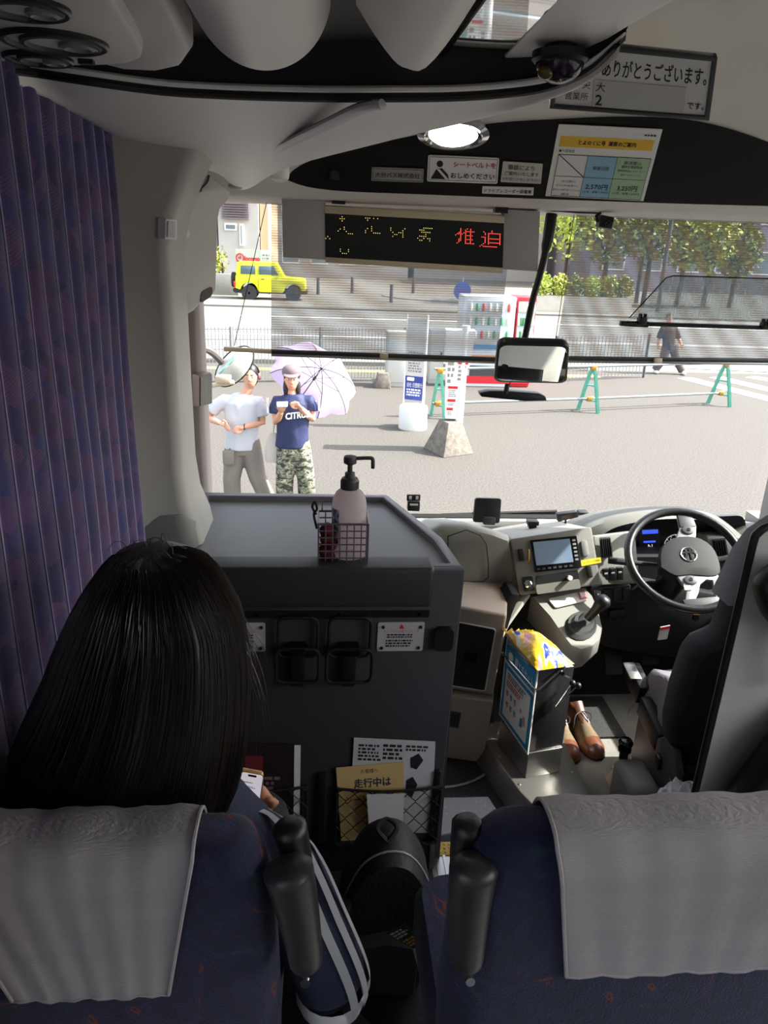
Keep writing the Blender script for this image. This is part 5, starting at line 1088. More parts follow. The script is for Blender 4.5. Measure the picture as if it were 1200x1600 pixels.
F = [V((x, bky(z), z)) for x, z in hr]; b = MB(); b.loft([inset(F, .9, (0, .15, 0)), inset(F, 1, (0, .12, 0)), inset(F, 1, (0, .02, 0)), inset(F, .92, (0, -.01, 0))]); b.build('headrest_cover', SGR, st, smooth=50)
b = MB(); b.box2((1.24, 2.02, 1.05), (1.82, 2.42, 1.34)); b.build('seat_base', BK, st, bevel=.02)
for i, (y0, y1, z0) in enumerate(((2.36, 2.50, 1.40), (2.16, 2.35, 1.34))):
    b = MB(); b.box(((1.225), (y0+y1)/2, z0), (.05, y1-y0, .085), M.Rotation(R(12), 3, 'X')); b.build('side_adjuster', BK, st, bevel=.008)
b = MB(); b.box((1.20, 2.44, 1.445), (.045, .09, .012), M.Rotation(R(12), 3, 'X')); b.build('silver_plate', STL, st, bevel=.002)
b = MB(); A = [V((1.215, y, z)) for y, z in ((2.14,1.36),(2.10,1.40),(2.02,1.40),(1.97,1.34),(1.97,1.18),(2.03,1.10),(2.10,1.12),(2.14,1.2))]; b.prism(A, [p+V((-.03, 0, 0)) for p in A]); b.build('recliner_cover', DG, st, bevel=.008)
b = MB(); b.box((1.18, 2.09, 1.30), (.02, .035, .05)); b.build('recliner_knob', BK, st, bevel=.006)
q = Quad((1.183, 2.005, 1.20), (1.183, 2.005, 1.33), (1.183, 1.975, 1.33), (1.183, 1.975, 1.20)); text(q, 0, 0, 1, 1, 'ISRI', mat('copper_ink', '#b08a5a', .5), st, .002)
# grey screen behind the driver
ps = thing('driver_screen', 'tall pale grey screen panel with black edging behind the driver', 'partition', (1.5, 1.6, 1.15))
e_ = [at(1087, 1262, y=1.6), at(1130, 1080, y=1.6), at(1165, 932, y=1.6), at(1184, 850, y=1.6), at(1190, 838, y=1.6), at(1200, 830, y=1.6), at(1215, 827, y=1.6)]
e_ = [V((1.035, 1.6, 1.15))]+smoothpath(e_, 4)
poly = e_+[V((1.95, 1.6, e_[-1].z)), V((1.95, 1.6, 1.15))]
b = MB(); b.prism(poly, [p+V((0, .03, 0)) for p in poly]); b.build('panel', mat('screen_grey', '#bdb9b6', .55, col2='#b5b1ae', scale=3, bump=.1, bscale=200), ps)
b = MB(); b.tube([p+V((0, .015, 0)) for p in e_], .013, 8); b.build('edge_trim', BK, ps)
bp = thing('hanging_bag', 'black soft bag hanging on the grey driver screen', 'bag', (1.3, 1.55, 1.6))
b = MB(); A = [at(px, py, y=1.57) for px, py in ((1166,912),(1176,895),(1200,872),(1240,860),(1320,900),(1320,1000),(1200,985),(1180,950))]; b.loft([inset(A, .8, (0, -.07, 0)), inset(A, 1, (0, -.04, 0)), inset(A, 1, (0, .025, 0))]); b.build('bag_flap', BK, bp, smooth=60, sub=2)
A = [at(px, py, y=1.57) for px, py in ((1100,1262),(1140,1215),(1200,1128),(1250,1080),(1340,1050),(1340,1300),(1110,1300))]; b = MB(); b.loft([inset(A, .85, (0, -.10, 0)), inset(A, 1, (0, -.06, 0)), inset(A, 1, (0, .025, 0))]); b.build('bag_body', BK, bp, smooth=60, sub=2)
b = MB(); b.tube([at(1230, 985, y=1.55), at(1240, 1080, y=1.55)], .02, 8); b.build('strap', BK, bp)
# ================================================================== FRONT SEATS, PASSENGER, RUCKSACK
def seat_cloth():
    m = mat('blue_flecked_velour', '#262c78', .9, sheen=.08, bump=.25, bscale=250); nt_ = m.node_tree; N = nt_.nodes; L = nt_.links
    tc = N.new('ShaderNodeTexCoord'); nz = N.new('ShaderNodeTexNoise'); nz.inputs['Scale'].default_value = 9; nz.inputs['Detail'].default_value = 2.5; nz.inputs['Distortion'].default_value = 1.8; L.new(tc.outputs['Object'], nz.inputs['Vector'])
    cr = N.new('ShaderNodeValToRGB'); e = cr.color_ramp.elements; e[0].position = .30; e[0].color = rgb('#142b33'); e[1].position = .37; e[1].color = rgb('#0d1138')
    for p, c in ((.52, '#0a0d2b'), (.60, '#191640'), (.655, '#0d1138'), (.665, '#5a1d12'), (.71, '#5e2617'), (.72, '#0d1138')): k = e.new(p); k.color = rgb(c)
    L.new(nz.outputs['Fac'], cr.inputs[0]); L.new(cr.outputs[0], N['Principled BSDF'].inputs['Base Color']); return m
VEL = seat_cloth()
COV = mat('ribbed_cotton_cover', '#9d9699', .85, col2='#958e91', scale=3, bump=.35, bscale=90, stretch=(1, 1, 9))
def yc(z): return .835+(2.26-z)*.12
def pass_seat(label, cx, kx, grip_side, grip_px, cov0, cov1):
    o = thing('passenger_seat', label, 'seat', (cx, 1.05, 1.15))
    rings = []
    for z, hx, hy, r in ((1.50,.23,.06,.05),(1.6,.245,.065,.055),(1.9,.258,.066,.06),(2.08,.256,.062,.058),(2.16,.25,.060,.055),(2.21,.240,.056,.052),(2.238,.225,.046,.045),(2.252,.20,.03,.03)):
        rings.append([V((cx+x*kx, yc(z)+y, z-.032)) for x, y in rrect(-hx, -hy, hx, hy, r, 5)])
    b = MB(); b.loft(rings); b.build('backrest', VEL, o, smooth=60)
    b = MB(); b.loft([[V((cx+x*s*kx, 1.12+y*s, z)) for x, y in rrect(-.24, -.23, .24, .23, .06, 5)] for z, s in ((1.46, .95), (1.49, 1.), (1.57, 1.), (1.60, .95))]); b.build('seat_cushion', VEL, o, smooth=60)
    b = MB(); b.box2((cx-.2, .95, 1.15), (cx+.2, 1.25, 1.46)); b.build('seat_base', BK, o, bevel=.02)
    # head cloth, draped over the top
    path = []
    for z in [1.985, 2.03, 2.08, 2.13, 2.17, 2.205]: path.append((yc(z)-.069, z))
    path += [(yc(2.23)-.062, 2.235), (yc(2.25)-.045, 2.258), (yc(2.26)-.02, 2.268), (yc(2.26)+.02, 2.267), (yc(2.25)+.05, 2.25), (yc(2.2)+.066, 2.2), (yc(2.1)+.07, 2.1)]
    pp = smoothpath([V((0, y, z)) for y, z in path], 3); rows = []
    for i in range(21):
        u = i/20; rows.append([V((lerp(cov0, cov1, u)+ (-.19*max(0, 2.25-p.z) if u > .5 else .19*max(0, 2.25-p.z))*2*abs(u-.5)*(1 if p.y < yc(p.z) else 0), p.y-.0022*math.sin(i*1.9+p.z*9)-.001, p.z-.032+.002*math.sin(i*.8))) for p in pp])
    b = MB(); b.grid(rows); b.grid([[p+V((0, .003, -.0005)) for p in r] for r in rows]); cv = b.build('head_cloth', COV, o, smooth=70)
    b = MB()
    for row in (rows[0], rows[-1]): b.tube([p+V((0, -.001, .001)) for p in row], .003, 6)
    b.tube([r[0] for r in rows], .0025, 6); b.build('cloth_hem', COV, cv)
    # assist grip on the seat shoulder
    g = [at(px, py, y=.80) for px, py in grip_px]; sx = grip_side
    P = smoothpath(g, 4); b = MB(); b.tube(P, [.020]+[lerp(.031, .020, k/(len(P)-3)) for k in range(len(P)-3)]+[.018, .010], 14, flat=1.15); b.build('assist_grip', mat('grip_grey', '#2b2a2c', .4), o, smooth=60)
    P2 = [p+V((0, .055, .022)) for p in P]; b = MB(); b.tube(P2, [.016]+[lerp(.025, .016, k/(len(P)-3)) for k in range(len(P)-3)]+[.014, .008], 14); b.build('grip_backing', BK, o, smooth=60)
    b = MB(); b.lathe(P[-1]+V((0, -.03, .01)), [(.008, 0), (.007, .004), (.001, .004)], (0, -1, .2), 14); b.build('grip_bolt', CHR, o)
    return o
pass_seat('blue patterned seat with white head cloth, left, in front of the curtain', -.288, .868, 1, [(448,1352),(458,1390),(468,1440),(476,1490),(478,1512)], -.490, -.170)
pass_seat('blue patterned seat with white head cloth, right, by the aisle', .502, 1.2, -1, [(742,1345),(736,1390),(732,1440),(730,1490),(728,1510)], .322, .80)

# ---------------------------------------------------------------- long-haired passenger
NVY = mat('navy_track_cloth', '#1a2140', .8, col2='#161c38', scale=6, bump=.25, bscale=120); SKN = mat('skin_tone', '#c08a6c', .55, col2='#b67f62', scale=12)
HAR = mat('dark_hair', '#070505', .4, col2='#0c0807', scale=120, stretch=(1, 1, .06), spec=.6); HAR2 = mat('brown_hair', '#24160f', .4, spec=.6)
ps_ = thing('person', 'seated passenger with long dark hair and navy striped jacket holding a phone', 'person', (-.27, 1.05, 1.60))
b = MB(); hc = V((-.228, 1.12, 2.40))
b.ell(hc, (.076, .092, .112)); b.ell(hc+V((0, .09, -.02)), (.012, .014, .018)); b.tube([hc+V((0, -.01, -.08)), (-.235, 1.09, 2.20), (-.24, 1.08, 2.12)], [.052, .05, .07], 12)
for s in (-1, 1): b.ell(hc+V((s*.076, .0, -.01)), (.010, .02, .03))
b.loft([[V((-.245+hx*math.cos(t), y+hy*math.sin(t), z)) for t in [2*math.pi*k/20 for k in range(20)]] for z, hx, hy, y in ((1.58,.15,.12,1.12),(1.75,.14,.10,1.08),(1.92,.16,.11,1.06),(2.0,.155,.10,1.06),(2.06,.11,.08,1.07))])
ra = [V((-.13, 1.04, 1.985)), V((-.068, 1.0, 1.965)), V((-.022, .98, 1.87)), V((.018, .975, 1.76)), V((.02, 1.0, 1.69)), V((-.05, 1.14, 1.74)), V((-.115, 1.235, 1.84))]
la = [V((-.375, 1.05, 1.99)), V((-.395, 1.08, 1.87)), V((-.395, 1.12, 1.74)), V((-.33, 1.25, 1.76)), V((-.22, 1.29, 1.83))]
b.tube(ra, [.05, .05, .045, .04, .042, .034, .026], 12); b.tube(la, [.05, .048, .043, .036, .026], 12)
b.tube([(-.30, 1.1, 1.66), (-.30, 1.5, 1.62), (-.29, 1.55, 1.35), (-.29, 1.52, 1.2)], [.085, .065, .05, .04], 12); b.tube([(-.17, 1.1, 1.66), (-.16, 1.5, 1.62), (-.16, 1.56, 1.35), (-.16, 1.54, 1.2)], [.085, .065, .05, .04], 12)
# hand under the phone: palm, four fingers, thumb
hp_ = V((-.140, 1.262, 1.90)); b.ell(hp_, (.036, .016, .042)); b.tube([ra[-1], hp_+V((0, 0, -.02))], [.026, .024], 10)
for k in range(4): b.tube([hp_+V((-.028, .002, -.025+.018*k)), hp_+V((-.046, -.010, -.02+.019*k)), hp_+V((-.044, -.030, -.018+.019*k)), hp_+V((-.034, -.040, -.016+.019*k))], [.0085, .008, .0075, .0065], 8)
b.tube([hp_+V((.028, .0, -.02)), hp_+V((.044, -.014, .0)), hp_+V((.042, -.032, .02)), hp_+V((.032, -.040, .032))], [.011, .010, .009, .007], 8)
b.build('body', SKN, ps_, remesh=.007, relax=2, smooth=80)
# jacket
j = MB(); j.loft([[V((-.245+hx*math.cos(t), y+hy*math.sin(t), z)) for t in [2*math.pi*k/24 for k in range(24)]] for z, hx, hy, y in ((1.60,.17,.14,1.11),(1.75,.165,.125,1.08),(1.92,.18,.13,1.06),(2.0,.175,.12,1.06),(2.06,.13,.10,1.06),(2.12,.08,.075,1.08))])
rr_ = [.072, .072, .068, .064, .064, .052, .04]; j.tube(ra[:-1]+[ra[-1].lerp(ra[-2], .2)], rr_, 16); j.tube(la, [.072, .068, .06, .052, .04], 16)
j.build('jacket', NVY, ps_, remesh=.010, relax=3, smooth=80)
j = MB()
for xs in ((-.30, -.30, -.29, -.29), (-.17, -.16, -.16, -.16)): j.tube([(xs[0], 1.08, 1.66), (xs[0], 1.3, 1.65), (xs[1], 1.5, 1.62), (xs[2], 1.555, 1.35), (xs[3], 1.53, 1.22)], [.105, .098, .084, .068, .062], 14)
j.ell((-.24, 1.1, 1.66), (.18, .14, .10)); j.build('trousers', mat('dark_trousers', '#1c1c20', .8, bump=.2, bscale=60), ps_, remesh=.012, relax=2, smooth=80)
STW = mat('white_stripe', '#cfcdd2', .7)
sp_ = smoothpath(ra[:5], 6)
def strip(th0, th1, rad, i0, i1):
    rows = []
    for i in range(i0, i1):
        p = sp_[i]; T = (sp_[min(i+1, len(sp_)-1)]-sp_[max(i-1, 0)]).normalized(); nx_ = V((1, 0, 0)); nx_ = (nx_-T*nx_.dot(T)).normalized(); ny_ = T.cross(nx_)
        f = rad(i/len(sp_)); rows.append([p+(nx_*math.cos(R(t))+ny_*math.sin(R(t)))*f for t in (th0, (th0+th1)/2, th1)])
    return rows
sgn = 1 if (sp_[1]-sp_[0]).normalized().cross(V((1, 0, 0))).y < 0 else -1
for th in (-4, 22, 48):
    b = MB(); rw = strip(sgn*th, sgn*(th+13), lambda t: lerp(.0745, .0675, t), 0, len(sp_)); b.grid(rw); b.grid([[p.lerp(c, .0) for p in r] for r, c in zip(rw, sp_)]); b.build('sleeve_stripe', STW, ps_, smooth=70)
b = MB(); b.lathe(ra[4]+V((0, 0, .01)), [(.064, 0), (.066, .02), (.060, .04)], (0, 0, -1), 20, cap=False); b.build('white_cuff', STW, ps_)
# hair: swept sections, then strands over them
outl = [(860,208,262),(866,180,292),(880,166,322),(900,150,340),(920,138,353),(945,122,368),(968,110,377),(1008,92,384),(1064,70,388),(1120,42,386),(1160,16,382),(1200,-8,376),(1240,-30,366),(1275,-50,350)]
rings = []; NS = 64; rnd = random.Random(5)
for i, (py, l, r_) in enumerate(outl):
    yy = lerp(1.10, 1.02, min(1, i/10)); a = at(l, py, y=yy); c = at(r_, py, y=yy); m_ = (a+c)/2; hx = (c.x-a.x)/2; hy = min(hx*1.05, .105) if i < 6 else lerp(.105, .125, (i-6)/7)
    rings.append([V((max(-.478, m_.x+hx*math.cos(2*math.pi*k/NS)*(1+.02*mnoise.noise(V((k*.9, i*.25, 0))))), yy+hy*math.sin(2*math.pi*k/NS)*(1+.03*mnoise.noise(V((k*1.1, i*.2, 5)))), m_.z)) for k in range(NS)])
b = MB(); b.loft(rings); hair = b.build('hair', HAR, ps_, smooth=70)
def hp3(kf, t):
    i = min(len(rings)-2, int(t*(len(rings)-1))); f = t*(len(rings)-1)-i; k = int(kf) % NS; k2 = (k+1) % NS; g = kf-int(kf)
    return rings[i][k].lerp(rings[i][k2], g).lerp(rings[i+1][k].lerp(rings[i+1][k2], g), f)
b = MB(); b2 = MB()
for s in range(520):
    kf = rnd.uniform(NS*.5, NS*1.08) if s % 3 else rnd.uniform(NS*.86, NS*1.10)
    t0 = rnd.uniform(0, .12); t1 = rnd.uniform(.8, 1.0); n_ = 13; ph = rnd.uniform(0, 9); off = rnd.uniform(.0005, .004); P = []
    for q_ in range(n_):
        t = lerp(t0, t1, q_/(n_-1)); p = hp3((kf+.7*mnoise.noise(V((s*.37, t*2.2, 0)))) % NS, min(t, .999)); cxx = V((-.23, 1.08, p.z)); P.append(p+(p-cxx).normalized()*(off+.0015*math.sin(ph+q_)))
    (b2 if (s % 3 == 0) else b).tube(P, [.0006]+[.0011]*(n_-2)+[.0005], 4)
b.build('hair_strands', HAR, ps_, kind='stuff', smooth=80); b2.build('hair_strands', HAR2, ps_, kind='stuff', smooth=80)
b = MB()
for s in range(34):
    if s < 20:
        kf = rnd.uniform(NS*.97, NS*1.05); t = rnd.uniform(.35, .6); p = hp3(kf % NS, t); d = V((rnd.uniform(.01, .045), rnd.uniform(-.02, .02), -rnd.uniform(.1, .2))); P = [p, p+d*.4+V((.006, 0, 0)), p+d*.75+V((.004, 0, .01)), p+d]
    else:
        p = hp3(rnd.uniform(0, NS-1), .02); a = rnd.uniform(0, 6.28); P = [p, p+V((.012*math.cos(a), .01*math.sin(a), .012)), p+V((.028*math.cos(a), .02*math.sin(a), .010)), p+V((.04*math.cos(a), .03*math.sin(a), -.006))]
    b.tube(smoothpath(P, 3), .0005, 4)
b.build('stray_hair', HAR2, ps_, kind='stuff', smooth=80)
# phone in the hand
q = Quad(at(378, 1206, y=1.205), at(411, 1212, y=1.215), at(402, 1272, y=1.235), at(364, 1265, y=1.225))
ph = thing('smartphone', 'lit smartphone in a gold case held by the passenger', 'smartphone', q.pt(.5, 1, 0))
b = MB(); b.qround(q, -.04, -.02, 1.06, 1.02, .14, -.010, .0); b.build('case', mat('gold_case', '#b08d5e', .3, .6), ph, bevel=.002)
b = MB(); b.qround(q, .0, 0, 1.0, 1, .12, .0, .0012); b.build('screen', mat('phone_screen', '#cdc3cd', .2, emit=.32), ph)
b = MB(); b.qround(q, .3, .015, .7, .06, .05, .0012, .002); b.build('notch', BKG, ph)
for u, c in ((.40, '#6d2f38'), (.78, '#7c7a82')):
    b = MB(); b.qpoly(q, [(u+.13*math.cos(a), .56+.13*q.ar*math.sin(a)) for a in [k*.5236 for k in range(12)]], .0012, .0018); b.build('round_icon', mat('icon'+c, c, .4, emit=.15), ph)
textlines(q, [(.15, .2, .6, .24, 1), (.15, .3, .75, .36, 2), (.2, .74, .9, .80, 2)], mat('ui_grey', '#9b929c', .5), ph, .0018, seed=21)

# ---------------------------------------------------------------- rucksack on the floor
rs = thing('rucksack', 'black rucksack with pale piping standing on the floor between the seats', 'rucksack', (.18, 1.45, 1.15))
arc = [(.055,1.15),(.048,1.30),(.052,1.40),(.075,1.48),(.11,1.545),(.165,1.575),(.22,1.56),(.26,1.50),(.282,1.42),(.285,1.30),(.275,1.15)]
arcs = smoothpath([V((x, 0, z)) for x, z in arc], 3)
F = [V((p.x, 1.44, p.z)) for p in arcs]
b = MB(); b.loft([inset(F, .9, (0, -.035, 0)), inset(F, .98, (0, -.012, 0)), inset(F, 1., (0, 0.01, 0)), inset(F, 1., (0, .10, 0)), inset(F, .9, (0, .13, 0))]); b.build('main_body', mat('black_nylon', '#121214', .6, bump=.3, bscale=90), rs, smooth=50)
b = MB(); b.tube([p+V((0, -.002, 0)) for p in F[1:-1]], .0028, 6); b.build('piping', mat('pale_piping', '#8d8b8e', .5), rs)
b = MB(); P = [V((x, 1.40, z)) for x, z in ((.085,1.16),(.08,1.28),(.10,1.335),(.165,1.35),(.235,1.33),(.25,1.27),(.245,1.16))]; b.loft([inset(P, .93, (0, -.03, 0)), inset(P, 1, (0, -.01, 0)), inset(P, 1, (0, .03, 0))]); b.build('front_pocket', mat('clear_grey_pocket', '#3a383b', .3), rs, smooth=50)
b = MB(); b.tube(smoothpath([(.165, 1.47, 1.575), (.14, 1.49, 1.60), (.165, 1.51, 1.61), (.19, 1.49, 1.60), (.165, 1.47, 1.575)], 4), .006, 6); b.build('top_loop', BK, rs)
b = MB(); b.tube(smoothpath([(.06, 1.42, 1.45), (.03, 1.36, 1.33), (.07, 1.30, 1.22), (.14, 1.26, 1.165), (.19, 1.22, 1.16)], 5), .022, 8, flat=.25); b.build('shoulder_strap', mat('grey_webbing', '#3d3b3e', .8, bump=.4, bscale=150), rs, smooth=60)
q = Quad(at(603, 1458, y=1.352), at(632, 1444, y=1.358), at(660, 1472, y=1.352), at(646, 1482, y=1.345)); lf = thing('ticket_leaflet', 'small dark leaflet with pale and amber print tucked in the rucksack pocket', 'leaflet', q.pt(.5, 1, 0))
b = MB(); b.qbox(q, 0, 0, 1, 1, -.001, .001); b.build('paper', mat('leaflet_dark', '#2b2724', .6), lf); textlines(q, [(.05, .08, .9, .45, 3)], mat('pale_print', '#b9b5b0', .6), lf, .0018, seed=6); textlines(q, [(.1, .55, .95, .92, 3)], mat('amber_print', '#c99a3a', .6), lf, .0018, seed=7)
# ================================================================== OUTDOORS
ASP = mat('sunlit_asphalt', '#363330', .9, col2='#5d5852', scale=42, mix=.42, bump=.35, bscale=60)
RDM = mat('road_asphalt', '#64635f', .9, col2='#6c6b67', scale=3, bump=.2, bscale=60)
PAV = mat('paving', '#736f67', .9, col2='#6a665f', scale=6); LIN_W = mat('road_paint', '#e6e4de', .8, col2='#d8d6cf', scale=9)
CON = mat('weathered_concrete', '#7d766c', .95, col2='#5c564e', scale=14, mix=.4, bump=.6, bscale=50)
GAL = mat('galvanised_pipe', '#7d868b', .5, .5); GRN = mat('mint_paint', '#5fae96', .5, col2='#4f9c85', scale=8)
b = MB(); b.box2((-60, -20, -.3), (80, 18.6, 0)); struct(b.build('ground', ASP))
b = MB(); b.box2((-60, 18.6, -.3), (80, 33, -.01)); struct(b.build('ground_road', RDM))
b = MB(); b.box2((-60, 33, -.3), (80, 140, .06)); struct(b.build('ground_far_pavement', PAV))
b = MB(); b.box2((-60, 18.45, 0), (6.6, 18.75, .10)); struct(b.build('trim_9', mat('kerb_grey', '#77736d', .9)))
b = MB(); b.box2((-60, 17.5, .0), (6.6, 17.8, .012)); struct(b.build('trim_10', mat('tactile_yellow', '#d7b35a', .9)))
for i in range(2):
    b = MB(); b.box2((-40, 24+i*5.5, -.01), (40, 24.15+i*5.5, -.004)); tag(b.build('lane_line', LIN_W), ['thin white lane line on the road, nearer one', 'thin white lane line on the road, farther one'][i], 'road marking')
for i, (a, c) in enumerate((((1058,591),(1200,627)), ((1108,590),(1200,612)), ((1165,590),(1260,606)), ((1060,575),(1260,584)))):
    p = at(a[0], a[1], z=0); r_ = at(c[0], c[1], z=0); d = (r_-p); d.z = 0; n_ = V((-d.y, d.x, 0)).normalized(); P = [p, r_, r_+d.normalized()*3, r_+d.normalized()*3+n_*.45, p+n_*.45]
    b = MB(); b.prism([V((v.x, v.y, .001)) for v in P], [V((v.x, v.y, .006)) for v in P]); tag(b.build('crossing_stripe', LIN_W), ['nearest white crossing stripe beyond the barricades', 'second white crossing stripe beyond the barricades', 'third white crossing stripe at the right edge', 'farthest white crossing stripe'][i], 'road marking')

# mesh fence
def fence(A, B, h, label, wire, post):
    A = V(A); B = V(B); Lf = (B-A).length; d = (B-A).normalized(); o = thing('mesh_fence', label, 'fence', A)
    n_ = int(round(Lf/2))
    for i in range(n_+1):
        p = A+d*(Lf*i/n_); b = MB(); b.tube([p, p+V((0, 0, h+.04))], .03, 8); b.build('post', post, o)
    for i in range(n_):
        p = A+d*(Lf*i/n_); e = A+d*(Lf*(i+1)/n_); b = MB(); nw = 26
        for k in range(nw): s_ = p.lerp(e, (k+.5)/nw); b.box(s_+V((0, -.01, h/2+.05)), (.012, .012, h-.05))
        for k in range(6): zz = .08+(h-.1)*k/5; m_ = (p+e)/2; b.box(m_+V((0, 0, zz)), ((e-p).length, .018, .014), M.Rotation(math.atan2(d.y, d.x), 3, 'Z'))
        b.build('wire_panel', wire, o)
FW = mat('pale_fence', '#8c8e8c', .5); FD = mat('dark_fence', '#4b474a', .5)
pa = at(1005, 590, z=0); pb = at(862, 597, z=0)
fence((-5.6, 15.3, 0), (1.75, 16.55, 0), 1.12, 'pale wire mesh fence behind the two people', FW, FW); fence(pb, pa, 1.0, 'dark wire mesh fence with dark posts behind the barricades', FW, FD)

# barricades
def aframe(px0, py0, px1, py1, label):
    a = at(px0, py0, z=0); c = at(px1, py1, z=0); o = thing('barricade_stand', label, 'barricade', (a+c)/2, 0, 'green barricade stands'); d = c-a; n_ = V((-d.y, d.x, 0)).normalized(); m_ = (a+c)/2; h = .80
    path = [a]+[m_+d*(.5*k) + V((0, 0, z)) for k, z in ((-.72, .28), (-.46, .54), (-.26, .72), (-.12, .785), (0, .80), (.12, .785), (.26, .72), (.46, .54), (.72, .28))]+[c]
    def leg(P): b = MB(); b.tube(P, .040, 4, flat=.6, up=n_); b.build('leg', GRN, o, smooth=20)
    leg(path[:6]); leg(path[5:])
    for z, k in ((.22, .76), (.5, .5)):
        b = MB(); b.tube([m_-d*.5*k+V((0, 0, z)), m_+d*.5*k+V((0, 0, z))], .018, 6); b.build('cross_bar', GRN, o)
    for z in (.83, .24):
        b = MB(); b.box(m_+V((0, 0, z)), (.10, .10, .08)); b.tube([m_+V((-.07, 0, z+.02)), m_+V((.07, 0, z+.03))], .03, 8); b.build('pipe_clamp', mat('brass_clamp', '#b5843c', .4, .5), o, bevel=.01)
    return m_
m0 = aframe(673, 649, 694, 655, 'green A-shaped barricade stand partly behind the poster sign')
m1 = aframe(903, 640, 934, 646, 'green A-shaped barricade stand in the middle'); m2 = aframe(1106, 630, 1140, 636, 'green A-shaped barricade stand nearest the crossing')
e = m2+(m2-m1)*.02
for z, lab in ((.86, 'upper galvanised pipe through the barricade stands'), (.25, 'lower galvanised pipe through the barricade stands')):
    b = MB(); b.tube([m0+V((-.1, 0, z)), m1+V((0, 0, z)), e+V((0, 0, z))], .024, 10); tag(b.build('barricade_pipe', GAL), lab, 'pipe')

# bus stop sign in a round white base
c = at(646, 672, z=0); c = V((c.x, c.y+.15, 0)); sg = thing('stop_sign', 'timetable board with blue lower panel in a round white base', 'sign', c)
b = MB(); b.lathe(c, [(.235, 0), (.24, .02), (.235, .36), (.22, .38), (.001, .38)], seg=36); b.build('round_base', mat('base_white', '#d8d8d4', .6), sg, smooth=40)
pd = V((.26, -.12, 0)); 
SGQ = Quad(c-pd*.55+V((0, .06, 1.78)), c+pd*.55+V((0, .06, 1.78)), c+pd*.55+V((0, .06, .46)), c-pd*.55+V((0, .06, .46)))
b = MB(); b.qbox(SGQ, 0, 0, 1, 1, -.02, 0); b.build('board', mat('board_pale', '#cfcbc6', .6), sg)
b = MB(); b.qbox(SGQ, .0, .70, 1, 1, 0, .004); b.build('blue_panel', mat('panel_blue', '#33438f', .6), sg)
textlines(SGQ, [(.12, .40, .9, .66, 8)], mat('grey_print', '#8a8782', .8), sg, .002, seed=31); text(SGQ, .1, .78, .95, .84, '会社 日豊観光', PAP, sg, .006, keep=False); textlines(SGQ, [(.1, .86, .9, .96, 3)], PAP, sg, .006, seed=32)
b = MB(); b.qround(SGQ, .1, .715, .5, .76, .05, .004, .006); b.build('white_mark', PAP, sg)
for k in (-.6, .6):
    b = MB(); p = c+pd*k+V((0, .05, 0)); b.tube([p+V((0, 0, .36)), p+V((0, 0, 1.85))], .022 if k > 0 else .012, 8); b.build('pole', WHT, sg)
# poster sign on a concrete pyramid
B4 = [at(px, py, z=0) for px, py in ((661,700),(693,716),(740,709),(712,694))]; cc = sum(B4, V())/4; T4 = [cc+(p-cc)*.45+V((0, 0, .47)) for p in B4]
sg2 = thing('poster_sign', 'white sign with red-headed posters standing on a concrete block', 'sign', cc)
b = MB(); b.prism(B4, T4); b.build('concrete_block', CON, sg2, bevel=.015)
SQ2 = Quad(cc+V((-.14, -.02, 1.78)), cc+V((.24, -.06, 1.78)), cc+V((.14, -.04, .50)), cc+V((-.10, -.02, .50)))
b = MB(); b.qpoly(SQ2, [(-.05,0),(1.05,0),(1.05,.35),(.86,.5),(.86,1),(.05,1),(-.0,.5)], -.26, 0); b.build('sign_board', mat('sign_white', '#deddd8', .6), sg2)
b = MB(); b.tube([cc+V((.12, 0, .45)), cc+V((.13, 0, 1.85))], .06, 12); b.build('pole', WHT, sg2)
for k, (u0, v0, u1, v1) in enumerate(((.02,.30,.42,.62),(.5,.34,.95,.58),(.12,.62,.6,.76),(.12,.77,.55,.86),(.1,.87,.45,.97))):
    b = MB(); b.qbox(SQ2, u0, v0, u1, v1, .001, .006); po = b.build('poster', PAP, sg2); b = MB(); b.qbox(SQ2, u0, v0, u1, v0+.03, .006, .009); b.build('red_heading', RED, po); textlines(SQ2, [(u0+.04, v0+.045, u1-.04, v1-.01, 4)], mat('grey_print'), po, .008, seed=40+k)

# grey utility cabinets and a small concrete block
def cabinet(px, py, w_, d_, h, label):
    p = at(px, py, z=0); o = thing('utility_cabinet', label, 'cabinet', (p.x, p.y+d_/2, 0)); b = MB(); b.box((p.x, p.y+d_/2, h/2), (w_, d_, h)); b.build('cabinet_body', mat('cabinet_grey', '#a9a9a4', .6), o, bevel=.02); b = MB(); b.box((p.x, p.y-.006, h*.52), (w_*.86, .012, h*.86)); b.build('cabinet_door', mat('cabinet_door_grey', '#b3b3ae', .6), o, bevel=.004)
    b = MB(); b.box((p.x+w_*.3, p.y-.02, h*.55), (.03, .03, .12)); b.build('door_handle', DG, o)
cabinet(619, 605, .45, .4, 1.15, 'grey metal utility cabinet left of the timetable sign'); cabinet(680, 600, .32, .4, 1.15, 'grey metal utility cabinet right of the timetable sign')
p = at(598, 606, z=0); b = MB(); b.prism([p+V((x, y, 0)) for x, y in ((-.17,-.1),(.17,-.1),(.17,.2),(-.17,.2))], [p+V((x, y, .32)) for x, y in ((-.11,-.06),(.11,-.06),(.11,.15),(-.11,.15))]); tag(b.build('weight_block', CON, bevel=.02), 'small tapered concrete weight beside the grey cabinet', 'concrete block')
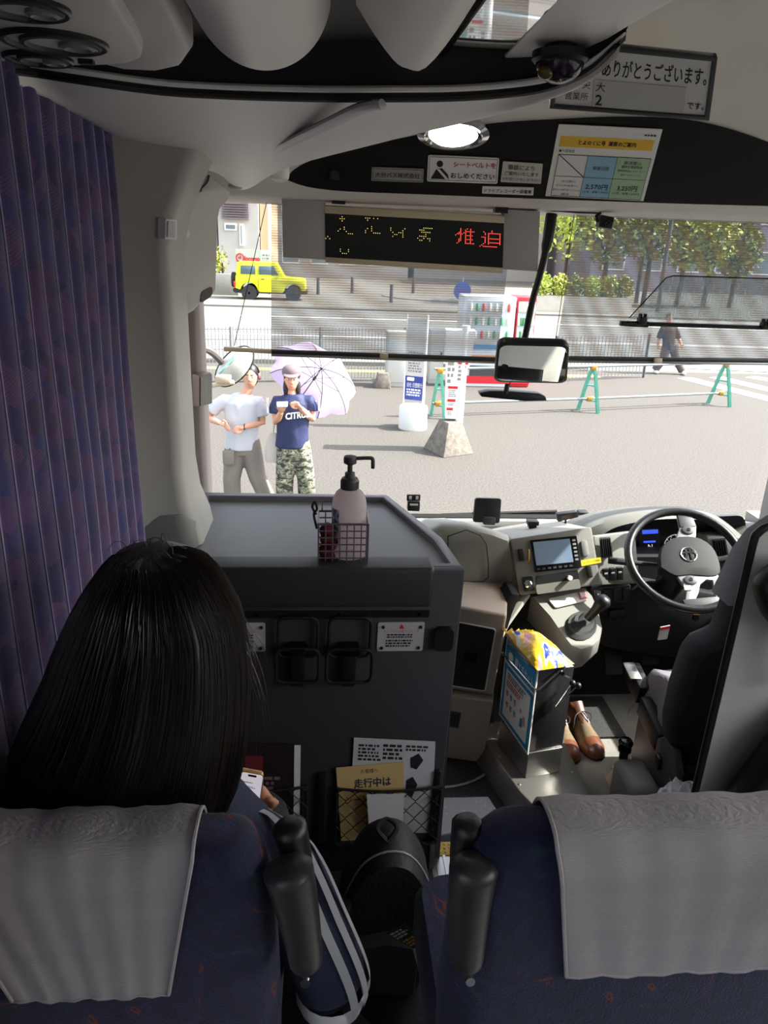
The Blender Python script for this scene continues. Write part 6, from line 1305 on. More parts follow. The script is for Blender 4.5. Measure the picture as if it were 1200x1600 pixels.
# vending machines
def vending(x, y, w_, label, body, band):
    o = thing('vending_machine', label, 'vending machine', (x, y+.35, 0)); b = MB(); b.box((x, y+.35, .95), (w_, .7, 1.9)); b.build('machine_body', body, o, bevel=.03)
    b = MB(); b.box((x, y-.005, 1.38), (w_*.86, .02, .86)); b.build('display_window', mat('vending_window', '#c8d2d6', .2), o)
    cols = ['#c23b33', '#3a7fb5', '#e0d9c8', '#3d8a55', '#d9a53a', '#6b4a36']; rnd = random.Random(int(x*10))
    for r_ in range(3):
        for k in range(7):
            c = V((x-w_*.36+k*w_*.12, y-.03, 1.04+r_*.28)); b = MB(); b.lathe(c, [(.028, 0), (.030, .01), (.030, .12), (.02, .14), (.012, .16)], seg=8); b.build('drink_can', mat('can'+cols[rnd.randrange(6)], cols[rnd.randrange(6)], .4), o)
    b = MB(); b.box((x, y-.01, .86), (w_*.86, .03, .10)); b.build('button_strip', band, o); b = MB(); b.box((x, y-.01, .35), (w_*.6, .03, .22)); b.build('delivery_slot', DG, o); b = MB(); b.box((x, y-.008, .60), (w_*.96, .02, .16)); b.build('orange_band', mat('band_orange', '#d9803a', .5), o)
    b = MB(); b.box((x, y-.012, .16), (w_*.98, .02, .16)); b.build('red_plinth', mat('machine_red'), o)
MR = mat('machine_red', '#c5202c', .4)
pv = at(757, 606, z=0); vending(pv.x, pv.y+.1, 1.12, 'white and blue drinks vending machine beyond the fence', mat('machine_white', '#d5dade', .4), mat('band_blue', '#3a86b8', .5)); vending(pv.x+.80, pv.y+.15, .42, 'red drinks vending machine beyond the fence', MR, mat('band_white', '#e8e8e6', .5))
# far poles, round blue sign
def pole(px, py, h, r_, label, mt, nm='post', cat='post'):
    p = at(px, py, z=0) if py > 300 else at(px, 430, y=py); p.z = 0; b = MB(); b.tube([p, p+V((0, 0, h))], [r_, r_*.85], 10); return tag(b.build(nm, mt), label, cat), p
for k, (px, py) in enumerate(((497, 462), (550, 460), (611, 475), (645, 462))):
    pole(px, py, .9, .09, ['dark bollard across the road, first from the left', 'dark bollard across the road, second from the left', 'dark bollard across the road, third from the left', 'dark bollard across the road, fourth from the left'][k], mat('bollard_dark', '#4a4648', .6), 'bollard', 'bollard')
pole(1000, 41, 9, .12, 'tall dark utility pole among the trees', mat('pole_dark', '#4c494a', .7), 'utility_pole', 'pole'); pole(1036, 36, 9, .10, 'tall dark utility pole near the tree trunk', mat('pole_dark'), 'utility_pole', 'pole')
p = at(719, 500, z=0); bs_ = thing('road_sign', 'round blue road sign on a grey post', 'road sign', p); b = MB(); b.tube([p, p+V((0, 0, 1.6))], .035, 8); b.build('pole', GAL, bs_); b = MB(); b.lathe(p+V((0, -.05, 1.0+.1)), [(.34, 0), (.34, .02), (.001, .02)], (0, -1, 0), 28); b.build('disc', mat('sign_blue', '#2f54a8', .5), bs_)
# curved kerb island, exterior round mirror
b = MB(); ip = at(850, 480, z=0); b.lathe((ip.x-2, ip.y+3.5, 0), [(3.6, -.01), (3.6, .10), (3.4, .12), (.01, .12)], seg=40, sx=1.6); tag(b.build('traffic_island', PAV), 'pale rounded traffic island in the road', 'traffic island')

# yellow off-road car
CY = 36.0
yc_ = thing('car', 'bright yellow boxy off-road car with black spare wheel', 'car', (-2.6, CY+.7, 0))
YB = mat('car_yellow', '#d9dc1e', .3, spec=.6); TYR = mat('tyre', '#2a2a2d', .8); CGL = mat('car_glass', '#4d6068', .1)
def cprof(P, y0, y1, nm, mt, bev=.03): b = MB(); b.prism([V((x-4.2, y0, z)) for x, z in P], [V((x-4.2, y1, z)) for x, z in P]); return b.build(nm, mt, yc_, bevel=bev)
arch_r = [(.72+.40*math.cos(R(a)), .42+.40*math.sin(R(a))) for a in range(170, 9, -20)]; arch_f = [(2.72+.40*math.cos(R(a)), .42+.40*math.sin(R(a))) for a in range(170, 9, -20)]
cprof([(.10,.55),(.12,1.05),(.14,1.12),(2.28,1.12),(2.34,1.08),(3.20,1.02),(3.28,.95),(3.30,.52)]+arch_f[::-1]+[(2.25,.40),(1.2,.40)]+arch_r[::-1], CY, CY+1.45, 'body', YB)
cprof([(.14,1.10),(.20,1.66),(.28,1.70),(1.90,1.70),(1.98,1.66),(2.30,1.10)], CY+.05, CY+1.40, 'cabin', YB, .03)
for P in ([(.35,1.17),(.37,1.55),(1.02,1.55),(1.02,1.17)], [(1.18,1.17),(1.18,1.55),(1.86,1.55),(2.06,1.17)]): cprof(P, CY+.02, CY+.06, 'side_window', CGL, .01)
cprof([(-.02,.5),(-.02,.52),(3.38,.52),(3.38,.36),(3.2,.34),(.1,.34),(-.02,.4)], CY+.10, CY+1.35, 'bumper', TYR, .02)
for (x, y) in ((.72, CY+.10), (2.72, CY+.10), (.72, CY+1.35), (2.72, CY+1.35)):
    c = V((x-4.2, y, .35)); b = MB(); b.lathe(c, [(.20, -.1), (.33, -.1), (.35, -.06), (.35, .06), (.33, .1), (.20, .1)], (0, -1, 0), 28); wh = b.build('wheel', TYR, yc_); b = MB(); b.lathe(c, [(.20, -.08), (.20, .08), (.15, .09), (.05, .10), (.001, .10)], (0, -1, 0), 20); b.build('rim', MG, wh)
b = MB(); b.lathe(V((-4.15, CY+.75, .88)), [(.15, 0), (.32, 0), (.34, .05), (.34, .14), (.30, .18), (.001, .18)], (-1, 0, 0), 24); b.build('spare_wheel', TYR, yc_)
for P, nm in (([(.03,.62),(.03,.85),(.12,.85),(.12,.62)], 'rear_lamp'),): cprof(P, CY-.01, CY+.06, nm, RED, .005)
b = MB(); b.tube([(-4.2+1.14, CY-.005, .45), (-4.2+1.14, CY-.005, 1.60)], .008, 4); b.build('door_seam', INK, yc_); b = MB(); b.box((-4.2+1.35, CY-.02, .98), (.16, .03, .03)); b.build('door_handle', TYR, yc_); b = MB(); b.box((-4.2+2.1, CY-.10, 1.2), (.10, .16, .14)); b.build('wing_mirror', YB, yc_, bevel=.02)

# hoarding, planter wall, bush
p0 = at(368, 389, y=39.5); p1 = at(424, 391, y=39.5); dq = Quad(p0, p1, V((p1.x, 39.5, p1.z-1.0)), V((p0.x, 39.5, p0.z-1.0)))
hb = thing('shop_signboard', 'pale green signboard with red lettering behind the yellow car', 'sign', (dq.pt(.5, 1).x, 39.5, .06)); b = MB(); b.qbox(dq, 0, 0, 1, 1, -.08, 0); b.build('board', mat('sign_sage', '#b3bdb0', .6), hb); b = MB(); b.qbox(dq, .70, .02, 1, .98, 0, .02); b.build('side_notice', mat('sign_mint', '#c9d8c2', .6), hb); textlines(dq, [(.74, .2, .96, .8, 4)], MG, hb, .03, seed=3)
text(dq, .20, .22, .66, .60, 'docomo', RED, hb, .02, bold=.02); b = MB(); c = dq.pt(.12, .40, .02); b.tube([c+V((.19*math.cos(R(a)), 0, .19*math.sin(R(a)))) for a in range(0, 361, 20)], .03, 6); b.box(c+V((.02, -.01, .03)), (.05, .04, .16)); b.box(c+V((-.04, -.01, .0)), (.10, .04, .05)); b.build('round_logo', RED, hb)
for u in (.08, .92):
    b = MB(); t = dq.pt(u, 1, -.04); b.tube([V((t.x, t.y, .06)), t], .05, 8); b.build('post', GAL, hb)
b = MB(); b.box2((-7.0, 38.2, .06), (-4.2, 38.5, 1.05)); tag(b.build('planter_wall', mat('grey_block_wall', '#8b8a86', .9, col2='#7c7b77', scale=5), bevel=.02), 'low grey block wall left of the yellow car', 'wall')
def leafball(o, c, rad, n_, size, mt, seed, name='foliage'):
    rnd = random.Random(seed); vs = []; fs = []
    for i in range(n_):
        d = V((rnd.gauss(0, 1), rnd.gauss(0, 1), rnd.gauss(0, 1))).normalized(); f = rnd.random()**.4; blob = 1+.35*mnoise.noise(d*2.2+V((seed, 0, 0)))
        p = V(c)+V((d.x*rad[0], d.y*rad[1], d.z*rad[2]))*f*blob; s_ = size*rnd.uniform(.6, 1.3); a = V((rnd.gauss(0, 1), rnd.gauss(0, 1), rnd.gauss(0, .6))).normalized()*s_; q_ = V((rnd.gauss(0, 1), rnd.gauss(0, 1), rnd.gauss(0, 1))); q_ = (q_-a*q_.dot(a)/a.dot(a)).normalized()*s_*.55
        k = len(vs); vs += [p-a, p+q_, p+a, p-q_]; fs.append((k, k+1, k+2, k+3))
    b = MB(); b.v = vs; b.f = fs; return b.build(name, mt, o, smooth=0, recalc=False, kind='stuff')
GR1 = mat('leaf_yellow_green', '#a3a53c', .6, col2='#7f8a30', scale=3); GR2 = mat('leaf_olive', '#8a8a34', .6, col2='#5f6a28', scale=2); GR3 = mat('leaf_bright', '#b3bd52', .6, col2='#8fa03c', scale=3); TRK = mat('trunk_brown', '#4d4038', .9, col2='#3c322b', scale=9)
sh = thing('shrub', 'yellow-green shrub behind the low grey wall', 'shrub', (-5.0, 38.9, .06)); b = MB(); b.tube([(-5.0, 38.9, .06), (-5.0, 38.9, 1.5)], .06, 6); b.build('stem', TRK, sh); leafball(sh, (-5.5, 38.9, 1.6), (.8, .6, .75), 600, .09, GR1, 3)
# buildings
def building(name, label, x0, x1, y0, depth, h, wall, wins, winmt, louv=None):
    o = thing(name, label, 'building', ((x0+x1)/2, y0+depth/2, .06)); b = MB(); b.box2((x0, y0, .06), (x1, y0+depth, h)); b.build('wall', wall, o)
    for (a, c, z0, z1) in wins:
        b = MB(); b.box2((a, y0-.10, z0), (c, y0+.02, z1)); f = b.build('window', WHT, o); b = MB(); b.box2((a+.08, y0-.12, z0+.08), (c-.08, y0-.09, z1-.08)); b.build('pane', winmt, f)
    if louv:
        a, c, z0, z1, n_ = louv
        for i in range(n_): b = MB(); z = lerp(z0, z1, i/n_); b.box2((a, y0-.35, z), (c, y0-.05, z+(z1-z0)/n_*.42)); b.build('louvre_slat', mat('louvre_mauve', '#6d6068', .6), o)
    return o
BW = mat('render_white', '#b4b1ab', .9, col2='#a9a6a0', scale=1.2); WG = mat('window_glass', '#6f7a80', .15); BB = mat('beige_cladding', '#b89d7e', .9); BG = mat('mauve_grey_facade', '#8d858e', .9, col2='#7f7780', scale=.8); BT = mat('pale_grey_facade', '#a9a5a0', .9)
X = lambda px, py, y: at(px, py, y=y).x
Zz = lambda px, py, y: at(px, py, y=y).z
Y1_ = 45.0
building('louvred_building', 'white building with dark louvre slats and small window', X(341,360,Y1_), X(404,360,Y1_), Y1_, 10, 12, BW, [(X(351,355,Y1_), X(370,355,Y1_), Zz(360,360,Y1_), Zz(360,349,Y1_)), (X(374,355,Y1_), X(380,355,Y1_), Zz(375,384,Y1_), Zz(375,350,Y1_))], WG, (X(346,320,Y1_), X(389,320,Y1_), Zz(365,342,Y1_), Zz(365,296,Y1_), 12))
building('beige_building', 'narrow beige clad building beside the louvred one', X(406.5,360,45.5), X(419,360,45.5), 45.5, 9, 12, BB, [], WG)
building('pale_office_block', 'pale grey block seen through the left sunshade', X(425,360,56), X(640,360,56), 56, 10, 14, BT, [(X(440+45*k,340,56), X(468+45*k,340,56), z, z+1.6) for k in range(4) for z in (1.0, 4.2, 7.4)], WG)
building('distant_block', 'warm grey block behind the display end', X(650,360,60), X(860,360,60), 60, 10, 12, mat('warm_facade', '#a9a29a', .9), [(X(665+48*k,340,60), X(695+48*k,340,60), z, z+1.8) for k in range(4) for z in (1.2, 5., 8.5)], WG)
building('mauve_building', 'large mauve-grey building behind the street trees', X(930,360,52), X(1330,360,52), 52, 12, 13, BG, [(X(950+60*k,340,52), X(985+60*k,340,52), z, z+1.5) for k in range(6) for z in (1.4, 4.6, 7.8)], WG)
building('corner_block', 'dark grey block filling the left background', -40, X(339,360,46), 46, 10, 13, mat('cool_facade', '#9a9b9d', .9), [(-38+4*k, -36+4*k, z, z+1.5) for k in range(6) for z in (1.4, 4.6)], WG)
# street trees
def tree(px, py, h, crown, label, mt, seed):
    p = at(px, 420, y=py); p.z = .06; o = thing('street_tree', label, 'tree', p, 0, 'street trees'); b = MB(); b.tube(smoothpath([p, p+V((.05, 0, h*.3)), p+V((-.03, 0, h*.6)), p+V((.03, 0, h*.8))], 3), [.13]*4+[.10]*3+[.05]*3, 8); b.build('trunk', TRK, o)
    for s_ in (-1, 1): b = MB(); b.tube([p+V((0, 0, h*.42)), p+V((s_*crown*.35, 0, h*.6)), p+V((s_*crown*.6, 0, h*.72))], [.07, .05, .02], 6); b.build('branch', TRK, o)
    leafball(o, p+V((0, 0, h*.68)), (crown, crown, h*.34), 1500, .14, mt, seed)
tree(884, 37.5, 6.6, 1.7, 'bright leafy tree in the gap between the sunshades', GR3, 11); tree(945, 38.5, 5.6, 1.6, 'olive street tree, first from the mirror arm', GR2, 12); tree(1012, 38.5, 5.8, 1.6, 'olive street tree with a dark trunk, second from the mirror arm', GR2, 13)
tree(1066, 39, 5.0, 1.25, 'yellow-green street tree, third from the mirror arm', GR1, 14); tree(1108, 39, 4.8, 1.25, 'yellow-green street tree, fourth from the mirror arm', GR1, 15); tree(1150, 39.5, 4.2, 1.1, 'small olive tree at the right end', GR2, 16)
hg = thing('hedge', 'clipped green hedge on a pale wall across the road', 'hedge', at(880, 446, y=33.4)); xa, xb = X(838, 440, 34.6), X(990, 440, 34.6)
b = MB(); b.box2((xa, 34.4, 0), (xb, 35.0, .75)); b.build('low_wall', mat('wall_pale', '#c4beb2', .9, col2='#b5afa3', scale=3), hg)
for k in range(6): leafball(hg, (lerp(xa, xb, (k+.5)/6), 34.7, 1.15), ((xb-xa)/10, .5, .55), 600, .08, [GR3, GR1, GR2][k % 3], 60+k)

# ---------------------------------------------------------------- people
SK2 = mat('skin_light', '#d39f83', .55, col2='#c99478', scale=10); HRB = mat('black_hair', '#1b1718', .5)
def person(label, Y, head, neck, sh, hips, arms, legs, shirt, pants, extras, hs=1.0, hemz=None):
    J = lambda px, py, dy=0.: at(px, py, y=Y+dy)
    base = J(*hips); o = thing('person', label, 'person', (base.x, Y, 0))
    H = J(*head); N_ = J(*neck); hp_ = J(*hips); sl, sr = J(*sh[0]), J(*sh[1]); mid = (sl+sr)/2
    b = MB(); b.ell(H, (.075*hs, .092*hs, .115*hs)); b.ell(H+V((0, -.01, -.055))*1.0, (.055*hs, .075*hs, .065*hs)); b.tube([H+V((0, -.085, .015)), H+V((0, -.104, -.022)), H+V((0, -.092, -.03))], [.008, .014, .012], 8)
    for s in (-1, 1): b.ell(H+V((s*.078*hs, .005, -.012)), (.010, .02, .032))
    b.tube([H+V((0, .015, -.06)), N_, mid+V((0, .01, -.05))], [.052, .052, .075], 12)
    tor = [mid.lerp(hp_, t) for t in (0.02, .12, .35, .62, .85, 1.05)]; hw = (sr.x-sl.x)/2
    b.loft([[p+V((w_*math.cos(a), d_*math.sin(a), 0)) for a in [2*math.pi*k/18 for k in range(18)]] for p, w_, d_ in zip(tor, (hw*.55, hw*.85, hw*.80, hw*.68, hw*.74, hw*.66), (.07, .095, .105, .095, .10, .095))])
    leg_j = []
    for (kx, ky, kd), (fx, fd) in legs:
        K = J(kx, ky, kd); hipj = V((lerp(hp_.x, K.x, .55), Y, hp_.z-.03)); Ft = V((fx, Y+fd, .07)); leg_j.append((hipj, K, Ft)); b.tube([hipj, hipj.lerp(K, .5), K, K.lerp(Ft, .4), Ft], [.085, .075, .055, .052, .036], 12); b.tube([Ft, Ft+V((0, -.10, -.035)), Ft+V((0, -.17, -.045))], [.036, .035, .02], 8)
    arm_j = []
    for i, (el, wr, hand, tip) in enumerate(arms):
        S_ = (sl, sr)[i]; E_, W_, Ha = J(*el), J(*wr), J(*hand); arm_j.append((S_, E_, W_)); b.tube([S_+V((0, 0, -.03)), S_.lerp(E_, .5), E_, E_.lerp(W_, .4), W_], [.05, .047, .040, .038, .026], 12)
        d = (Ha-W_).normalized(); T = J(*tip); fd_ = (T-Ha); fl = fd_.length; b.tube([W_, W_.lerp(Ha, .5), Ha], [.024, .034, .032], 10, flat=.55)
        side = d.cross(V((0, 1, 0))).normalized(); fdir = fd_.normalized()
        for k in range(4): r0 = Ha+side*(-.026+.0175*k); l_ = (.062, .072, .068, .054)[k]; b.tube([r0, r0+fdir*l_*.45+V((0, -.010, 0)), r0+fdir*l_*.8+V((0, -.004, -.006)), r0+fdir*l_+V((0, .004, -.012))], [.0095, .009, .0085, .007], 8)
        b.tube([W_.lerp(Ha, .35)+side*.026, W_.lerp(Ha, .8)+side*.048+V((0, -.012, 0)), Ha+side*.046+fdir*.024+V((0, -.016, 0))], [.011, .010, .008], 8)
    b.build('body', SK2, o, remesh=.0085, relax=2, smooth=80)
    for s in (-1, 1):
        e_ = H+V((s*.030*hs, -.079*hs, .008)); b = MB(); b.ell(e_, (.011, .008, .006)); ey = b.build('eye', mat('eye_white', '#e8e4e0', .3), o); b = MB(); b.ell(e_+V((0, -.006, 0)), (.005, .004, .0055)); b.build('iris', INK, ey)
        b = MB(); b.tube([H+V((s*.045*hs, -.078*hs, .026)), H+V((s*.03*hs, -.086*hs, .030)), H+V((s*.014*hs, -.088*hs, .026))], .0035, 5); b.build('eyebrow', HRB, o)
    b = MB(); b.tube([H+V((-.022, -.084, -.062)), H+V((0, -.090, -.060)), H+V((.022, -.084, -.062))], [.003, .006, .003], 6, flat=.7); b.build('mouth', mat('lip', '#a8605a', .5), o)
    # shirt
    j = MB(); hem = hemz if hemz else hp_.z-.05
    sec = [(mid.z+.045, .085, .065), (mid.z+.005, hw*.72, .085), (mid.z-.05, hw*.98, .115), (lerp(mid.z, hem, .35), hw*.93, .135), (lerp(mid.z, hem, .7), hw*.90, .135), (hem, hw*.96, .14)]
    j.loft([[V((lerp(mid.x, hp_.x, (mid.z-z)/(mid.z-hem))+w_*math.cos(a)*(1+.05*mnoise.noise(V((a*2, z*7, 1)))), Y+d_*math.sin(a)*(1+.10*mnoise.noise(V((a*2.3, z*6, 2)))), z)) for a in [2*math.pi*k/28 for k in range(28)]] for z, w_, d_ in sec])
    for i, (S_, E_, W_) in enumerate(arm_j): e_ = S_.lerp(E_, extras['sleeve']); j.tube([S_.lerp(mid, .45)+V((0, 0, -.045)), S_.lerp(mid, .12)+V((0, 0, -.04)), S_.lerp(e_, .55)+V((0, 0, -.01)), e_], [.068, .074, .070, .072], 14)
    j.build('shirt', shirt, o, remesh=.011, relax=3, smooth=80)
    # trousers
    tr = MB(); 
    for hipj, K, Ft in leg_j: tr.tube([hipj+V((0, 0, .10)), hipj, hipj.lerp(K, .5), K, K.lerp(Ft, .5), Ft+V((0, 0, .02))], [.10, .118, .108, .095, .092, .095], 16)
    tr.loft([[V((hp_.x+w_*math.cos(a), Y+d_*math.sin(a), z)) for a in [2*math.pi*k/24 for k in range(24)]] for z, w_, d_ in ((hp_.z+.13, hw*.70, .11), (hp_.z, hw*.80, .125), (hp_.z-.10, hw*.80, .12))])
    tr.build('trousers', pants, o, remesh=.012, relax=2, smooth=80)
    for hipj, K, Ft in leg_j:
        b = MB(); b.ell(Ft+V((0, -.06, -.025)), (.05, .14, .045)); b.build('shoe', extras.get('shoe', DG), o)
    return o, H, arm_j
WTS = mat('white_tshirt', '#bfc0c6', .85, col2='#b5b6bc', scale=7, bump=.35, bscale=14); GTR = mat('grey_washed_trousers', '#6d6b66', .85, col2='#7e7468', scale=6, bump=.4, bscale=20)
o, H, aj = person('man in a loose white t-shirt and washed grey trousers, hands at waist', 7.8, (391, 588), (386, 612), ((348, 620), (407, 622)), (378, 694), [((324, 652), (343, 661, -.14), (351, 664, -.19), (359, 669, -.20)), ((410, 660), (382, 667, -.16), (373, 669, -.20), (364, 673, -.21))], [((362, 748, -.02), (-.99, .03)), ((402, 745, -.03), (-.52, -.05))], WTS, GTR, {'sleeve': .72}, hemz=at(378, 700, y=7.8).z)
b = MB(); b.ell(H+V((0, .02, .035)), (.085, .098, .10)); b.ell(H+V((0, .045, -.02)), (.082, .07, .10)); hr_ = b.build('hair', HRB, o, remesh=.012, relax=2)
b = MB(); b.tube([H+V((.09*math.cos(R(a)), .01, .03+.105*math.sin(R(a)))) for a in range(0, 181, 15)], .008, 6); b.build('headphone_band', BK, o)
for s in (-1, 1): b = MB(); b.lathe(H+V((s*.082, .01, 0)), [(.036, 0), (.038, .012), (.03, .024), (.001, .024)], (s, 0, 0), 18); b.build('headphone_cup', mat('headphone_red', '#8a5a5c', .5), o)
b = MB(); w_ = aj[1][2]; b.tube([w_+V((.0, .030*math.cos(R(a)), .030*math.sin(R(a)))) for a in range(0, 361, 30)], .005, 6); b.build('wrist_band', INK, o)
b = MB(); c = at(357, 715, y=7.66); b.box(c, (.12, .03, .16)); b.build('cargo_pocket', GTR, o, bevel=.015)

def camo_mat():
    m = mat('camouflage_cloth', '#5d5f4c', .85, bump=.3, bscale=25); nt_ = m.node_tree; N = nt_.nodes; L = nt_.links
    tc = N.new('ShaderNodeTexCoord'); mp = N.new('ShaderNodeMapping'); mp.inputs['Scale'].default_value = (1, 1, 1.9); L.new(tc.outputs['Object'], mp.inputs[0]); nz = N.new('ShaderNodeTexNoise'); nz.inputs['Scale'].default_value = 13; nz.inputs['Detail'].default_value = 2; nz.inputs['Distortion'].default_value = .8; L.new(mp.outputs[0], nz.inputs['Vector'])
    cr = N.new('ShaderNodeValToRGB'); cr.color_ramp.interpolation = 'CONSTANT'; e = cr.color_ramp.elements; e[0].position = 0; e[0].color = rgb('#2e302b'); e[1].position = .42; e[1].color = rgb('#5d6350'); k = e.new(.50); k.color = rgb('#8f8b76'); k = e.new(.57); k.color = rgb('#3d4238'); k = e.new(.64); k.color = rgb('#a5a08a')
    L.new(nz.outputs['Fac'], cr.inputs[0]); L.new(cr.outputs[0], N['Principled BSDF'].inputs['Base Color']); return m
JER = mat('navy_jersey', '#232c56', .7, col2='#1d2549', scale=5, bump=.3, bscale=16)
o, H, aj = person('person in a navy jersey, camouflage trousers and cap, tapping a phone', 7.6, (456, 592), (456, 612), ((430, 622), (487, 621)), (456, 697), [((432, 660, -.03), (439, 644, -.20), (441, 638, -.24), (444, 631, -.25)), ((487, 655, -.03), (470, 638, -.2), (464, 632, -.25), (455, 628, -.26))], [((445, 745, -.02), (-.43, 0)), ((478, 745, -.02), (-.17, .05))], JER, camo_mat(), {'sleeve': .62, 'shoe': WHT}, hemz=at(456, 697, y=7.6).z)
b = MB(); b.ell(H+V((0, .02, .03)), (.088, .10, .095)); b.ell(H+V((-.06, .0, -.09)), (.03, .05, .10)); b.ell(H+V((.06, .0, -.09)), (.03, .05, .10)); b.build('hair', HRB, o, remesh=.012, relax=2)
CAPM = mat('cap_taupe', '#6e5f62', .8); b = MB(); b.lathe(H+V((0, .01, .045)), [(.098, 0), (.100, .03), (.090, .065), (.06, .09), (.01, .10)], (0, 0, 1), 24); cp = b.build('cap', CAPM, o, smooth=50)
b = MB(); b.lathe(H+V((0, -.085, .05)), [(.075, 0), (.078, .006), (.07, .010)], (0, -.2, 1), 20); b.build('cap_brim', CAPM, cp)
for s, (S_, E_, W_) in zip((-1, 1), aj):
    for k in range(2):
        b = MB(); P = [S_.lerp(E_, t)+V((s*(.070+.010*k), -.045-.028*k, .0+.02*(1-t))) for t in (.02, .2, .4, .58)]; b.tube(P, .010, 6, flat=.5); b.build('sleeve_stripe', STW, o)
fq = Quad(at(446, 644, y=7.455), at(483, 640, y=7.455), at(483, 652, y=7.455), at(446, 656, y=7.455)); text(fq, 0, 0, 1, 1, 'CITRUS', PAP, o, .01, bold=.006)
ph_q = Quad(at(432, 628, y=7.36), at(450, 627, y=7.36), at(449, 634, y=7.24), at(433, 635, y=7.24)); b = MB(); b.qround(ph_q, 0, 0, 1, 1, .1, -.01, 0); tag(b.build('smartphone', mat('phone_white', '#d8d8da', .3)), 'white phone held by the person in the navy jersey', 'smartphone')
b = MB(); c = at(427, 705, y=7.6); b.loft([[c+V((x*s, y*.5*s, z)) for x, y in rrect(-.09, -.06, .09, .06, .03)] for z, s in ((-.12, .75), (-.09, 1.0), (.05, .95), (.14, .6), (.2, .3))]); tb_ = b.build('tote_bag', mat('pale_tote', '#b3aca4', .8, bump=.4, bscale=20), smooth=60, relax=1); tag(tb_, 'pale cloth tote bag hanging beside the camouflage trousers', 'bag'); b = MB(); b.tube([c+V((0, 0, .18)), at(431, 640, y=7.62)], .008, 6); b.build('strap', mat('pale_tote'), tb_)
# lilac umbrella over the shoulder
um = thing('umbrella', 'open lilac umbrella resting on the shoulder of the navy-jersey person', 'umbrella', at(468, 630, y=7.62))
hub = at(493, 589, y=7.95); ax = V((.40, .80, .45)).normalized(); apex = hub+ax*.16; e1 = ax.orthogonal().normalized(); e2 = ax.cross(e1)
LIL = mat('lilac_fabric', '#cdb9d6', .7)
_m = LIL.node_tree; _tl = _m.nodes.new('ShaderNodeBsdfTranslucent'); _tl.inputs[0].default_value = rgb('#d9c6e2'); _mx = _m.nodes.new('ShaderNodeMixShader'); _mx.inputs[0].default_value = .45; _m.links.new(_m.nodes['Principled BSDF'].outputs[0], _mx.inputs[1]); _m.links.new(_tl.outputs[0], _mx.inputs[2]); _m.links.new(_mx.outputs[0], _m.nodes['Material Output'].inputs[0])
RU = .50
def up_pt(a, t): return apex+(e1*math.cos(a)+e2*math.sin(a))*(RU*math.sin(t*1.15)/math.sin(1.15))-ax*(.24*(1-math.cos(t*1.15))/(1-math.cos(1.15)))
for k in range(8):
    a0 = 2*math.pi*k/8; a1 = 2*math.pi*(k+1)/8; rows = []
    for i in range(7):
        t = i/6; rows.append([up_pt(a0, t).lerp(up_pt(a1, t), s_)-(ax*.0) for s_ in (0, .25, .5, .75, 1)])
    rows[-1][2] = rows[-1][2].lerp(apex, .06); b = MB(); b.grid(rows); b.build('canopy_panel', LIL, um, smooth=60)
    b = MB(); b.tube([up_pt(a0, i/6)-ax*.006 for i in range(7)], .004, 5); rb = b.build('rib', BK, um); b = MB(); b.tube([hub-ax*.03, up_pt(a0, .5)-ax*.008], .003, 5); b.build('strut', BK, rb)
b = MB(); b.tube([apex+ax*.05, hub-ax*.45], .006, 8); b.build('shaft', BK, um); b = MB(); b.tube([hub-ax*.45, hub-ax*.56], .014, 8); b.build('handle', BK, um); b = MB(); b.tube([hub-ax*.05, hub], .014, 8); b.build('runner', BK, um)
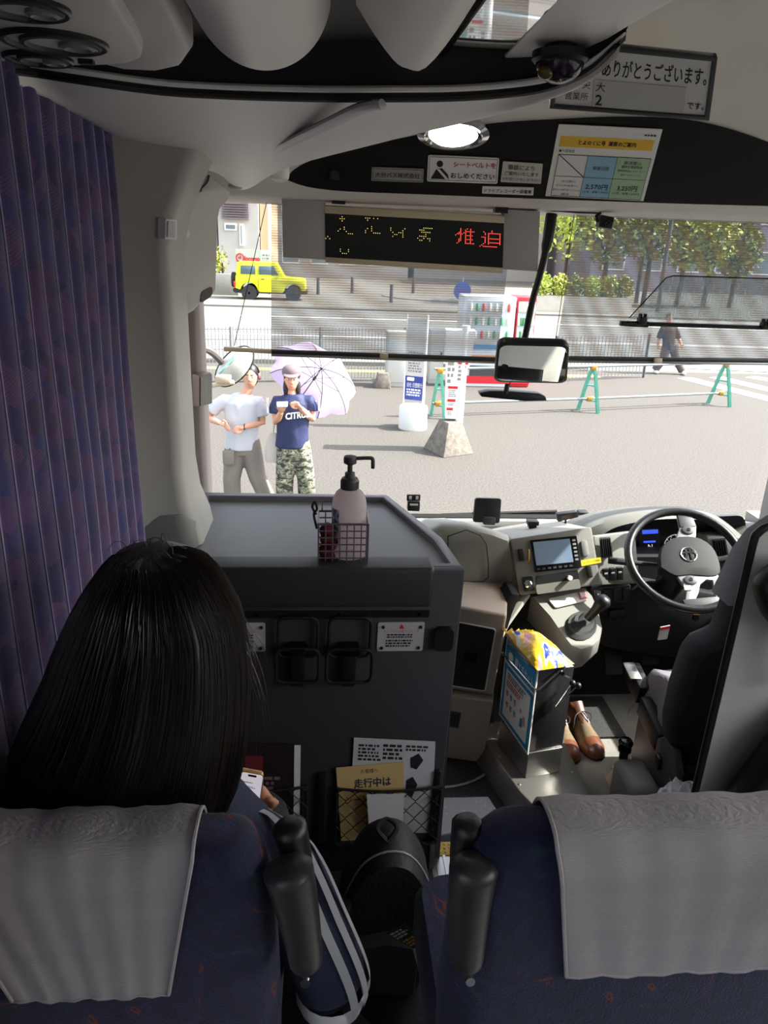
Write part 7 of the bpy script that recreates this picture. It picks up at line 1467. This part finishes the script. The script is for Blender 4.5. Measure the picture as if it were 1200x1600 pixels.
# walker behind the driver sunshade
pw = at(1042, 584, z=0); Yw = pw.y
o, H, aj = person('walker in dark clothes and white shoes beyond the barricades', Yw, (1046, 497), (1046, 506), ((1035, 511), (1056, 511)), (1045, 543), [((1030, 528, .05), (1028, 538, -.05), (1028, 541, -.07), (1029, 545, -.08)), ((1060, 528, .05), (1064, 537, -.05), (1065, 540, -.07), (1066, 544, -.08))], [((1036, 562, -.05), (at(1024, 583, y=Yw).x, .05)), ((1057, 562, -.02), (at(1064, 583, y=Yw).x, -.05))], mat('dark_top', '#3a3436', .8), mat('walker_trousers', '#55504e', .8), {'sleeve': 1.0, 'shoe': WHT})
b = MB(); b.ell(H+V((0, .02, .03)), (.085, .10, .10)); b.build('hair', HRB, o)

# ---------------------------------------------------------------- the bus's own outside mirror, left
mo = thing('outside_mirror', 'oval white-backed outside mirror with mint-tinted glass and dark arm', 'mirror', at(345, 600, y=3.7))
mcx = at(366, 573, y=3.75); mn = V((.35, .78, .35)).normalized(); rotm = M.Rotation(R(-48), 3, 'Y')
def mring(rx, rz, d): 
    return [mcx+rotm @ V((rx*math.cos(a), 0, rz*math.sin(a)))+V((0, d, 0)) for a in [2*math.pi*k/28 for k in range(28)]]
b = MB(); b.loft([mring(.115, .058, .02), mring(.12, .062, 0), mring(.11, .056, -.03), mring(.08, .04, -.05), mring(.02, .01, -.058)]); b.build('shell', mat('mirror_shell', '#cfcfca', .4), mo, smooth=60)
b = MB(); b.loft([mring(.116, .059, .021), mring(.115, .058, .024)]); b.build('mirror_glass', mat('mint_glass', '#9fd0c4', .08, .6), mo)
b = MB(); P = mring(.120, .062, .004); b.tube(P+[P[0]], .006, 6); b.build('rubber_rim', BK, mo)
b = MB(); b.prism([mcx+rotm @ V((x, -.05+.03*abs(x)/.14, z)) for x, z in ((-.08,.036),(.055,.04),(.04,.024),(-.08,.018))], [mcx+rotm @ V((x, -.066+.03*abs(x)/.14, z)) for x, z in ((-.08,.036),(.055,.04),(.04,.024),(-.08,.018))]); b.build('tinted_strip', mat('mint_glass'), mo)
b = MB(); b.tube(smoothpath([(-.53, 3.12, 2.62), at(300, 540, y=3.5), at(325, 547, y=3.6), at(343, 562, y=3.7), at(352, 575, y=3.78)], 4), .016, 8); b.build('arm', mat('arm_grey', '#55504e', .5), mo)
b = MB(); b.box(at(349, 592, y=3.6), (.07, .05, .035)); b.tube([at(325, 603, y=3.6), at(366, 597, y=3.6)], .012, 8); b.build('bracket', CRM, mo, bevel=.006)
